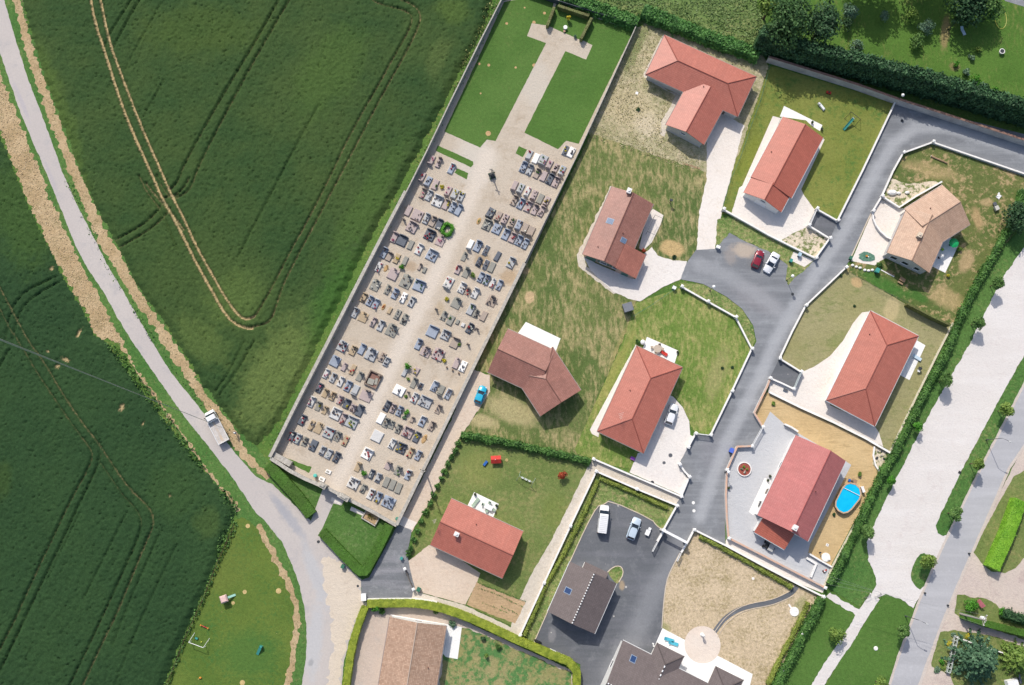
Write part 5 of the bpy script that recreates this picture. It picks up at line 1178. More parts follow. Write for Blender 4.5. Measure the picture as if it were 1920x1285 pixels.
def car(label, front, rear, col, L=4.2, W=1.75, Hh=1.45, kind='hatch', name='parked_car', z=.6):
    f = G(*front, z); r = G(*rear, z); c = (f+r)/2; d = f-r; rz = math.atan2(d.y, d.x)
    t = thing(name, label, 'car', (c.x, c.y, .03), rz)
    h = L/2; w = W/2; bl = .82 if kind != 'pickup' else .9  # belt line
    b = MB()
    st = [(-h, .74, .42, .70), (-h+.06, .9, .30, .80), (-h+.35, .98, .22, bl+.03), (-h*.45, 1.0, .2, bl+.04), (0, 1.0, .2, bl+.02), (h*.42, 1.0, .2, bl-.02), (h*.72, .97, .22, bl-.12), (h-.16, .88, .28, bl-.22), (h-.03, .72, .36, .56), (h, .6, .42, .5)]
    rings = []
    for (x, k, z0, z1) in st:
        a = w*k
        rings.append([(x, -a*.9, z0), (x, -a, (z0+z1)*.5), (x, -a*.97, z1-.07), (x, -a*.86, z1), (x, 0, z1+.03), (x, a*.86, z1), (x, a*.97, z1-.07), (x, a, (z0+z1)*.5), (x, a*.9, z0)])
    b.loft(rings); b.build('body', col, t, smooth=True)
    # greenhouse: glass frustum with painted roof
    x0, x1 = (-h+.12, h*.42) if kind in ('hatch', 'estate', 'suv') else (-h*.62, h*.40)
    r0, r1 = (x0+.42, x1-.72) if kind != 'saloon' else (x0+.6, x1-.75)
    b = MB(); a = w*.9; q = w*.72
    b.geo([(x0, -a*.9, bl), (x1, -a*.92, bl-.02), (x1, a*.92, bl-.02), (x0, a*.9, bl), (r0, -q, Hh-.06), (r1, -q, Hh-.05), (r1, q, Hh-.05), (r0, q, Hh-.06)],
          [(0, 1, 5, 4), (1, 2, 6, 5), (2, 3, 7, 6), (3, 0, 4, 7), (4, 5, 6, 7)])
    b.build('windows', m_carglass, t)
    b = MB(); n = 6; rr = []
    for i in range(n+1):
        x = r0-.04+(r1-r0+.06)*i/n; zz = Hh-.03-.05*((i/n-.45)**2)*2; k = q+.03-(.05 if i in (0, n) else 0)
        rr.append([(x, -k, zz-.05), (x, -k*.92, zz), (x, 0, zz+.03), (x, k*.92, zz), (x, k, zz-.05)])
    b.loft(rr); b.build('roof', col, t, smooth=False)
    for s in (-1, 1):
        b = MB(); b.tube((x0+.02, s*a*.9, bl), (r0, s*(q+.01), Hh-.05), .05, .045, 5); b.tube((x1, s*a*.93, bl), (r1, s*(q+.01), Hh-.05), .04, .04, 5)
        xm = (x0+x1)/2-.1; b.tube((xm, s*(a*.93), bl), ((r0+r1)/2-.05, s*(q+.01), Hh-.05), .035, .035, 5)
        b.build('pillar', col, t)
        b = MB(); b.box(x1-.25, s*(w+.09), bl+.02, .12, .2, .13); b.build('wing_mirror', col, t)
        b = MB(); b.box(h-.16, s*w*.66, .55, .16, .3, .13); b.build('headlight', m_lamp, t)
        b = MB(); b.box(-h+.07, s*w*.72, .6, .12, .22, .16); b.build('tail_light', m_tail, t)
        for xx in (h*.62, -h*.6): wheel(t, xx, s*(w-.1), .31, .2)
    b = MB(); b.box(h-.05, 0, .3, .12, W*.62, .14); b.box(-h+.04, 0, .32, .12, W*.7, .14); b.build('bumper', m_black if kind != 'saloon' else col, t)
    return t
def van(label, front, rear, col, L=4.9, W=1.85, Hh=2.05):
    f = G(*front, 1.2); r = G(*rear, 1.2); c = (f+r)/2; d = f-r; rz = math.atan2(d.y, d.x)
    t = thing('parked_van', label, 'van', (c.x, c.y, .03), rz); h = L/2; w = W/2
    st = [(-h, .93, .35, Hh-.1), (-h+.05, .97, .3, Hh-.02), (-h*.2, 1, .28, Hh), (h*.28, .99, .28, Hh-.02), (h*.38, .97, .28, Hh-.1)]
    b = MB(); rings = []
    for (x, k, z0, z1) in st:
        a = w*k; rings.append([(x, -a*.95, z0), (x, -a, 1.0), (x, -a*.88, z1-.1), (x, -a*.78, z1), (x, a*.78, z1), (x, a*.88, z1-.1), (x, a, 1.0), (x, a*.95, z0)])
    b.loft(rings)
    rings = []
    for (x, k, z0, z1) in [(h*.36, .98, .28, 1.18), (h*.62, .98, .28, 1.12), (h*.88, .92, .3, .98), (h*.97, .8, .35, .8), (h, .7, .4, .7)]:
        a = w*k; rings.append([(x, -a*.95, z0), (x, -a, .7), (x, -a*.88, z1), (x, 0, z1+.04), (x, a*.88, z1), (x, a, .7), (x, a*.95, z0)])
    b.loft(rings); b.build('body', col, t)
    b = MB(); a = w*.86
    b.geo([(h*.385, -w*.74, Hh-.12), (h*.385, w*.74, Hh-.12), (h*.62, a, 1.15), (h*.62, -a, 1.15), (h*.37, -w*.9, 1.16), (h*.37, w*.9, 1.16)], [(0, 3, 2, 1), (0, 4, 3), (1, 2, 5)])
    b.build('windscreen', m_carglass, t)
    for k in range(9):
        b = MB(); b.box(-h*.86+k*L*.066, 0, Hh-.01, .045, W*.66, .035); b.build('roof_rib', simple('roof_rib', A(188, 190, 192), .4), t)
    for s in (-1, 1):
        b = MB(); b.box(h*.2, s*(w*.955), 1.25, .9, .06, .5); b.build('side_window', m_carglass, t)
        b = MB(); b.box(h*.45, s*(w+.12), 1.15, .12, .22, .25); b.build('wing_mirror', m_black, t)
        b = MB(); b.box(h-.18, s*w*.64, .72, .2, .3, .2); b.build('headlight', m_lamp, t)
        b = MB(); b.box(-h-.01, s*w*.84, .9, .06, .14, .5); b.build('tail_light', m_tail, t)
        for xx in (h*.64, -h*.58): wheel(t, xx, s*(w-.1), .33, .22)
    b = MB(); b.box(-h-.02, 0, .34, .12, W*.9, .18); b.box(h-.04, 0, .34, .14, W*.7, .2); b.build('bumper', m_black, t)
def truck():
    f = G(390.5, 771, 1.1); r = G(420.5, 829.5, 1.1); c = (f+r)/2; d = f-r; rz = math.atan2(d.y, d.x); L = d.length; W = 2.15
    t = thing('flatbed_truck', 'white flatbed truck with empty dropside bed stopped on the country lane', 'truck', (c.x, c.y, .03), rz); h = L/2; w = W/2
    wh = paint('white_truck_paint', (.78, .78, .78)); bedm = stone('worn_bed_metal', A(214, 208, 204), A(190, 184, 178), 1.5)
    cx = h-1.95
    b = MB(); rings = []
    for (x, k, z1) in [(cx, .93, 2.1), (cx+.75, .93, 2.12), (cx+.85, .92, 2.06)]:
        a = w*k; rings.append([(x, -a, .5), (x, -a, 1.2), (x, -a*.84, z1-.08), (x, -a*.72, z1), (x, a*.72, z1), (x, a*.84, z1-.08), (x, a, 1.2), (x, a, .5)])
    b.loft(rings); rings = []
    for (x, k, z1) in [(cx+.84, .93, 1.3), (cx+1.3, .93, 1.24), (cx+1.75, .86, 1.05), (cx+1.92, .74, .8)]:
        a = w*k; rings.append([(x, -a*.96, .42), (x, -a, .8), (x, -a*.86, z1), (x, 0, z1+.06), (x, a*.86, z1), (x, a, .8), (x, a*.96, .42)])
    b.loft(rings); cab = b.build('cab', wh, t)
    b = MB(); b.geo([(cx+.86, -w*.68, 2.02), (cx+.86, w*.68, 2.02), (cx+1.36, w*.8, 1.28), (cx+1.36, -w*.8, 1.28), (cx+.84, -w*.88, 1.28), (cx+.84, w*.88, 1.28)], [(0, 3, 2, 1), (0, 4, 3), (1, 2, 5)]); b.build('windscreen', m_carglass, t)
    for s in (-1, 1):
        b = MB(); b.box(cx+.45, s*w*.9, 1.3, .6, .05, .5); b.build('side_window', m_carglass, t)
        b = MB(); b.box(cx+.95, s*(w+.1), 1.25, .1, .22, .32); b.build('wing_mirror', m_black, t)
        b = MB(); b.box(cx+1.78, s*w*.6, .72, .14, .3, .18); b.build('headlight', m_lamp, t)
        b = MB(); b.box(-h+.02, s*w*.8, .62, .08, .26, .14); b.build('tail_light', m_tail, t)
        wheel(t, cx+.95, s*(w-.16), .36, .24); wheel(t, -h+1.25, s*(w-.16), .36, .3)
    x0, x1 = -h, cx-.12
    b = MB(); b.box((x0+x1)/2, 0, .92, x1-x0, W, .12); b.box((x0+x1)/2, .15, 1.04, x1-x0-.5, .55, .012); b.build('flatbed', bedm, t)
    b = MB(); b.box((x0+x1)/2+.1, .12, 1.052, x1-x0-.6, .42, .01); b.build('bed_stain', stone('rusty_stain', A(208, 184, 160), A(196, 190, 184), 1.3), t)
    b = MB(); b.box((x0+cx)/2, 0, .5, L-2.3, .8, .42); b.build('chassis', m_black, t)
    for s in (-1, 1): b = MB(); b.box((x0+x1)/2, s*(w-.03), 1.04, x1-x0, .07, .42); b.build('dropside', wh, t)
    b = MB(); b.box(x0+.035, 0, 1.04, .07, W-.14, .42); b.build('tailgate', wh, t)
    b = MB(); b.box(x1-.04, 0, 1.04, .08, W-.14, .85); b.build('headboard', wh, t)
    b = MB(); b.box(-h+.03, 0, .45, .1, W*.9, .14); b.build('bumper', m_black, t)
truck()
car('dark red small car parked in the bay beside the white saloon', (1427.5, 469.5), (1414, 503), paint('dark_red_paint', A(158, 40, 62, .9)), 3.7, 1.62, 1.45, 'hatch')
car('white saloon car parked beside the dark red car', (1436, 511), (1456.5, 475), paint('white_paint', (.76, .77, .79)), 4.3, 1.72, 1.4, 'saloon')
car('white hatchback parked on the forecourt of the hipped house', (1265.5, 758.5), (1252.5, 796), paint('white_paint', (.76, .77, .79)), 4.1, 1.75, 1.5, 'hatch')
car('turquoise small car parked in the pink alley beside the cemetery wall', (907, 724.5), (895, 756), paint('turquoise_paint', A(52, 190, 226)), 3.5, 1.6, 1.5, 'hatch')
car('pale blue estate car parked in the dark asphalt court', (1195.5, 972), (1181, 1011), paint('ice_blue_paint', A(206, 222, 236)), 4.2, 1.72, 1.65, 'estate')
van('white panel van with ribbed roof in the dark asphalt court', (1134.5, 948), (1128.5, 999.5), paint('white_van_paint', (.8, .8, .8)), 5.1, 1.85, 2.0)
# ================================================================ garden walls with piers
m_wall = stone('white_wall', (.74, .72, .69), (.66, .63, .6), .8)
m_cop = stone('white_coping', (.82, .80, .77), (.72, .70, .67), 1.0)
m_cap = simple('white_pier_cap', (.80, .79, .77), .6)
m_orange = stone('orange_brick_coping', A(226, 176, 146), A(210, 190, 176), 1.6)
m_stonew = stone('old_wall_coping', A(206, 200, 190), A(164, 158, 148), 2.2)
m_pan = stone('concrete_panel', A(176, 176, 170), A(150, 152, 148), .7)
m_gwall = stone('grey_rendered_wall', A(206, 204, 200), A(176, 172, 170), .5)
m_tile = stone('terracotta_coping', A(172, 136, 120), A(134, 104, 94), 1.8)
def wall(label, s, h, th, wm, cm, piers=(), pw=.42, ph=None, name='garden_wall', cat='wall', cap=.1, capt=.07, z0=0.0, piermat=None):
    pts = P(s); c = pts[0]; t = thing(name, label, cat, (c.x, c.y, 0))
    def strip(nm, w, a, b_, m, cap_ext=0.0):
        q = [p.copy() for p in pts]
        L, R = offset_line(q, w/2, -w/2); n = len(q); vs = []; fs = []
        for i in range(n): vs += [(L[i].x, L[i].y, a), (R[i].x, R[i].y, a), (R[i].x, R[i].y, b_), (L[i].x, L[i].y, b_)]
        for i in range(n-1):
            o = 4*i; fs += [(o+1, o+5, o+6, o+2), (o+2, o+6, o+7, o+3), (o+3, o+7, o+4, o), (o, o+4, o+5, o+1)]
        fs += [(0, 1, 2, 3), (4*n-1, 4*n-2, 4*n-3, 4*n-4)]
        m_ = MB(); m_.geo(vs, fs); return m_.build(nm, m, t, t.location)
    strip('wall', th, z0, h, wm)
    if cm: strip('coping', th+cap, h+.002, h+capt, cm)
    ph = ph or h+.3
    for i in piers:
        p = pts[i]; d = (pts[min(len(pts)-1, i+1)]-pts[max(0, i-1)]); rz = math.atan2(d.y, d.x)
        b = MB(); b.box(p.x, p.y, z0, pw, pw, ph, rz); o = b.build('pier', piermat or wm, t, t.location)
        b = MB(); b.box(p.x, p.y, ph+.002, pw+.12, pw+.12, .07, rz); b.box(p.x, p.y, ph+.072, pw+.06, pw+.06, .1, rz, .35)
        b.build('cap', m_cap, o, t.location).location = (0, 0, 0)
    return t
def walls():
    w = wall
    w('white wall with piers between the parking bay bank and concrete forecourt', "1355,395 1398,419 1440,443 1484,465 1527,486 1553,449 1514,425", .75, .2, m_wall, m_cop, (0, 4, 5, 6), ph=1.5)
    w('white wall from the asphalt apron up to the grey wall beside the red gable house', "1529,394 1568,416 1616,320 1676,194", .7, .2, m_wall, m_cop, (0, 1), ph=1.5)
    w('tall grey rendered wall with terracotta coping under the cypress hedge', "1436,116 1520,142 1600,167 1682,196 1760,221 1840,247 1950,283", 2.3, .28, m_gwall, m_tile, (), cap=.14, name='boundary_wall')
    w('white wall with piers round the bend in front of the beige house', "1950,339 1746,269 1691,289 1672,323 1651,370 1634,398", .65, .2, m_wall, m_cop, (1, 2, 4, 5), ph=1.3)
    w('low retaining wall curving across the pale yard of the beige house', "1634,399 1635,412 1640,424 1648,435 1660,446 1671,451", .7, .18, m_wall, m_cop, (), name='retaining_wall')
    w('retaining wall of the flower bed beside the beige house', "1652,371 1683,391 1715,370 1763,343", .8, .2, m_wall, m_cop, (), name='retaining_wall')
    w('white roadside wall with piers in front of the pale mown lawn', "1584,503 1545,540 1509,574 1484,622 1460,673 1500,698", .6, .2, m_wall, m_cop, (0, 2, 4, 5), ph=1.25)
    w('short white wall between sliding gate and upper terrace wall', "1442,710 1465,720 1486,730", .7, .2, m_wall, m_cop, (0, 2), ph=1.25)
    w('long dark-sided white-topped wall above the bare sandy plot', "1441,736 1500,765 1560,792 1620,822 1668,850", .6, .16, stone('dark_wall_side', A(120, 112, 104), A(96, 92, 88), 1), m_cop, (), cap=.22)
    w('low cream kerb wall between pale lawn and boundary hedge', "1786,606 1760,657 1720,738 1668,848", .3, .25, m_wall, stone('cream_coping', A(232, 222, 196), A(214, 204, 180), 1), (), cap=.06)
    w('low cream kerb wall between bare sandy plot and boundary hedge', "1666,854 1635,920 1600,987 1560,1062 1544,1099", .3, .25, m_wall, stone('cream_coping', A(232, 222, 196), A(214, 204, 180), 1), (), cap=.06)
    w('orange-topped white wall round the upper corner of the grey terrace', "1443,708 1436,726 1412,775 1428,801", .9, .22, m_wall, m_orange, (3,), ph=1.3, cap=.12)
    w('orange-topped white wall on the road side of the grey terrace', "1408,837 1380,838 1361,881 1359,930 1361,975 1364,1007", .9, .22, m_wall, m_orange, (0, 2), ph=1.3, cap=.12)
    w('orange-topped white wall on the low side of the grey terrace', "1365,1009 1420,1037 1480,1068 1544,1101", .9, .22, m_wall, m_orange, (0, 3), ph=1.2, cap=.12)
    w('white wall with piers round the patchy lawn at the road bend', "1277,539 1326,567 1378,596 1408,655 1371,734 1331,816", .65, .2, m_wall, m_cop, (0, 1, 2, 3, 4, 5), ph=1.3)
    w('short white wall with piers left of the forecourt gate', "1303,813 1289,839", .8, .2, m_wall, m_cop, (0, 1), ph=1.3)
    w('short angled white wall with piers at the forecourt entrance', "1273,871 1282,884 1291,894", .8, .2, m_wall, m_cop, (0, 2), ph=1.3)
    w('white wall between concrete forecourt and gravelly path', "1112,861 1180,890 1230,911 1276,931 1290,897", .7, .2, m_wall, m_cop, (0, 3), ph=1.3)
    w('white wall with piers along the north side of the parking court', "1117,884 1193,917 1268,948 1243,993", .7, .2, m_wall, m_cop, (0, 1, 2), ph=1.3)
    w('long white wall with piers along the gravelly path west of the parking court', "1116,887 1069,986 1020,1092 975,1190", .7, .2, m_wall, m_cop, (1, 2, 3), ph=1.2)
    w('white wall between pale path and straw garden', "1276,1036 1288,1016 1300,993 1360,1023 1430,1061 1495,1095 1541,1118 1522,1150 1502,1187 1467,1256 1446,1300", .7, .22, m_wall, m_cop, (2, 6, 8, 9), ph=1.2)
    w('white gate wall stub at the parking court entrance', "1243,994 1231,1015", 1.1, .25, m_wall, m_cop, (0,), ph=1.6)
    w('white step wall at the low corner of the grey terrace', "1515,1038 1535,1050 1558,1063", .6, .2, m_wall, m_cop, (), name='terrace_wall')
    w('white angled bench wall at the low end of the grey terrace', "1511,1046 1529,1057 1519,1082", .45, .3, m_wall, m_cop, (), name='terrace_wall')
    w('white parapet at the top edge of the grey terrace', "1469,796 1482,802 1494,810", .9, .2, m_wall, m_cop, (), name='terrace_wall')
    w('white curved kerb round the rubble corner bed', "1638,838 1636,855 1640,872 1647,884", .4, .18, m_wall, m_cop, (), name='kerb_wall')
    w('white low wall under the yellow-green hedge behind the brown house', "690,1123 740,1122 783,1122 820,1128", .8, .2, m_wall, m_cop, (), name='garden_wall')
    w('low dark wall with pale posts beside the pinkish drive', "760,1066 768,1088 776,1104", .7, .15, stone('dark_wall_side', A(120, 112, 104), A(96, 92, 88), 1), None, (0, 2), pw=.4, ph=1.2, piermat=m_wall)
    w('garden edge wall at the corner by the white rail', "1790,1194 1840,1212 1880,1224", .7, .12, m_wall, m_cop, (), name='garden_wall')
    # cemetery
    w('thick pale stone wall along the western side of the cemetery', "510,858 560,757 620,640 680,522 730,425 762,364", 1.9, .5, m_stonew, m_stonew, (), cap=.1, capt=.12, name='cemetery_wall')
    w('concrete panel wall continuing north along the wheat field', "763,366 800,292 845,198 900,86 944,0 955,-22", 1.9, .12, m_pan, m_stonew, (), cap=.1, capt=.06, name='cemetery_wall')
    w('thick pale wall along the alley side of the cemetery', "745,984 800,870 850,768 895,676 940,585 983,497", 1.6, .5, m_stonew, m_stonew, (), cap=.08, capt=.1, name='cemetery_wall')
    w('thin dark-sided panel wall along the eastern side of the cemetery', "984,495 1030,400 1080,298 1130,190 1192,53", 1.7, .1, m_pan, m_stonew, (), cap=.06, capt=.05, name='cemetery_wall')
    w('dark panel fence across the far end of the cemetery', "955,-22 1000,-8 1042,7 1090,22 1140,37 1190,53", 1.6, .12, stone('dark_panel', A(84, 92, 100), A(70, 78, 84), .7), None, (), name='panel_fence', cat='fence')
    w('old stone wall west of the cemetery gate', "511,860 530,872 548,884 575,898 603,910", 1.7, .55, m_stonew, m_stonew, (), cap=.12, capt=.12, name='cemetery_wall')
    w('old stone wall east of the cemetery gate', "657,937 700,959 745,985", 1.5, .5, m_stonew, m_stonew, (), cap=.12, capt=.12, name='cemetery_wall')
    w('low stone bench wall inside the western gate corner', "516,853 532,862 548,871", 1.4, 1.0, m_stonew, m_stonew, (), cap=.05, capt=.1, name='bench_wall')
walls()
def box_thing(name, label, cat, px, py, parts, z=0.0, ang=None, group=None):
    "parts: (part name, material, list of boxes cx,cy,z0,sx,sy,sz) in local axes"
    g = G(px, py, z); t = thing(name, label, cat, (g.x, g.y, 0), AXR-PI/2 if ang is None else ang, group)
    for (nm, m, bxs) in parts:
        b = MB()
        for x in bxs:
            if len(x) == 6: b.box(*x)
            elif len(x) == 7: b.box(*x[:6], taper=x[6])
            else: b.tube(x[0:3], x[3:6], x[6], x[7])
        b.build(nm, m, t)
    return t
# ================================================================ cemetery
TILES = {'A': (760, 270), 'B': (900, 270), 'C': (690, 390), 'D': (840, 390), 'E': (640, 500), 'F': (790, 500), 'G': (580, 620), 'H': (730, 620), 'I': (530, 740), 'J': (670, 740), 'K': (620, 860)}
GR = {
'A': "470 290 90 180 P s p;600 335 80 190 T n m;830 445 95 185 W n r;305 595 85 180 P s r;410 675 100 190 B s m;535 730 95 190 P 0 g;770 850 90 185 P s p;885 900 95 190 G s y;1000 950 95 190 G s ym;310 890 90 180 T n p;425 930 100 190 G n m;580 1030 180 200 W n m;730 1090 95 190 T n y;850 1140 95 190 W n m;955 1190 100 200 B n -",
'B': "885 200 90 190 G s r;1005 260 95 190 Z 0 -;1130 290 140 200 G s gwp;1250 370 90 180 P s p;1360 435 90 180 T s m;1475 480 100 190 W s yr;1535 115 85 190 W 0 my;1640 150 110 200 Z 0 m;780 420 105 190 B n m;895 470 95 190 G n m;1025 535 95 180 T n g;1145 580 95 190 P 0 -;1260 635 110 200 D n m;1365 690 105 190 P n m;620 755 90 190 P s -;730 800 95 190 G s g;855 860 85 190 W s r;970 920 95 190 P s m;1085 985 100 190 K 0 -;1200 1030 90 180 P s my;615 1020 95 190 T n m;735 1080 110 190 B n mr;860 1130 105 190 P n r;985 1185 95 190 T n m;1105 1215 100 190 P n m",
'C': "725 50 95 190 P 0 -;885 130 190 200 P 0 m;1050 195 100 190 G n m;1165 245 100 190 T n m;1280 295 110 190 D n w;790 345 180 190 P n m;1110 485 180 190 D n mr;1300 590 150 190 T c p;470 530 110 190 P n p;610 585 170 190 D n -;765 665 90 170 K 0 -;920 745 110 200 W n r;1150 850 190 200 W n m;290 810 100 190 B n m;380 875 95 160 T n -;515 910 90 180 O 0 y;665 950 85 160 K 0 -;190 1060 90 180 W 0 mr;930 1060 50 130 T n -;1015 1115 60 110 K 0 -;450 1190 170 200 P c -",
'D': "765 90 130 190 D s mw;905 150 95 190 T s r;1025 200 95 190 P s m;1150 265 95 190 T s mg;1270 310 95 190 B s m;1385 365 95 190 T s w;1490 420 115 190 T s -;700 305 150 190 K n mw;880 375 150 180 B 0 m;1040 480 120 190 B n m;1160 540 110 180 P n r;1275 590 110 180 B n m;1390 650 100 180 B n m;400 660 90 180 Z s -;535 690 120 200 B n m;680 760 85 190 W 0 m;890 870 85 180 D 0 -;1135 990 130 190 G n ym;290 880 80 150 K c -;557 975 90 150 D c m;680 1020 85 180 W 0 m;785 1065 95 190 K 0 -;180 1110 90 160 P n r;325 1170 110 170 K t -",
'E': "1165 270 190 230 K c m;1400 345 200 190 B n g;610 335 150 200 K c w;830 420 90 170 K c m;965 490 95 180 B n m;1115 560 90 190 Z 0 m;1265 635 100 180 G n m;400 560 90 170 O n m;515 620 95 180 B n m;620 670 95 180 W n r;870 790 60 130 O 0 -;1010 860 90 180 K 0 m;1135 950 105 190 K c m;245 830 100 180 G n m;390 910 150 170 O c -;575 1000 80 170 P n m;710 1065 95 185 G n m;905 1150 190 210 K t m",
'F': "490 290 140 210 W s rw;733 385 115 190 W n m;830 450 70 130 T t r;968 480 110 190 W n m;1070 195 90 180 B n m;1175 240 95 180 B n mg;1280 300 85 160 W c r;1405 335 90 180 B n m;630 660 160 180 K t -;1260 620 160 180 T t m;890 770 110 200 G n g;980 850 90 150 K c m;1120 890 95 180 T 0 -;405 890 95 160 K c m;525 965 110 180 K 0 g;650 995 60 90 K 0 -;750 1050 60 70 W 0 -;870 1110 100 180 D n mrw;200 1170 190 200 B n -;435 1230 150 170 G n m",
'G': "590 285 160 180 G t mr;785 360 110 170 O n m;945 335 95 190 B n -;1110 430 190 210 G t m;1310 480 95 170 T 0 m;1385 560 90 160 G n m;460 555 160 180 B t -;625 655 80 140 P c -;778 705 85 180 O 0 r;905 830 100 160 K t -;300 775 85 175 W n p;425 850 90 175 G n m;565 920 90 180 W n m;695 1000 110 190 B n mr;825 1070 110 180 G s -;180 1030 95 170 D n pm;285 1130 90 150 O t -;415 1180 90 150 O n m;1020 1170 210 200 T t -",
'H': "1175 220 140 190 T n -;525 245 100 190 B n m;655 380 170 180 T t m;880 430 190 200 P t mr;1205 590 100 190 P c -;1325 645 110 190 Z 0 m;278 750 75 150 G 0 -;485 725 90 130 P 0 y;440 945 90 180 K t -;560 995 75 120 W 0 m;175 1080 190 170 Z 0 m;812 1000 110 190 W n m;930 1075 95 180 K s -;1060 1140 95 190 W n m;455 1210 105 180 W n mr",
'I': "520 130 100 190 W n pm;640 210 90 160 K t y;758 285 80 140 O t -;955 345 180 200 W n m;1090 435 100 190 P n mr;1240 495 200 200 G n yg;1030 100 90 150 P t r;1150 165 110 170 D n y;1265 245 100 130 P t m;1385 290 120 200 D t -;350 455 110 190 D n rw;518 555 85 180 O 0 m;645 605 130 190 O c -;830 690 180 190 G n rw;985 755 95 170 K t m;1125 835 90 180 O 0 r;165 745 95 170 D n rw;268 795 100 180 G n rw;400 850 90 160 K c m;550 915 115 190 D 0 m;715 1010 90 160 G n m;828 1070 95 170 G n w;968 1125 100 180 D n m",
'J': "535 205 100 190 D n m;640 250 80 160 P n m;757 295 90 180 B n m;985 450 60 110 T n -;1170 480 105 190 W n m;1335 565 95 170 T n m;425 430 110 190 Z 0 -;515 510 100 170 K t m;615 545 100 140 K c -;738 615 90 160 K n m;905 680 180 190 P n mr;1068 765 95 190 D n y;355 750 180 190 W 0 -;628 885 95 180 W n m;787 960 160 180 D n my;958 1045 90 180 O n r;1095 1095 90 170 B n m;180 1065 170 190 Z n mr;1455 265 90 160 T t m;1220 130 220 190 G n m",
'K': "490 155 90 160 O t -;735 280 85 160 D n w;855 345 90 160 G n m;1000 425 100 180 K 0 -;1110 475 100 180 K 0 -;1220 535 100 180 K 0 -;1030 130 110 140 T t -;1210 220 110 160 K t g;1393 290 90 180 W n mr;408 445 180 190 W n m;585 540 90 150 K n m;722 640 100 190 W n mr;855 695 100 180 B n my;1040 790 210 190 B t m"}
GC = {'W': ((.70, .69, .67), 'whitish'), 'Z': ((.84, .83, .81), 'bright white'), 'G': (A(204, 206, 208), 'light grey'), 'B': (A(180, 190, 206), 'bluish grey'), 'D': (A(120, 126, 136), 'dark grey'),
      'P': (A(208, 190, 186), 'pink granite'), 'T': (A(196, 180, 166), 'greyish tan'), 'O': (A(206, 184, 152), 'sandy ochre'), 'K': (A(172, 170, 160), 'weathered grey')}
GM = {k: stone('grave_'+v[1].replace(' ', '_'), v[0], tuple(c*.86 for c in v[0]), 1.6, .35 if k in 'BDGP' else .7) for k, v in GC.items()}
GH = {k: stone('headstone_'+v[1].replace(' ', '_'), tuple(c*.82 for c in v[0]), tuple(c*.66 for c in v[0]), 2.2, .35) for k, v in GC.items()}
m_plaque = simple('dark_plaque', (.05, .045, .05), .25); m_plaque2 = simple('grey_plaque', (.18, .18, .2), .3); m_plq3 = simple('bronze_plaque', (.14, .08, .05), .35)
FL = {'r': (leafmat('red_flowers', A(190, 40, 60), A(214, 70, 84), A(150, 40, 50)), 'red flowers'), 'p': (leafmat('pink_flowers', A(222, 130, 160), A(236, 170, 190), A(190, 90, 120)), 'pink flowers'),
      'y': (lf_yel, 'yellow flowers'), 'g': (lf_hedge, 'green plants'), 'w': (leafmat('white_flowers', (.75, .75, .72), (.8, .78, .74), A(190, 200, 170)), 'white flowers')}
HEADN = {'n': 'low headstone', 's': 'low headstone', 'c': 'tall cross', 't': 'tall stele', '0': ''}
GS = {k: stone('slab_'+v[1].replace(' ', '_'), tuple(c*.86 for c in v[0]), tuple(c*.74 for c in v[0]), 1.6, .3) for k, v in GC.items()}; GS['Z'] = GM['Z']
_GM = {}
def shared(key, fn):
    if key not in _GM:
        b = MB(); fn(b); o = b.build('proto', GM['G']); _GM[key] = o.data; bpy.data.objects.remove(o)
    return _GM[key]
def inst(name, me, m, parent, loc=(0, 0, 0), rz=0.0):
    if me.materials[0] is not m:
        k = (me.as_pointer(), m.name)
        if k not in _GM: me = me.copy(); me.name = name; me.materials[0] = m; _GM[k] = me
        me = _GM[k]
    o = bpy.data.objects.new(name, me); COL.objects.link(o); o.parent = parent; o.location = loc; o.rotation_euler = (0, 0, rz); return o
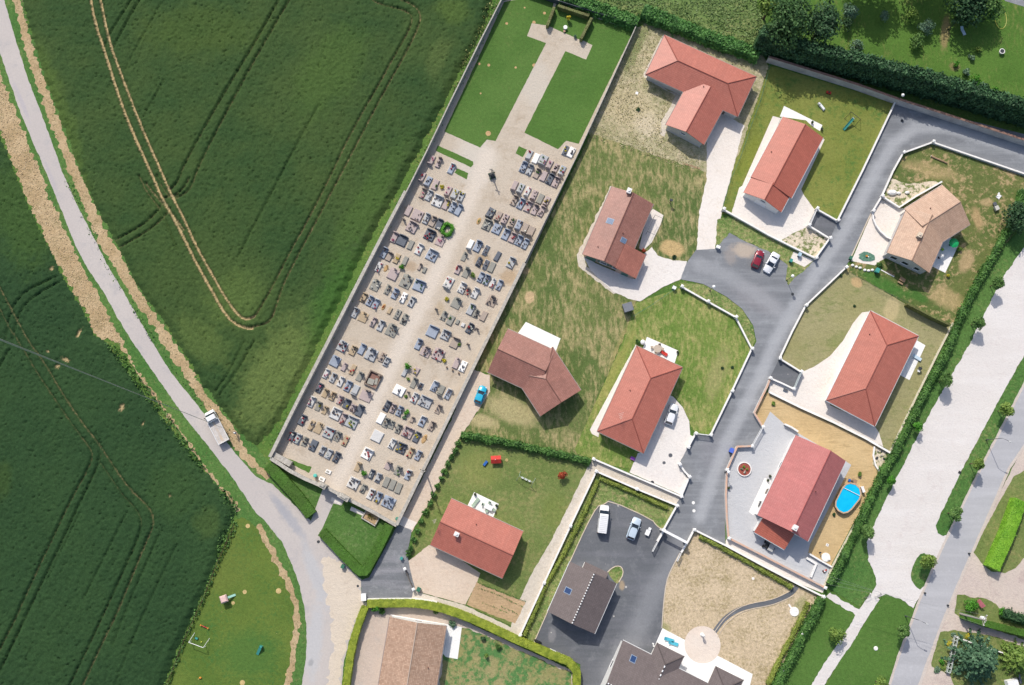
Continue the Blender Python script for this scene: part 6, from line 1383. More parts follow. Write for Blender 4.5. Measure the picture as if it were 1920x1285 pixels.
def graves():
    L = []
    for tl, s in GR.items():
        ox, oy = TILES[tl]
        for e in s.split(';'):
            f = e.split(); x, y, w, l = (float(v) for v in f[:4])
            g = G(ox+x/9.59, oy+y/9.59, .3)
            L.append(dict(p=g, w=w/90, l=l/90, c=f[4], h=f[5], d=f[6]))
    # rows (along the wall-to-wall direction) and place within the row
    nx = Vector((AX.y, -AX.x, 0)); g0 = G(632, 922)
    pth = G(757, 640)
    for q in L: q['t'] = (q['p']-g0).dot(AX); q['s'] = (q['p']-g0).dot(nx)-(pth-g0).dot(nx)*(q['t']/((pth-g0).dot(AX)))
    for side, sg in (('west', -1), ('east', 1)):
        M = sorted([q for q in L if (q['s'] > 0) == (sg > 0)], key=lambda q: q['t'])
        rows = []
        for q in M:
            if rows and q['t']-np.mean([r['t'] for r in rows[-1]]) < 1.15: rows[-1].append(q)
            else: rows.append([q])
        for i, r in enumerate(rows):
            for k, q in enumerate(sorted(r, key=lambda q: abs(q['s']))): q['lab'] = (k+1, side, i+1)
    for q in L:
        k, side, row = q['lab']; cn = GC[q['c']][1]; dd = [c for c in q['d'] if c in FL]
        kind = 'double grave' if q['w'] > 1.5 else 'grave'
        deco = ' with '+FL[dd[0]][1] if dd else (' with '+HEADN[q['h']] if HEADN[q['h']] else ' flat slab')
        lab = '%s %s%s, %s from path, %s row %d from gate' % (cn, kind, deco, ORD[k-1], side, row)
        w, l, h = q['w'], q['l'], q['h']
        t = thing('grave', lab, 'grave', (q['p'].x, q['p'].y, .02), AXR+random.gauss(0, .025), 'graves in the cemetery')
        hn = h in 'nct0'  # head end points to +x (far end); s: head at the gate end
        hs = 1 if hn else -1
        kw, kl = round(w, 1), round(l, 1); old = q['c'] in 'KOT'
        fr = q['c'] in 'W' and q['w'] < 1.0 and 'm' in q['d'] and h == '0'
        kh = .1 if old else .14
        inst('kerb', shared(('kerb', kw, kl, old), lambda b: b.box(0, 0, 0, kl, kw, kh, bev=.02)), GM[q['c']], t)
        sm = GS[q['c']] if not (q['c'] == 'T' and random.random() < .4) else GS['P']
        if q['c'] == 'W' and random.random() < .3: sm = GS['B']
        if fr: sm = GS['D']
        sh = .1 if old and h in 'ct' else .22
        sl = kl-(.16 if h == '0' else .42); sx = 0 if h == '0' else -hs*.13
        def slab(b): b.box(0, 0, 0, sl, kw-.14, sh, bev=.03)
        inst('slab', shared(('slab', kw, round(sl, 2), sh), slab), sm, t, (sx, 0, kh))
        hx = hs*(kl/2-.12)
        if h in 'ns':
            hw = kw*.9; hh = random.choice((.85, 1.0, 1.15)) if w < 1.5 else random.choice((.95, 1.1))
            v = random.randrange(3)
            def head(b):
                n = 8; pr = [(-hw/2, 0)]
                if v == 0: pr += [(-hw/2, hh*.75)]+[(-hw/2*math.cos(PI*i/n), hh*.75+hh*.25*math.sin(PI*i/n)) for i in range(1, n)]+[(hw/2, hh*.75)]
                elif v == 1: pr += [(-hw/2, hh*.8), (0, hh), (hw/2, hh*.8)]
                else: pr += [(-hw/2, hh*.7), (-hw*.3, hh*.74), (-hw*.22, hh), (hw*.22, hh), (hw*.3, hh*.74), (hw/2, hh*.7)]
                pr.append((hw/2, 0)); b.loft([[(-.08, y, z) for y, z in pr], [(.08, y, z) for y, z in pr]])
            inst('headstone', shared(('head', round(hw, 1), hh, v), head), GH[q['c']], t, (hx, 0, kh))
        elif h == 'c':
            hh = random.choice((1.3, 1.5))
            def cross(b): b.box(0, 0, 0, .3, .5, .4); b.box(0, 0, .4, .14, .16, hh-.4); b.box(0, 0, hh*.66, .14, .7, .15)
            inst('cross', shared(('cross', hh), cross), GH[q['c']], t, (hx, 0, kh))
        elif h == 't':
            hh = random.choice((1.5, 1.8)); hw = min(.8, kw*.7)
            def stele(b): b.box(0, 0, 0, .36, hw+.12, .3); b.box(0, 0, .3, .2, hw, hh-.5, taper=.92); b.box(0, 0, hh-.2, .26, hw+.06, .1); b.box(0, 0, hh-.1, .22, hw*.7, .16, taper=.3)
            inst('stele', shared(('stele', round(hw, 1), hh), stele), GH[q['c']], t, (hx, 0, kh))
        top = kh+sh
        if 'm' in q['d']:
            for j in range(random.randint(4, 6) if w < 1.5 else random.randint(6, 9)):
                px = sx+random.uniform(-.42, .42)*sl; py = random.uniform(-.36, .36)*(kw-.1)
                a = random.choice((.2, .28, .34))
                def plq(b): b.box(0, 0, 0, .09, a, a*1.05, taper=.9); b.box(-.07, 0, 0, .16, a*.9, .03)
                inst('plaque', shared(('plq', a), plq), random.choice((m_plaque, m_plaque, m_plaque2, m_plq3)), t, (px, py, top), (0 if hs < 0 else PI)+random.gauss(0, .5))
        for c in dd:
            for j in range(2 if w < 1.5 else 3):
                px = sx+random.uniform(-.45, .4)*sl; py = random.uniform(-.34, .34)*kw; v = random.randrange(4)
                def fl(b):
                    cs, ns = crown_pts((0, 0, .2), (.26, .26, .2), 40, 3); b.leaves(cs, ns, .15, 0, .5); b.lathe([(.08, 0), (.13, .16)], n=7)
                inst('flowers', shared(('fl', c, v), fl), FL[c][0], t, (px, py, top), random.random()*6)
graves()
def cem_extra():
    stone_k = GM['K']
    # calvary: cross on a stepped, planted base
    g = G(922.5, 330); t = thing('stone_cross', 'tall stone calvary cross on a dark stepped base at the head of the cemetery', 'cross monument', (g.x, g.y, 0), AXR)
    b = MB(); b.box(0, 0, 0, 1.2, 1.2, .3, .785); b.box(0, 0, .3, .85, .85, .35, .785); b.box(0, 0, .65, .6, .6, .7, 0, .8); b.build('base', stone('dark_stone', A(96, 98, 100), A(74, 78, 80), 2), t)
    b = MB(); b.tube((0, 0, 1.3), (0, 0, 4.2), .13, .1, 8); b.build('shaft', GH['K'], t)
    b = MB(); b.box(0, 0, 3.45, .16, 1.0, .16); b.box(0, 0, 4.1, .14, .14, .3); b.build('cross_arm', GH['K'], t)
    for k in range(4):
        b = MB(); c, n_ = crown_pts((.62*math.cos(k*PI/2), .62*math.sin(k*PI/2), .3), (.26, .26, .28), 40, 4); b.leaves(c, n_, .18); b.build('planting', lf_dark, t)
    # open broken vault
    g = G(580+1150/9.59, 620+880/9.59, .3); t = thing('broken_vault', 'large brown kerbed vault with broken slabs beside the cemetery path', 'grave', (g.x, g.y, 0), AXR)
    mk = stone('mossy_brown_stone', A(156, 138, 124), A(124, 110, 100), 1.6)
    b = MB(); a, w = 2.7, 2.3
    for (x, y, sx, sy) in ((a/2, 0, .22, w+.22), (-a/2, 0, .22, w+.22), (0, w/2, a-.22, .22), (0, -w/2, a-.22, .22)): b.box(x, y, 0, sx, sy, .55)
    b.build('kerb', mk, t)
    b = MB(); b.box(0, 0, 0, a-.24, w-.24, .06); b.build('earth', stone('red_earth', A(160, 116, 104), A(140, 110, 100), 2), t)
    b = MB(); b.box(-.55, .25, .12, 1.1, 1.2, .14, .12); b.build('slab', GM['K'], t)
    b = MB(); b.box(-.1, -.65, .1, 1.2, .5, .14, .2); b.build('slab', GM['K'], t)
    b = MB(); b.box(1.15, -.75, .55, .4, .5, .5); b.build('headstone', mk, t)
    # bare dirt graves
    for i, (tl, x, y, w, l, lab) in enumerate([('C', 325, 1090, .8, 1.5, 'bare earth grave with leaning wooden cross near the western wall'), ('E', 760, 730, .7, 1.4, 'bare reddish earth grave with dying plants'), ('J', 1205, 800, .9, 1.9, 'bare sandy earth grave with small cross near the alley wall'), ('D', 555, 240, .8, 1.5, 'bare ochre earth plot left of the mossy double grave')]):
        ox, oy = TILES[tl]; g = G(ox+x/9.59, oy+y/9.59); t = thing('earth_grave', lab, 'grave', (g.x, g.y, .02), AXR)
        b = MB(); n = 14; c0 = [(l/2*math.cos(2*PI*k/n), w/2*math.sin(2*PI*k/n)) for k in range(n)]; b.prism(c0, 0, .12, top=[(x_*.7, y_*.7) for x_, y_ in c0]); b.build('earth_mound', stone('ochre_earth', A(208, 172, 120), A(190, 156, 112), 2), t)
        if i in (0, 2): b = MB(); b.box(.5, 0, 0, .07, .09, .9); b.box(.5, 0, .6, .07, .5, .09); b.build('wooden_cross', bark, t)
        else: b = MB(); c, n_ = crown_pts((0, 0, .2), (.4, .25, .15), 30, 3); b.leaves(c, n_, .18); b.build('plants', lf_red if i == 1 else lf_treey, t)
    # lone steles
    for (tl, x, y, lab) in [('C', 648, 215, 'lone tan stele beside the pink double grave near the western wall'), ('F', 268, 765, 'lone tan stele just east of the cemetery path'), ('F', 1003, 1120, 'lone tan stele by the east wall right of the dark grave'), ('H', 1415, 245, 'lone stele with dark shadow near the east wall'), ('H', 345, 1105, 'small stele beside the white double slab')]:
        ox, oy = TILES[tl]; g = G(ox+x/9.59, oy+y/9.59); b = MB(); b.box(0, 0, 0, .3, .6, .2, AXR); b.box(0, 0, .2, .16, .42, 1.1, AXR, .9)
        tag(b.build('stele', GH['T'], at=(g.x, g.y, 0)), lab, 'stele')
    # bushes between graves
    for (tl, x, y, r, h, m, lab) in [('C', 600, 1060, .68, 1.0, lf_ball, 'round green bush at the foot of a weathered grave'), ('D', 455, 1200, .6, .9, lf_treey, 'olive round bush covering a grave'), ('H', 330, 640, .9, 1.4, lf_ball, 'big round green bush east of the cemetery path'), ('H', 340, 870, .38, .6, lf_treey, 'small potted bush below the big round bush'),
          ('J', 890, 320, .62, 1.0, lf_ball, 'green bush with red flowers on a grave'), ('K', 590, 270, .65, 1.0, lf_ball, 'round green bush near the cemetery gate'), ('A', 655, 775, .5, .5, lf_yel, 'mound of yellow flowers on a fresh grave'), ('F', 460, 590, .5, .6, lf_yel, 'pot of bright yellow flowers on a small grave'), ('H', 985, 540, .5, .6, lf_yel, 'clump of yellow flowers among the eastern graves'), ('H', 300, 1185, .4, .4, lf_treey, 'pale green plant below a small stele'), ('J', 845, 415, .45, .5, lf_grey, 'grey-green plant beside the red-flowered bush'), ('H', 1255, 250, .4, .5, lf_treey, 'green plant right of the dark-framed grave')]:
        ox, oy = TILES[tl]; shrub(ox+x/9.59, oy+y/9.59, r, h, m, lab, 220, .2, cat='bush')
    for i, (x, y) in enumerate([(1035, 665), (1140, 715), (1250, 770)]):
        g = G(730+x/9.59, 620+y/9.59); b = MB(); b.lathe([(.12, 0), (.2, .3), (.18, .3)], n=10); c, n_ = crown_pts((0, 0, .36), (.2, .2, .14), 30, 3); b.leaves(c, n_, .13)
        tag(b.build('flower_pot', simple('brown_pot', A(150, 128, 110), .7), at=(g.x, g.y, .02)), 'small brown flower pot, %s of three in a line near the east cemetery wall' % ['topmost', 'middle', 'lowest'][i], 'flower pot', 'pots in a line near the east wall')
    # gate piers
    for (x0, y0, x1, y1, hh, lab) in ((604, 908, 615, 914, 3.0, 'western stone gate pier of the cemetery'), (640, 927, 657, 937, 3.0, 'wide eastern stone gate pier of the cemetery')):
        a, c = G(x0, y0), G(x1, y1); m_ = (a+c)/2; d = c-a; rz = math.atan2(d.y, d.x)
        t = thing('gate_pier', lab, 'gate pier', (m_.x, m_.y, 0), rz)
        b = MB(); b.box(0, 0, 0, d.length, .75, hh); b.build('pier', m_stonew, t); b = MB(); b.box(0, 0, hh+.002, d.length+.2, .95, .16); b.box(0, 0, hh+.162, d.length*.9, .7, .25, 0, .5); b.build('cap', m_stonew, t)
    a, c = G(616, 915), G(639, 927); m_ = (a+c)/2; d = c-a; t = thing('cemetery_gate', 'low stone-capped wall panel between the two cemetery gate piers', 'gate', (m_.x, m_.y, 0), math.atan2(d.y, d.x))
    b = MB(); b.box(0, 0, 0, d.length, .4, 1.6); b.build('panel', m_stonew, t); b = MB(); b.box(0, 0, 1.602, d.length, .6, .1); b.build('coping', m_stonew, t)
    # planter at the wall
    c = G(696, 970); t = thing('flower_planter', 'rectangular stone planter of orange flowers against the cemetery wall', 'planter', (c.x, c.y, 0), math.atan2(-.5, .87))
    b = MB()
    for (x, y, sx, sy) in ((0, -.95, 3.0, .2), (-1.4, 0, .2, 1.7), (1.4, .1, .2, 1.6)): b.box(x, y, 0, sx, sy, .55)
    b.build('kerb', m_stonew, t); b = MB(); b.box(0, 0, 0, 2.6, 1.6, .3); b.build('soil', g_soil, t)
    b = MB(); c_, n_ = crown_pts((0, 0, .4), (1.1, .55, .25), 160, 6); b.leaves(c_, n_, .2); b.build('flowers', leafmat('orange_flowers', A(200, 120, 70), A(160, 160, 90), A(120, 130, 60)), t)
    for (px, py, m, lab) in ((591, 892, A(96, 206, 190), 'turquoise bin inside the cemetery wall'), (745, 973, A(70, 140, 120), 'dark green bin outside the cemetery corner')):
        g = G(px, py, .7); t = thing('litter_bin', lab, 'bin', (g.x, g.y, .02)); b = MB(); b.lathe([(.28, 0), (.34, .85), (.3, .9)], n=12); b.build('body', simple('bin_plastic', m, .5), t); b = MB(); b.lathe([(.36, .9), (.3, 1.0), (.05, 1.04)], n=12); b.build('lid', simple('bin_plastic', m, .5), t)
    for (px, py, s, lab) in ((616, 885, 1.0, 'cream square cover slab by the cemetery gate'), (604, 899, 1.1, 'cream concrete block beside the turquoise bin')):
        g = G(px, py); t = thing('stone_block', lab, 'stone block', (g.x, g.y, .02), AXR); b = MB(); b.box(0, 0, 0, s*.7, s, .25, bev=.03); b.build('block', m_cop, t); b = MB(); b.box(0, .1, .25, .3, .5, .05); b.build('cover', GM['K'], t)
    g = G(1060, 52, .4); t = thing('memorial_urn', 'white round memorial stone on the U lawn', 'memorial', (g.x, g.y, .02)); b = MB(); b.lathe([(.3, 0), (.36, .1), (.3, .5), (.4, .62), (.2, .62)], n=14); b.build('urn', m_cap, t)
    g = G(1058, 59, .2); b = MB(); b.lathe([(.16, 0), (.24, .35), (.2, .35)], n=10); tag(b.build('flower_pot', simple('terracotta', A(190, 150, 130), .7), at=(g.x, g.y, .02)), 'small terracotta pot below the white memorial stone', 'flower pot')
cem_extra()
# ================================================================ lamps, poles, garden things
def person():
    g = G(444.5, 813, 0); t = thing('person', 'person in white cap and grey clothes holding a line behind the flatbed truck', 'person', (g.x, g.y, .03), 2.7)
    # skeleton grown into one skin: pelvis first
    J = [((0, 0, .95), .15), ((0, 0, 1.2), .15), ((0, 0, 1.42), .13), ((.02, 0, 1.54), .06), ((.03, 0, 1.66), .1), ((.03, 0, 1.74), .09),
         ((0, .2, 1.4), .07), ((.16, .26, 1.18), .05), ((.42, .12, 1.2), .035), ((.5, .1, 1.22), .03),
         ((0, -.2, 1.4), .07), ((.14, -.27, 1.18), .05), ((.4, -.1, 1.26), .035), ((.48, -.08, 1.28), .03),
         ((0, .1, .88), .1), ((.05, .12, .5), .075), ((0, .13, .1), .05), ((.16, .15, .05), .04),
         ((0, -.1, .88), .1), ((-.02, -.13, .5), .075), ((-.1, -.14, .1), .05), ((.06, -.16, .05), .04)]
    E = [(0, 1), (1, 2), (2, 3), (3, 4), (4, 5), (2, 6), (6, 7), (7, 8), (8, 9), (2, 10), (10, 11), (11, 12), (12, 13), (0, 14), (14, 15), (15, 16), (16, 17), (0, 18), (18, 19), (19, 20), (20, 21)]
    for (hb, sy) in ((9, 1), (13, -1)):
        hx, hy, hz = J[hb][0]
        for k in range(4):
            o = len(J); J += [((hx+.05, hy+(k-1.5)*.02, hz), .011), ((hx+.085-.008*abs(k-1.3), hy+(k-1.5)*.021, hz-.03), .009)]; E += [(hb, o), (o, o+1)]
        o = len(J); J += [((hx+.02, hy-sy*.045, hz+.01), .011), ((hx+.06, hy-sy*.055, hz-.01), .009)]; E += [(hb, o), (o, o+1)]
    me = bpy.data.meshes.new('body'); me.from_pydata([j[0] for j in J], E, []); ob = bpy.data.objects.new('body', me); COL.objects.link(ob); ob.parent = t
    m = ob.modifiers.new('skin', 'SKIN')
    for v, j in zip(me.skin_vertices[0].data, J): v.radius = (j[1], j[1])
    me.skin_vertices[0].data[0].use_root = True
    ob.modifiers.new('sub', 'SUBSURF').levels = 1; ob.modifiers['sub'].render_levels = 1
    me.materials.append(simple('grey_clothes', A(128, 122, 120), .8))
    b = MB(); b.ball((.04, 0, 1.78), .125, 12, 6, sq=(1, .9, .6)); b.box(.17, 0, 1.755, .12, .17, .015); b.build('cap', simple('white_cap', (.8, .8, .8), .7), t)
    b = MB(); b.ball((.035, 0, 1.65), .098, 12, 8, sq=(1, .85, 1.15)); b.box(.135, 0, 1.64, .03, .025, .04); b.build('face', simple('skin', A(206, 160, 134), .6), t)
    b = MB(); b.loft([[(math.cos(a)*r*.75, math.sin(a)*r*1.25, z) for a in [2*PI*i/12 for i in range(12)]] for (z, r) in ((.92, .17), (1.15, .17), (1.38, .18), (1.47, .1))]); b.build('shirt', simple('white_shirt', A(222, 222, 226), .8), t)
    a = Vector((g.x-.5, g.y+.2, 1.25)); e = G(-60, 613, 178); b = MB(); n = 12
    b.path([a.lerp(e, k/n)+Vector((0, 0, -.35*math.sin(PI*k/n))) for k in range(n+1)], .014, 5)
    tag(b.build('tether_line', simple('pale_cord', A(176, 178, 178), .6)), 'pale tether line rising over the western field from the person by the truck', 'line')
m_pole = simple('grey_steel', A(120, 122, 126), .4, .5); m_polew = stone('weathered_pole_wood', A(176, 164, 150), A(140, 128, 116), 2)
m_globe = simple('white_globe', (.8, .8, .8), .3); m_concp = stone('concrete_pole', A(186, 180, 172), A(160, 156, 150), 2)
m_wire = simple('cable', A(150, 152, 152), .5)
m_teal = simple('teal_plastic', A(70, 160, 150), .4); m_redp = simple('red_plastic', A(214, 60, 48), .4); m_bluep = simple('blue_plastic', A(50, 110, 190), .4); m_greenp = simple('green_plastic', A(40, 190, 110), .4)
m_whitep = simple('white_plastic', (.78, .78, .78), .4); m_wood = stone('bare_wood', A(190, 160, 128), A(160, 132, 104), 2); m_dk = simple('dark_metal', A(70, 74, 78), .5, .3); m_orangep = simple('orange_plastic', A(226, 150, 60), .4)
m_ltgreen = simple('pale_green_metal', A(170, 190, 170), .5); m_bin = simple('bin_green', A(60, 120, 96), .5)
def things():
    for i, (px, py, h, lab) in enumerate([(1677, 194, 4.2, 'white globe street lamp at the foot of the grey garden wall'), (1475, 526, 4.0, 'white globe street lamp beside the parking bay'), (1331, 545, 3.6, 'white globe street lamp on the weedy verge of the road bend'), (1359, 886, 3.2, 'white globe street lamp on the pier of the grey terrace wall')]):
        g = G(px, py); t = thing('globe_lamp', lab, 'street lamp', (g.x, g.y, .03), 0, 'globe lamps of the estate road')
        b = MB(); b.lathe([(.11, 0), (.11, .35), (.055, .4), (.045, h-.3), (.1, h-.2)], n=9); b.build('pole', m_dk, t)
        b = MB(); b.ball((0, 0, h), .32, 14, 8); b.build('globe', m_globe, t)
    for i, (px, py, lab) in enumerate([(1848.5, 825, 'tall bent-arm street lamp on the median, upper of two'), (1697, 1155, 'tall bent-arm street lamp beside the path lawn, lower of two')]):
        g = G(px, py); d = hdir((1690, 1150), (1716, 1163)); t = thing('street_lamp', lab, 'street lamp', (g.x, g.y, .03), math.atan2(d.y, d.x), 'bent-arm lamps along the road')
        b = MB(); b.lathe([(.13, 0), (.12, .9), (.07, 1.0), (.055, 6.2)], n=9); b.build('pole', m_pole, t)
        b = MB(); b.path([(0, 0, 6.15), (.5, 0, 6.35), (1.25, 0, 6.4)], .045); b.build('arm', m_pole, t)
        b = MB(); b.box(1.5, 0, 6.34, .65, .24, .12, 0, .7); b.build('lamp_head', simple('lamp_head', A(206, 206, 206), .4), t)
    # utility poles
    g = G(798, 884); t = thing('utility_pole', 'tall grey utility pole in the alley outside the cemetery wall', 'utility pole', (g.x, g.y, .03), AXR)
    b = MB(); b.tube((0, 0, 0), (0, 0, 9.3), .17, .1, 9); b.build('pole', m_concp, t)
    b = MB(); b.box(.0, 0, 8.8, .1, 1.2, .1); b.build('crossarm', m_dk, t)
    for s in (-.5, 0, .5): b = MB(); b.lathe([(.05, 8.9), (.07, 9.02), (.04, 9.15)], (0, s), 8); b.build('insulator', m_globe, t)
    g = G(1800, 1151); d = hdir((1800, 1151), (1853, 1172)); t = thing('utility_pole', 'pale wooden utility pole with transformer and crossarm behind the olive hedge', 'utility pole', (g.x, g.y, .03), math.atan2(d.y, d.x))
    b = MB(); b.tube((0, 0, 0), (0, 0, 10), .2, .12, 9); b.build('pole', m_concp, t)
    b = MB(); b.lathe([(.3, 7.2), (.34, 7.3), (.34, 8.1), (.2, 8.25)], (.38, .32), 12); b.build('transformer', m_whitep, t)
    b = MB(); b.box(0, 0, 9.5, .12, 2.0, .12); b.tube((0, -.9, 9.5), (0, 0, 8.6), .04, .04, 5); b.tube((0, .9, 9.5), (0, 0, 8.6), .04, .04, 5); b.build('crossarm', m_concp, t)
    for s in (-.9, -.3, .3, .9): b = MB(); b.lathe([(.05, 9.62), (.08, 9.75), (.04, 9.9)], (0, s), 8); b.build('insulator', m_globe, t)
    wp = [Vector(t.matrix_basis @ Vector((0, s, 9.85))) for s in (-.9, .3, .9)]
    for i, q in enumerate(wp):
        e = G(1460, 1050+i*14, 9.5); b = MB(); n = 14
        b.path([q.lerp(e, k/n)+Vector((0, 0, -1.0*math.sin(PI*k/n))) for k in range(n+1)], .014, 4)
        tag(b.build('power_line', m_wire), 'thin overhead wire from the pale utility pole across the lawn, %s from the north' % ORD[i], 'wire', 'wires over the path lawn')
    # man with the tether line, and the line itself
    person()
    # sliding and swing gates
    def gate(a, c, h, m, lab, z=.15, bars=True):
        p0, p1 = G(*a), G(*c); mm = (p0+p1)/2; d = p1-p0; t = thing('garden_gate', lab, 'gate', (mm.x, mm.y, 0), math.atan2(d.y, d.x)); L = d.length
        b = MB(); b.box(0, 0, z, L, .07, .09); b.box(0, 0, h, L, .09, .09); b.box(-L/2+.05, 0, z, .09, .08, h-z); b.box(L/2-.05, 0, z, .09, .08, h-z); b.build('frame', m, t)
        b = MB()
        if bars:
            for k in range(int(L/.16)): b.box(-L/2+.12+k*.16, 0, z, .05, .04, h-z)
        else: b.box(0, 0, z+.09, L-.1, .04, h-z-.1)
        b.build('infill', m, t)
    mg = simple('grey_gate', A(196, 206, 208), .5)
    gate((1499, 700), (1487, 729), 1.4, mg, 'pale grey sliding gate of the drive beside the pale lawn', bars=False)
    gate((1330, 817), (1304, 814), 1.3, m_whitep, 'white gate at the forecourt of the hipped house')
    gate((1428, 801), (1409, 835), 1.4, m_whitep, 'white bar gate of the grey terrace')
    gate((1515, 426), (1528, 396), 1.3, m_whitep, 'white gate between apron and concrete forecourt')
    gate((1232, 1015), (1222, 1034), 1.3, m_whitep, 'open white gate leaf on the west side of the court entrance')
    gate((1275, 1037), (1268, 1052), 1.3, m_whitep, 'open white gate leaf on the east side of the court entrance')
    p0, p1 = G(1243, 994, 2.6), G(1287, 1017, 2.6); mm = (p0+p1)/2; d = p1-p0
    t = thing('gate_arch', 'white flat gate lintel spanning the parking court entrance', 'gate arch', (mm.x, mm.y, 0), math.atan2(d.y, d.x))
    b = MB(); b.box(0, 0, 2.4, d.length+.4, .45, .2); b.build('lintel', m_whitep, t)
    for s in (-1, 1): b = MB(); b.box(s*d.length/2, 0, 0, .4, .4, 2.398); b.build('post', m_wall, t)
    # pool
    W0 = [(1594, 907), (1604, 909.5), (1611, 916.5), (1613, 926), (1610.5, 936), (1597, 953), (1590, 959), (1582, 961), (1573, 956.5), (1568, 949), (1568.5, 940), (1581, 916), (1587, 909.5)]
    zt = 1.1; P0 = [Vector((G(x, y, zt).x, G(x, y, zt).y)) for x, y in W0]; c = sum(P0, Vector((0, 0)))/len(P0)
    t = thing('swimming_pool', 'raised elongated oval wooden pool of bright blue water', 'pool', (c.x, c.y, 0))
    NP = len(P0); P0 = [p-c for p in P0]; cr = sum((P0[i].x*P0[(i+1) % NP].y-P0[i].y*P0[(i+1) % NP].x) for i in range(NP))
    if cr < 0: P0 = P0[::-1]
    sc = lambda k: [p*(1+k/p.length) for p in P0]
    b = MB(); b.prism(sc(.16), 0, 1.0); b.build('wall', stone('pool_wood', A(176, 146, 116), A(140, 112, 88), 2), t)
    b = MB(); o_, i_ = sc(.26), sc(0); n = NP
    for k in range(n): b.prism([i_[k], o_[k], o_[(k+1) % n], i_[(k+1) % n]], 1.002, zt)
    b.build('rim', stone('pool_rim_wood', A(216, 186, 156), A(196, 164, 134), 2), t)
    T = NT('pool_water'); q = T.pos(); cc = T.mix(T.rng(T.noise(q, .8, 3), .3, .7), (.0, .42, .72), (.005, .50, .80)); mw = T.finish(cc, .06, .5, 0, T.noise(q, 3.5, 3), .35, .06)
    b = MB(); b.prism(sc(-.01), 1.003, 1.03); b.build('water', mw, t)
    b = MB(); p, q2 = Vector((*(G(1582, 915, zt).xy-c), 0)), Vector((*(G(1612, 930, zt).xy-c), 0)); p.z = q2.z = zt+.06; b.tube(p, q2, .06, .06, 8); b.build('cover_roller', m_whitep, t)
    b = MB(); b.box(*(G(1615, 918).xy-c), 0, .5, 1.1, 1.0, .3); b.build('steps', m_whitep, t)
    box_thing('pool_pump', 'small blue and grey pool pump at the head of the pool', 'pool pump', 1592, 901, [('body', m_bluep, [(0, 0, 0, .4, .5, .35)]), ('tank', m_pole, [(.5, .1, 0, .5, .1, .55, .18, .16)]), ('deck', m_wood, [(.9, .3, 0, 1.0, .8, .1)])])
    # round planter
    g = G(1395, 880); t = thing('round_planter', 'white-rimmed round planter of red mulch on the grey terrace', 'planter', (g.x, g.y, .03))
    b = MB(); b.lathe([(1.32, 0), (1.35, .3), (1.18, .32), (1.18, .2)], n=28); b.build('rim', m_cop, t)
    b = MB(); b.lathe([(1.17, 0), (1.17, .21)], n=28); b.build('mulch', stone('red_mulch', A(176, 96, 80), A(150, 76, 66), 3), t)
    for k, m in enumerate((lf_treey, lf_ball, lf_grey, FL['w'][0])): b = MB(); c_, n_ = crown_pts((.5*math.cos(k*1.6), .5*math.sin(k*1.6), .4), (.32, .32, .25), 60, 4); b.leaves(c_, n_, .16); b.build('plant', m, t)
    # bins, boxes
    def bin_(px, py, m, lab, s=1.0, ang=None):
        box_thing('wheeled_bin', lab, 'bin', px, py, [('body', m, [(0, 0, .08, .55*s, .65*s, .85*s, 1.12)]), ('lid', m, [(0, 0, .08+.86*s, .68*s, .8*s, .08)]), ('wheel', m_tyre, [(-.2*s, -.34*s, .1, .2*s, -.34*s, .1, .1, .1)])], .5, ang)
    bin_(1371, 845, simple('bin_blue', A(90, 120, 220), .5), 'blue wheeled bin against the grey terrace wall', 1.1)
    bin_(785, 1105, m_bin, 'dark green wheeled bin at the corner of the pinkish drive'); bin_(643, 1062, m_bin, 'dark green bin beside the lane at the V-shaped hedge', .9)
    bin_(753, 1047, m_teal, 'teal mail bin among the shrubs at the alley mouth', .7); bin_(1644, 508, m_teal, 'teal round-topped composter at the foot of the beige house bank', 1.1); bin_(1595, 484, m_bin, 'dark green bin at the road edge of the pale yard', .8)
    bin_(1499, 478, simple('bin_pale_blue', A(180, 206, 220), .5), 'pale blue bin on the white concrete pad', .9); bin_(1483, 489, m_teal, 'teal bin in the grass beside the concrete pad', .8)
    box_thing('garden_shed', 'small black-roofed garden shed on the rough lawn', 'shed', 1177, 577, [('wall', m_dk, [(0, 0, 0, 1.6, 1.3, 1.7)]), ('roof', simple('grey_shed_roof', A(126, 130, 138), .5), [(0, 0, 1.702, 1.9, 1.7, .12, .92)])], 1.2, .3)
    box_thing('utility_box', 'white utility box beside the gravel drive', 'utility box', 1263, 541, [('body', m_whitep, [(0, 0, 0, .6, .5, .8)]), ('lid', m_whitep, [(0, 0, .8, .7, .6, .06)])])
    box_thing('utility_box', 'white utility box at the gate of the parking bay', 'utility box', 1345, 465, [('body', m_whitep, [(0, 0, 0, .7, .45, .9)]), ('lid', m_whitep, [(0, 0, .9, .8, .55, .06)])])
    box_thing('utility_box', 'tall white double utility box at the end of the yellow-green hedge', 'utility box', 683, 1119, [('body', m_whitep, [(0, 0, 0, .8, 1.2, 1.0)]), ('lid', m_whitep, [(0, 0, 1.0, .9, 1.3, .06)])], 0, .05)
    box_thing('garden_table', 'white plastic table with stacked chair in the parking court', 'table', 1214, 999, [('top', m_whitep, [(0, 0, .68, .8, 1.0, .05)]), ('leg', m_whitep, [(.3, .3, 0, .3, .3, .68, .04, .04)]), ('leg', m_whitep, [(-.3, -.3, 0, -.3, -.3, .68, .04, .04)]), ('leg', m_whitep, [(-.3, .3, 0, -.3, .3, .68, .04, .04)]), ('leg', m_whitep, [(.3, -.3, 0, .3, -.3, .68, .04, .04)]), ('seat', m_whitep, [(.1, .8, .4, .5, .5, .3)])], .5)
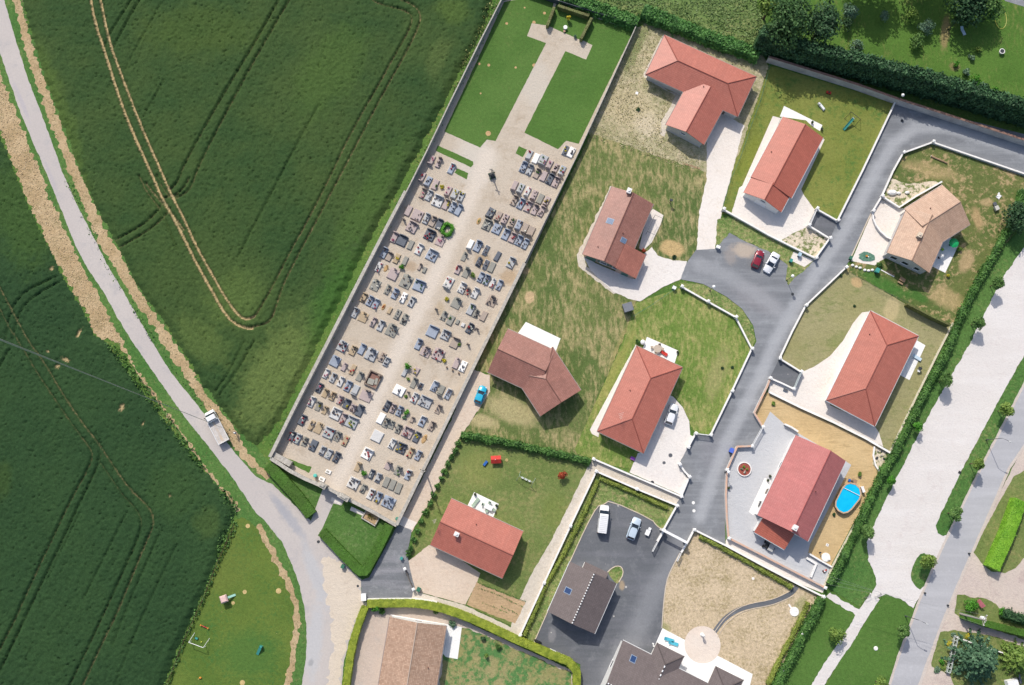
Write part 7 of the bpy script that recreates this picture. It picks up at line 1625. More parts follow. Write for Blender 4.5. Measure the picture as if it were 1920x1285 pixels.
    box_thing('plastic_crate', 'purple plastic crate at the corner of the hipped house', 'crate', 1186, 860, [('body', simple('purple_plastic', A(160, 90, 190), .5), [(0, 0, 0, .8, .5, .35)]), ('rim', simple('purple_plastic', A(160, 90, 190), .5), [(0, 0, .35, .86, .56, .04)])])
    # family lawn
    t = box_thing('playhouse', 'red-roofed toy playhouse on the family lawn', 'playhouse', 930, 862, [('wall', m_redp, [(0, 0, 0, 1.0, 1.5, 1.0)]), ('door', m_whitep, [(-.52, 0, 0, .04, .5, .8)])], .9, .05-PI/2)
    b = MB(); pr = lambda x: [(x, -.95, .98), (x, .95, .98), (x, 0+.95, 1.02), (x, .0, 1.02)]
    b.geo([(-.72, -.95, 1.0), (-.72, .95, 1.0), (.72, .95, 1.0), (.72, -.95, 1.0), (0, -.95, 1.5), (0, .95, 1.5)], [(0, 1, 5, 4), (3, 4, 5, 2), (0, 4, 3), (1, 2, 5), (0, 3, 2, 1)]); b.build('roof', m_redp, t)
    b = MB(); b.box(0, -.12, 1.5, .1, .1, .2); b.build('chimney', m_whitep, t)
    box_thing('toy_slide', 'small blue toy slide on the family lawn', 'slide', 910, 869, [('body', m_bluep, [(0, 0, 0, 1.1, .5, .45, .9)]), ('handle', m_bluep, [(.3, -.2, .4, .3, .2, .4, .04, .04)])], .2, .9)
    def swing(px, py, ang, W, Hh, lab, seats=2, m=m_pole, seatm=None):
        g = G(px, py); t = thing('swing_set', lab, 'swing', (g.x, g.y, .02), ang)
        b = MB(); b.tube((-W/2, 0, Hh), (W/2, 0, Hh), .045, .045, 7); b.build('top_bar', m, t)
        for s in (-1, 1):
            for k in (-1, 1): b = MB(); b.tube((s*W/2, 0, Hh), (s*(W/2+.15), k*.95, 0), .04, .04, 6); b.build('leg', m, t)
        for k in range(seats):
            x = W*((k+1)/(seats+1)-.5); b = MB(); b.box(x, 0, .45, .5, .28, .06); b.tube((x-.2, 0, .5), (x-.2, 0, Hh), .014, .014, 4); b.tube((x+.2, 0, .5), (x+.2, 0, Hh), .014, .014, 4); b.build('swing_seat', seatm or m_whitep, t)
        return t
    swing(986, 899, math.radians(-25), 2.8, 2.1, 'pale double swing on the family lawn', 3, m_ltgreen)
    t = swing(1598, 224, math.radians(-40), 2.2, 2.0, 'dark-framed swing with teal slide on the sunburnt lawn', 1, m_dk)
    b = MB(); b.geo([(-.2, -.3, 1.2), (.2, -.3, 1.2), (.2, -2.9, .12), (-.2, -2.9, .12), (-.2, -.3, 1.12), (.2, -.3, 1.12), (.2, -2.9, .04), (-.2, -2.9, .04)], [(0, 3, 2, 1), (4, 5, 6, 7), (0, 1, 5, 4), (2, 3, 7, 6), (1, 2, 6, 5), (3, 0, 4, 7)])
    for s in (-1, 1): b.geo([(s*.2, -.3, 1.2), (s*.25, -.3, 1.2), (s*.25, -2.9, .12), (s*.2, -2.9, .12), (s*.2, -.3, 1.36), (s*.25, -.3, 1.36), (s*.25, -2.9, .26), (s*.2, -2.9, .26)], [(0, 1, 2, 3), (4, 7, 6, 5), (0, 4, 5, 1), (2, 6, 7, 3), (1, 5, 6, 2), (3, 7, 4, 0)])
    b.build('slide', m_teal, t)
    b = MB(); b.lathe([(.28, 0), (.3, .14), (.2, .15)], n=14); g = G(950, 863); tag(b.build('tyre_ring', simple('tan_ring', A(190, 170, 110), .7), at=(g.x, g.y, .03)), 'tan ring-shaped planter on the family lawn', 'planter')
    def table_set(px, py, lab, ang, top, chairs, L=1.6, W=.9, round_=False):
        g = G(px, py); t = thing('garden_table', lab, 'table', (g.x, g.y, .04), ang)
        b = MB()
        if round_: b.lathe([(.75, .7), (.75, .74)], n=20)
        else: b.box(0, 0, .7, L, W, .05, bev=.01)
        b.build('top', top, t)
        for s in (-1, 1):
            for k in (-1, 1): b = MB(); b.tube((s*L*.4*(.6 if round_ else 1), k*W*.4, 0), (s*L*.4*(.6 if round_ else 1), k*W*.4, .7), .03, .03, 5); b.build('leg', top, t)
        return t
    def chair(px, py, lab, ang, m, group):
        g = G(px, py); t = thing('garden_chair', lab, 'chair', (g.x, g.y, .04), ang, group)
        b = MB(); b.box(0, 0, .42, .5, .5, .05); b.build('seat', m, t); b = MB(); b.box(-.24, 0, .47, .06, .48, .45); b.build('backrest', m, t)
        for s in (-1, 1):
            for k in (-1, 1): b = MB(); b.tube((s*.2, k*.2, 0), (s*.2, k*.2, .42), .02, .02, 5); b.build('leg', m, t)
    table_set(916, 951, 'white rectangular table on the family terrace', -.42, m_whitep, 0)
    for i, (x, y, a) in enumerate([(906, 946, -.42), (926, 956, PI-.42), (918, 943, -2), (913, 958, 1.15)]): chair(x, y, ['grey chair at the western end of the white table', 'grey chair at the eastern end of the white table', 'grey chair behind the white table', 'grey chair between white table and house'][i], a, m_ltgreen, 'chairs round the white garden table')
    def lounger(px, py, ang, m, lab, m2=None):
        g = G(px, py); t = thing('sun_lounger', lab, 'sun lounger', (g.x, g.y, .04), ang)
        b = MB(); b.box(.25, 0, .3, 1.3, .6, .07); b.build('seat', m, t); b = MB(); b.geo([(-.4, -.3, .3), (-.4, .3, .3), (-.95, .3, .62), (-.95, -.3, .62), (-.4, -.3, .37), (-.4, .3, .37), (-.98, .3, .68), (-.98, -.3, .68)], [(0, 1, 2, 3), (4, 7, 6, 5), (0, 4, 5, 1), (2, 6, 7, 3), (1, 5, 6, 2), (3, 7, 4, 0)]); b.build('backrest', m, t)
        for s in (-1, 1):
            for x in (-.3, .8): b = MB(); b.tube((x, s*.26, 0), (x, s*.26, .3), .025, .025, 5); b.build('leg', m2 or m, t)
    lounger(892, 942, .9, m_ltgreen, 'pale green sun lounger on the family terrace')
    lounger(1718, 671, -.55, simple('pale_blue_fabric', A(206, 226, 240), .6), 'pale blue sun lounger on the terrace of the east hipped house')
    turq = simple('turquoise_fabric', A(90, 196, 220), .6)
    lounger(1254, 1199, -.3, turq, 'turquoise sun chair nearest the parking court'); lounger(1262, 1206, -.3, turq, 'turquoise sun chair farther from the parking court')
    for (x, y, lab) in [(891, 927, 'dark potted plant at the west corner of the family terrace'), (931, 948, 'dark potted plant at the east corner of the family terrace'), (1270, 661, 'potted plant at the corner of the round-table terrace'), (1522, 231, 'brown pot on the white terrace of the red gable house'), (1540, 243, 'potted plant at the terrace corner of the red gable house'), (1443, 893, 'dark round pot beside the white entrance terrace'), (1439, 901, 'stone figure pot on the white entrance terrace'), (1470, 868, 'flowering pot at the house wall on the grey terrace'), (1365, 915, 'round pot by the orange-topped wall'), (1694, 667, 'pot by the terrace of the east hipped house')]:
        g = G(x, y); t = thing('plant_pot', lab, 'plant pot', (g.x, g.y, .04)); b = MB(); b.lathe([(.18, 0), (.26, .4), (.22, .4)], n=12); b.build('pot', simple('dark_pot', A(120, 104, 96), .6), t)
        b = MB(); c_, n_ = crown_pts((0, 0, .55), (.3, .3, .28), 60, 4); b.leaves(c_, n_, .16); b.build('plant', lf_treed, t)
    table_set(1232, 655, 'round beige table on the terrace of the bend house', .3, simple('beige_top', A(200, 184, 166), .6), 4, round_=True)
    for i, (x, y, a) in enumerate([(1222, 652, 0), (1236, 648, -1.6), (1241, 655, 2.8), (1230, 662, 1.4)]): chair(x, y, 'beige chair %s the round table' % ['west of', 'behind', 'east of', 'south of'][i], a, simple('beige_top', A(200, 184, 166), .6), 'chairs round the beige table')
    lounger(1243, 662, -.6, m_redp, 'bright red lounger beside the round table')
    g = G(1205, 642, .5); b = MB(); b.lathe([(.35, 0), (.45, .3), (.45, .8), (.2, 1.0)], n=14); tag(b.build('water_tank', m_whitep, at=(g.x, g.y, .02)), 'white water tank at the corner of the hipped house', 'water tank')
    # sunburnt lawn toys
    box_thing('toy_horse', 'white ride-on toy on the sunburnt lawn', 'toy', 1541, 201, [('body', m_whitep, [(0, 0, .2, 1.6, .5, .35, .8)]), ('head', m_whitep, [(.85, .1, .35, .5, .45, .4, .7)]), ('rocker', m_teal, [(0, -.1, 0, 1.4, .6, .2)])], .3, 2.2)
    box_thing('toy_car', 'small bright red toy car on the sunburnt lawn', 'toy', 1554, 174, [('body', m_redp, [(0, 0, .1, 1.0, .5, .3, .85)]), ('seat', m_dk, [(0, 0, .4, .3, .3, .1)]), ('wheel', m_tyre, [(.3, -.3, .12, .3, .3, .12, .12, .12)]), ('wheel', m_tyre, [(-.3, -.3, .12, -.3, .3, .12, .12, .12)])], .2, -.3)
    # patio pergola
    t = box_thing('pergola_frame', 'thin metal pergola frame on the patio of the brick-red house', 'pergola', 1226, 428, [('beam', m_dk, [(-1.8, -.9, 2.2, 1.8, -.9, 2.2, .03, .03)]), ('beam', m_dk, [(-1.8, .9, 2.2, 1.8, .9, 2.2, .03, .03)]), ('beam', m_dk, [(-1.8, -.9, 2.2, -1.8, .9, 2.2, .03, .03)]), ('beam', m_dk, [(1.8, -.9, 2.2, 1.8, .9, 2.2, .03, .03)])]+[('post', m_dk, [(sx*1.8, sy*.9, 0, sx*1.8, sy*.9, 2.2, .035, .035)]) for sx in (-1, 1) for sy in (-1, 1)], 0, AXR)
    box_thing('garden_post', 'dark post stand on the rough lawn behind the brick-red house', 'post', 1256, 380, [('post', m_dk, [(0, 0, 0, 0, 0, 1.5, .1, .08)]), ('head', m_dk, [(0, 0, 1.5, .6, .4, .3)])])
    box_thing('garden_post', 'grey post with shiny top at the edge of the dry plot', 'post', 1386, 104, [('post', m_dk, [(0, 0, 0, 0, 0, 1.2, .08, .08)]), ('head', m_pole, [(0, 0, 1.2, .45, .45, .25)])])
    box_thing('white_panel', 'small white panel lying on the dry plot', 'panel', 1194, 175, [('panel', m_whitep, [(0, 0, 0, .5, .5, .08)]), ('edge', m_pole, [(0, .27, 0, .5, .03, .09)])])
    box_thing('plank', 'long pale plank lying near the L-shaped house', 'plank', 1296, 312, [('plank', m_wood, [(0, 0, 0, 3.4, .18, .06)]), ('plank', m_wood, [(.3, .16, 0, 3.0, .12, .05)])], 0, -.32)
    box_thing('log', 'pale log lying in the garden of the beige house', 'log', 1760, 300, [('trunk', m_wood, [(-1.7, 0, .2, 1.7, 0, .2, .18, .16)]), ('cut_end', m_cop, [(-1.72, 0, .2, -1.7, 0, .2, .15, .15)])], 0, -.42)
    # beige house garden
    mk = simple('grey_white_resin', A(210, 206, 200), .5)
    box_thing('stacked_furniture', 'grey stacked garden chairs on the beige house lawn', 'garden furniture', 1866, 392, [('seat', mk, [(0, 0, .4, .9, .9, .1), (.1, 0, .55, .8, .8, .1)]), ('backrest', mk, [(-.4, 0, .5, .12, .9, .5)]), ('leg', mk, [(.35, .35, 0, .35, .35, .4, .04, .04)]), ('leg', mk, [(-.35, -.35, 0, -.35, -.35, .4, .04, .04)]), ('cushion', m_pole, [(.2, .9, .3, .7, .7, .12)])], 0, .4)
    box_thing('broken_furniture', 'white heap of broken garden furniture on the beige house lawn', 'garden furniture', 1872, 369, [('top', m_whitep, [(0, 0, .1, .9, .7, .06)]), ('leg', m_whitep, [(-.5, -.4, .1, .5, .5, .2, .04, .04)]), ('leg', m_whitep, [(.5, -.5, .1, -.4, .5, .25, .04, .04)]), ('board', m_whitep, [(.5, .3, 0, .5, .3, .1)])], 0, .9)
    def parasol(px, py, r, m, lab, h=2.1):
        g = G(px, py, h); t = thing('parasol', lab, 'parasol', (g.x, g.y, .04)); b = MB(); b.lathe([(r, h-.35), (r*.55, h-.12), (.05, h)], n=10); b.build('canopy', m, t); b = MB(); b.tube((0, 0, 0), (0, 0, h), .03, .03, 6); b.build('pole', m_pole, t); b = MB(); b.lathe([(.25, 0), (.22, .1)], n=10); b.build('base', m_dk, t)
    parasol(1790, 455, .95, m_greenp, 'bright green parasol beside the beige house'); parasol(1767, 480, .5, m_whitep, 'white round parasol on the white terrace of the beige house', 1.6)
    t = box_thing('deck_chair', 'white and lime deck chair in the shade of the beige house', 'chair', 1771, 466, [('seat', m_whitep, [(0, 0, .3, .8, .5, .05)]), ('backrest', simple('lime_fabric', A(170, 220, 80), .6), [(-.5, 0, .35, .4, .5, .3)])], .4, .5)
    g = G(1625, 482); t = thing('sand_play_mat', 'dark green camouflage play mat with orange toys in the pale yard', 'play mat', (g.x, g.y, .04), -.1)
    n = 16; pl = [(1.55*math.cos(2*PI*k/n)*(1+.12*math.sin(3*k)), .95*math.sin(2*PI*k/n)*(1+.1*math.cos(5*k))) for k in range(n)]
    b = MB(); b.prism(pl, 0, .1); b.build('mat', stone('camouflage_net', A(120, 160, 140), A(70, 116, 96), 2.6), t)
    b = MB(); b.box(-.1, .1, .1, .35, .3, .3); b.build('toy', m_orangep, t); b = MB(); b.box(.25, 0, .1, .2, .2, .12); b.build('toy', m_whitep, t)
    box_thing('table_bench', 'wooden table with bench below the beige house', 'table', 1691, 525, [('top', m_wood, [(0, 0, .6, 1.1, .7, .06)]), ('leg', m_wood, [(-.4, 0, 0, .08, .6, .6)]), ('leg', m_wood, [(.4, 0, 0, .08, .6, .6)]), ('bench', m_wood, [(0, -.7, .35, 1.1, .3, .05)])], .3, -.55)
    box_thing('timber_stack', 'pale timber boards below the beige house', 'timber', 1664, 513, [('board', m_cop, [(0, 0, 0, 2.8, .2, .12)]), ('board', m_wood, [(.5, .3, 0, 1.8, .18, .1)])], 0, -.5)
    st = [(1598, 498), (1605, 501), (1612, 503), (1621, 507), (1628, 508), (1635, 507)]
    for i, (x, y) in enumerate(st):
        g = G(x, y); b = MB(); b.ball((0, 0, .15), .34, 8, 5, sq=(1, .8, .7)); tag(b.build('stone', m_cop, at=(g.x, g.y, .03)), 'pale boulder edging the yard of the beige house, %s from the road' % ORD[i], 'boulder', 'boulders edging the yard')
    for i, (x, y, r) in enumerate([(1672, 362, 1.0), (1684, 363, .5), (1700, 362, .5)]):
        g = G(x, y); b = MB(); b.ball((0, 0, .2), r, 9, 6, sq=(1, .6, .5)); tag(b.build('stone', m_cop, at=(g.x, g.y, .03)), '%s pale rock in the stony flower bed' % ['large', 'middle', 'eastern small'][i], 'rock')
    for i in range(8):
        g = G(1645+random.uniform(-4, 14), 858+random.uniform(-12, 14)); b = MB(); b.ball((0, 0, .1), random.uniform(.15, .3), 7, 4, sq=(1, .8, .7)); tag(b.build('stone', m_stonew if i % 2 else m_dk, at=(g.x, g.y, .05)), 'rock of the rubble heap in the corner bed', 'rock', 'rocks of the rubble corner bed')
    # east hipped house
    box_thing('barbecue', 'black-lidded barbecue on the lawn by the white terrace', 'barbecue', 1722, 692, [('bowl', m_dk, [(0, 0, .7, .6, .45, .3)]), ('shelf', m_whitep, [(0, -.5, .6, .5, .4, .05)]), ('leg', m_pole, [(-.2, 0, 0, -.2, 0, .7, .03, .03)]), ('leg', m_pole, [(.2, 0, 0, .2, 0, .7, .03, .03)]), ('post', m_dk, [(0, .3, 0, 0, .3, 1.4, .04, .04)])])
    box_thing('mail_box', 'pale blue letter box on the drive by the sliding gate', 'letter box', 1472, 732, [('body', simple('bin_pale_blue', A(180, 206, 220), .5), [(0, 0, 0, .8, .4, .3)]), ('lid', m_pole, [(0, 0, .3, .85, .45, .04)])], 0, -.4)
    # grey terrace
    box_thing('quad_bike', 'dark quad bike parked in front of the lean-to roof', 'quad bike', 1437, 1022, [('body', m_dk, [(0, 0, .4, 1.2, .5, .35, .8)]), ('handlebar', m_dk, [(.3, -.4, .9, .3, .4, .9, .03, .03)]), ('seat', m_black, [(-.2, 0, .75, .6, .35, .12)])]+[('wheel', m_tyre, [(sx*.45, sy*.45-.12, .28, sx*.45, sy*.45+.12, .28, .28, .28)]) for sx in (-1, 1) for sy in (-1, 1)], .3, 1.1)
    box_thing('small_trailer', 'grey flat trailer beside the quad bike', 'trailer', 1445, 1027, [('bed', simple('trailer_grey', A(190, 190, 188), .6), [(0, 0, .45, 1.3, 1.0, .3)]), ('drawbar', m_dk, [(.6, 0, .45, 1.3, 0, .4, .04, .04)])]+[('wheel', m_tyre, [(0, s*.6-.08, .28, 0, s*.6+.08, .28, .28, .28)]) for s in (-1, 1)], .3, 1.1)
    box_thing('bench', 'white entrance bench against the pink-roofed house', 'bench', 1424, 945, [('seat', m_pole, [(0, 0, .4, 1.1, .45, .06)]), ('backrest', m_pole, [(0, .22, .46, 1.1, .05, .4)]), ('leg', m_dk, [(-.45, 0, 0, .06, .4, .4)]), ('leg', m_dk, [(.45, 0, 0, .06, .4, .4)])], 0, AXR)
    for (x, y, lab) in ((1546, 1070, 'red toy tricycle at the low corner of the grey terrace'),):
        box_thing('tricycle', lab, 'toy', x, y, [('frame', m_redp, [(0, 0, .25, .7, .25, .2, .8)]), ('seat', m_whitep, [(-.15, 0, .45, .25, .25, .06)]), ('wheel', m_tyre, [(.3, -.05, .16, .3, .05, .16, .16, .16)]), ('wheel', m_tyre, [(-.3, -.25, .14, -.3, .25, .14, .14, .14)])], 0, .6)
    g = G(1548, 1045); t = thing('concrete_cover', 'round concrete well cover on the sandy plot', 'well cover', (g.x, g.y, .03)); b = MB(); b.lathe([(.82, 0), (.82, .2), (.78, .22)], n=24); b.build('ring', m_cop, t); b = MB(); b.box(.5, -.3, .22, .5, .4, .15); b.build('hatch', m_cop, t)
    box_thing('post', 'dark wooden stump post on the sand near the well cover', 'post', 1536, 1036, [('post', bark, [(0, 0, 0, 0, 0, .9, .12, .1)]), ('cap', m_dk, [(0, 0, .9, .26, .26, .04)])])
    box_thing('access_cover', 'small square white cover on the sandy plot', 'cover', 1551, 1022, [('cover', m_cop, [(0, 0, 0, .5, .5, .1)]), ('handle', m_pole, [(0, 0, .1, .1, .2, .03)])])
    g = G(1489, 1147); t = thing('concrete_cover', 'round concrete cover with narrow inlet in the straw garden', 'well cover', (g.x, g.y, .03)); b = MB(); b.lathe([(.85, 0), (.85, .15), (.8, .17)], n=24); b.build('ring', m_cop, t); b = MB(); b.box(-.7, .9, 0, .3, 1.0, .12, .6); b.build('channel', m_cop, t)
    g = G(1321, 1206); t = thing('garden_statue', 'pale slender statue on the round cream terrace', 'statue', (G(1316, 1190).x, G(1316, 1190).y, .05)); b = MB(); b.lathe([(.35, 0), (.3, .3), (.12, .4), (.16, 1.0), (.28, 1.4), (.2, 1.8), (.05, 1.95)], n=10); b.build('statue', m_cap, t)
    for s, lab in ((0, 'left white bollard at the dark house door'), (1, 'right white bollard at the dark house door')):
        g = G(1224+s*1, 1207+s*4); b = MB(); b.lathe([(.16, 0), (.16, .6), (.1, .7)], n=10); tag(b.build('bollard', m_whitep, at=(g.x, g.y, .04)), lab, 'bollard')
    box_thing('motor_scooter', 'black scooter parked at the kerb of the parking court', 'scooter', 1008, 1202, [('body', m_black, [(0, 0, .3, 1.1, .35, .5, .6)]), ('handlebar', m_dk, [(.45, -.3, .95, .45, .3, .95, .03, .03)]), ('wheel', m_tyre, [(.55, -.06, .24, .55, .06, .24, .24, .24)]), ('wheel', m_tyre, [(-.5, -.06, .24, -.5, .06, .24, .24, .24)])], 0, -.4)
    p0, p1 = G(1031, 1216), G(1066, 1232); mm = (p0+p1)/2; d = p1-p0; t = thing('bike_rack', 'white slatted low rack along the yellow-green hedge', 'rack', (mm.x, mm.y, .04), math.atan2(d.y, d.x))
    b = MB(); b.box(0, 0, 0, d.length, .08, .1); b.box(0, 0, .6, d.length, .06, .06)
    for k in range(16): b.box(-d.length/2+.1+k*d.length/16, 0, .1, .08, .05, .5)
    b.build('rack', m_whitep, t)
    # playground
    t = box_thing('playhouse', 'pink-roofed play tower with mint slide on the playground lawn', 'playhouse', 421, 1123, [('wall', simple('grey_wood', A(130, 120, 116), .6), [(0, 0, 0, 1.0, 1.0, 1.3)]), ('roof', simple('pale_pink_roof', A(232, 196, 190), .5), [(0, 0, 1.302, 1.35, 1.35, .35, .7)])], .8, .35)
    b = MB(); b.geo([(.6, -.2, .9), (.6, .2, .9), (1.9, .2, .1), (1.9, -.2, .1), (.6, -.2, .82), (.6, .2, .82), (1.9, .2, .02), (1.9, -.2, .02)], [(0, 3, 2, 1), (4, 5, 6, 7), (0, 1, 5, 4), (2, 3, 7, 6), (1, 2, 6, 5), (3, 0, 4, 7)]); b.build('slide', simple('mint_plastic', A(176, 226, 210), .4), t)
    p0, p1 = G(359, 1202, 0), G(386, 1212, 0); 
    t = thing('goal_frame', 'white football goal frame on the playground lawn', 'goal', (p0.x, p0.y, .02), math.atan2((p1-p0).y, (p1-p0).x)); W = (p1-p0).length; 
    b = MB(); b.tube((0, 0, 1.7), (W, 0, 1.7), .05, .05, 7); b.build('crossbar', m_whitep, t)
    for x in (0, W): b = MB(); b.tube((x, 0, 0), (x, 0, 1.7), .05, .05, 7); b.build('post', m_whitep, t); b = MB(); b.tube((x, 0, 1.7), (x+(.1 if x else .0), 1.5, 0), .035, .035, 6); b.build('stay', m_whitep, t)
    box_thing('seesaw', 'small red seesaw with orange ends on the playground lawn', 'seesaw', 384, 1175, [('beam', m_redp, [(-.7, 0, .3, .7, 0, .3, .06, .06)]), ('seat', m_orangep, [(.72, 0, .3, .2, .25, .1)]), ('seat', m_orangep, [(-.72, 0, .3, .2, .25, .1)]), ('pivot', m_dk, [(0, 0, 0, .2, .3, .28)])], 0, -.4)
    box_thing('toy_car', 'teal ride-on toy near the goal frame', 'toy', 369, 1197, [('body', m_teal, [(0, 0, .1, .6, .35, .25, .8)]), ('wheel', m_tyre, [(.2, -.22, .1, .2, .22, .1, .1, .1)]), ('wheel', m_tyre, [(-.2, -.22, .1, -.2, .22, .1, .1, .1)])])
    g = G(378, 1204); b = MB(); b.ball((0, 0, .14), .14, 10, 6); tag(b.build('ball', simple('yellow_ball', A(210, 220, 90), .4), at=(g.x, g.y, .02)), 'yellow ball beside the goal frame', 'ball')
    g = G(376, 1271); b = MB(); b.ball((0, 0, .16), .2, 10, 6, sq=(1.3, 1, .9)); tag(b.build('ball', m_orangep, at=(g.x, g.y, .02)), 'orange ball at the bottom of the playground lawn', 'ball')
    t = box_thing('toy_slide', 'teal toy slide near the lane bend', 'slide', 487, 1219, [('steps', m_teal, [(.75, 0, 0, .3, .5, .9)]), ('rail', m_pole, [(.6, -.25, 0, .75, -.25, 1.2, .03, .03), (.6, .25, 0, .75, .25, 1.2, .03, .03)])], 0, 1.1)
    b = MB(); b.geo([(.7, -.25, .9), (.7, .25, .9), (-.9, .25, .12), (-.9, -.25, .12), (.7, -.25, .82), (.7, .25, .82), (-.9, .25, .04), (-.9, -.25, .04)], [(0, 1, 2, 3), (4, 7, 6, 5), (0, 4, 5, 1), (2, 6, 7, 3), (1, 5, 6, 2), (3, 7, 4, 0)]); b.build('slide', m_teal, t)
    # roadside
    for i, (x, y) in enumerate([(1733, 1112), (1776, 1135), (1816, 1038)]):
        g = G(x, y); b = MB(); b.lathe([(.16, 0), (.16, .5), (.1, .56)], n=10); tag(b.build('road_bollard', m_dk, at=(g.x, g.y, .05)), ['dark bollard between the round median and path lawn', 'dark bollard on the eastern road edge by the grass island', 'dark bollard on the eastern road edge by the lime hedge lawn'][i], 'bollard', 'dark road bollards')
    for i, (x, y, rr, z, m, lab) in enumerate([(1300, 943, .3, .037, m_cop, 'white round manhole cover in the estate road, upper'), (1301, 958, .3, .037, m_cop, 'white round manhole cover in the estate road, lower'), (597, 1016, .28, .04, m_dk, 'dark manhole cover on the lane beside the V-shaped hedge'), (671, 1099, .22, .04, m_dk, 'dark manhole cover at the alley mouth'), (698, 1155, .35, .03, m_dk, 'dark round cover in the yard of the brown house'), (796, 916, .3, .045, m_dk, 'dark cover in the pinkish alley beside the utility pole'), (788, 930, .2, .045, m_dk, 'small cover in the pinkish alley'), (1257, 854, .38, .05, m_pole, 'grey round cover in the grey forecourt'), (1245, 868, .3, .05, m_pole, 'grey square-set cover in the grey forecourt'), (1223, 905, .35, .05, m_dk, 'dark drain cover in the grey forecourt'), (1691, 227, .3, .037, m_dk, 'dark disc painted as the globe shadow of the lamp by the grey wall'), (1486, 552, .3, .037, m_dk, 'dark disc painted as the globe shadow of the parking bay lamp'), (1412, 1088-3, .25, .045, m_cop, 'pale drain in the straw garden')]):  # the two dark discs near globe lamps paint the globes' cast shadows
        g = G(x, y); b = MB(); b.lathe([(rr, 0), (rr, .012), (rr*.9, .016)], n=18); tag(b.build('cover_or_shadow_disc', m, at=(g.x, g.y, z)), lab, 'manhole cover', 'manhole and drain covers')
    g = G(1799, 887); box_thing('drain_box', 'dark square drain box at the edge of the pale gravel', 'drain', 1799, 886, [('box', m_dk, [(0, 0, 0, .5, .5, .15)]), ('grate', m_black, [(0, 0, .15, .4, .4, .02)])])
    for i, (x, y) in enumerate([(1625, 1118), (1645, 1116)]):
        g = G(x, y); t = thing('barrier_hoop', '%s grey hoop barrier at the mouth of the narrow path' % ['western', 'eastern'][i], 'barrier', (g.x, g.y, .03), .5, 'hoop barriers at the path mouth')
        b = MB(); b.path([(-.6, 0, 0), (-.6, 0, .9), (-.4, 0, 1.05), (.4, 0, 1.05), (.6, 0, .9), (.6, 0, 0)], .035, 6); b.build('hoop', m_pole, t); b = MB(); b.tube((-.6, 0, .5), (.6, 0, .5), .03, .03, 6); b.build('rail', m_pole, t)
    g = G(1642, 1216); b = MB(); b.lathe([(.4, 0), (.4, .05), (.3, .12)], n=16); tag(b.build('concrete_cover', m_cop, at=(g.x, g.y, .02)), 'pale round cover on the lawn between path and road', 'cover')
    t = box_thing('notice_board', 'tilted red and white notice board on the grass island', 'sign', 1834, 1131, [('post', m_dk, [(-.5, 0, 0, -.5, 0, 1.1, .04, .04), (.5, 0, 0, .5, 0, 1.1, .04, .04)])], 0, -.9)
    b = MB(); b.geo([(-.8, -.35, .8), (.8, -.35, .8), (.8, .35, 1.3), (-.8, .35, 1.3), (-.8, -.33, .74), (.8, -.33, .74), (.8, .37, 1.24), (-.8, .37, 1.24)], [(0, 1, 2, 3), (7, 6, 5, 4), (0, 4, 5, 1), (1, 5, 6, 2), (2, 6, 7, 3), (3, 7, 4, 0)]); b.build('board', simple('pale_red_board', A(220, 130, 140), .5), t)
    # white rail of the corner garden
    p0, p1 = G(1790, 1192), G(1775, 1260); mm = (p0+p1)/2; d = p1-p0; t = thing('garden_rail', 'pale lattice rail on the road side of the blue-green conifer', 'fence', (mm.x, mm.y, 0), math.atan2(d.y, d.x)); L = d.length
    for o_ in (-.3, .3):
        b = MB(); b.box(0, o_, .85, L, .12, .08); b.box(0, o_, .4, L, .06, .06); b.build('rail', simple('pale_rail', A(206, 212, 206), .5), t)
    for k in range(9): b = MB(); b.box(-L/2+k*L/8, 0, 0, .12, .72, .85); b.build('post', simple('pale_rail', A(206, 212, 206), .5), t)
    box_thing('garden_heap', 'white covered stack at the bottom right corner', 'stack', 1898, 1281, [('cover', m_whitep, [(0, 0, 0, 2.4, 1.4, .9, .8)]), ('board', m_pole, [(1.6, .4, 0, .4, 1.6, .5)])], .5, .2)
    # garden behind the hedge
    q = [G(x, y, .04) for x, y in ((1878, 10), (1884, 22), (1888, 36), (1886, 48), (1880, 55), (1873, 54), (1868, 46), (1866, 38))]; sp = smooth_line([Vector((p.x, p.y)) for p in q], 2)
    b = MB(); b.path([(p.x, p.y, .06) for p in sp], .06, 5); tag(b.build('garden_hose', simple('yellow_hose', A(190, 190, 90), .5)), 'yellow garden hose curled on the garden lawn', 'hose')
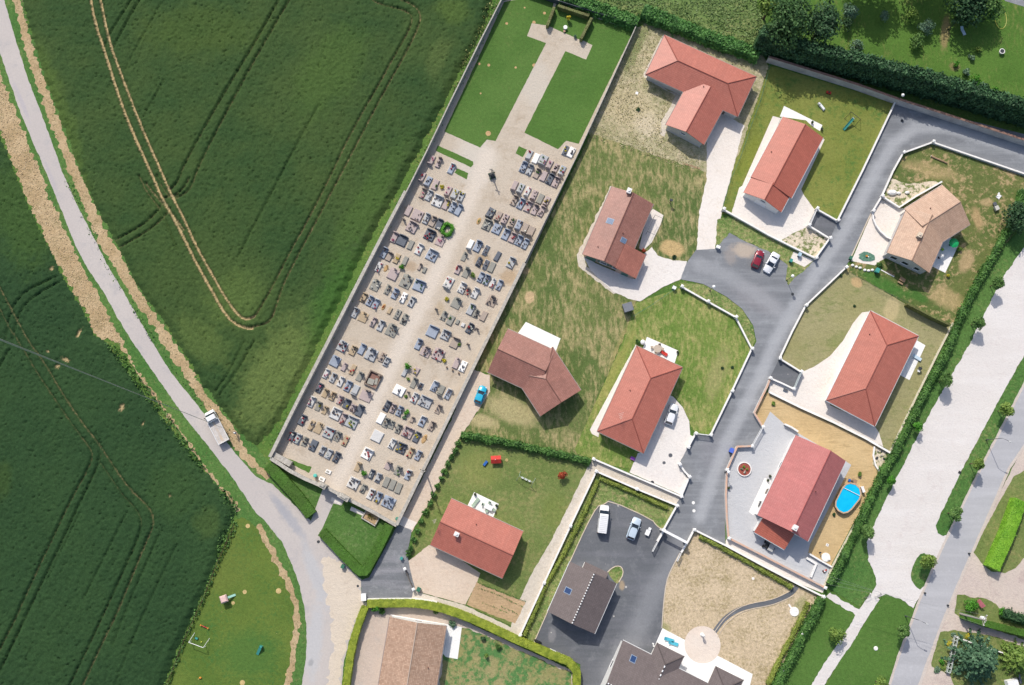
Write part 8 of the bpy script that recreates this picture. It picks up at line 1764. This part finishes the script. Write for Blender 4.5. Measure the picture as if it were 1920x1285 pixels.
    g = G(1876, 99); t = thing('stone_planter', 'round stone planter on the garden lawn', 'planter', (g.x, g.y, .02)); b = MB(); b.lathe([(.35, 0), (.4, .5), (.56, .7), (.44, .72), (.42, .6)], n=18); b.build('bowl', m_cop, t); b = MB(); b.lathe([(.41, .55), (.41, .62)], n=16); b.build('soil', m_dk, t)
    g = G(1783, 48); t = thing('plant_arch', 'ivy-covered garden arch on the garden lawn', 'arch', (g.x, g.y, .02), 1.0); b = MB(); ap = [(1.1*math.cos(PI*k/10), 0, 2.0*math.sin(PI*k/10)) for k in range(11)]; b.path(ap, .05, 6); b.build('frame', m_dk, t)
    c_ = np.array([(p[0]+random.gauss(0, .12), random.gauss(0, .15), max(.05, p[2]+random.gauss(0, .12))) for p in ap for _ in range(16)]); b = MB(); b.leaves(c_, np.random.normal(0, 1, c_.shape), .2); b.build('ivy', lf_treed, t)
    lounger(1804, 60, -1.2, simple('pale_blue_fabric', A(206, 226, 240), .6), 'pale blue sun lounger in the shade of the dark garden tree')
    # long wire fence between rough plot and bend-house lawn
    def wire_fence(s, lab, h=1.2, m=m_bin):
        pts = P(s); c = pts[0]; t = thing('wire_fence', lab, 'fence', (c.x, c.y, 0)); q = resample(pts, 2.4, False)
        for p in q: b = MB(); b.tube((p.x, p.y, 0), (p.x, p.y, h), .035, .035, 5); b.build('post', m, t, t.location)
        b = MB()
        for z in (h*.35, h*.68, h-.05): b.path([(p.x, p.y, z) for p in q], .015, 4)
        b.build('wires', m, t, t.location)
    wire_fence("1187,594 1220,574 1262,545", 'green wire fence above the patchy lawn of the bend house'); wire_fence("868,812 940,825 1030,845 1108,864", 'dark wire fence behind the leafy green hedge row')
    wire_fence("1403,250 1386,300 1370,335 1352,396", 'thin wire fence between white gravel drive and sunburnt lawn'); wire_fence("1442,124 1425,190 1404,246", 'thin wire fence at the edge of the straw-dry plot')
    wire_fence("441,985 411,1050 380,1128 347,1200 312,1290", 'old wire fence between crop and playground lawn', 1.0, bark)
    wire_fence("1590,512 1640,540 1702,570", 'low wire fence between beige house garden and pale lawn', 1.0, m_dk)
things()
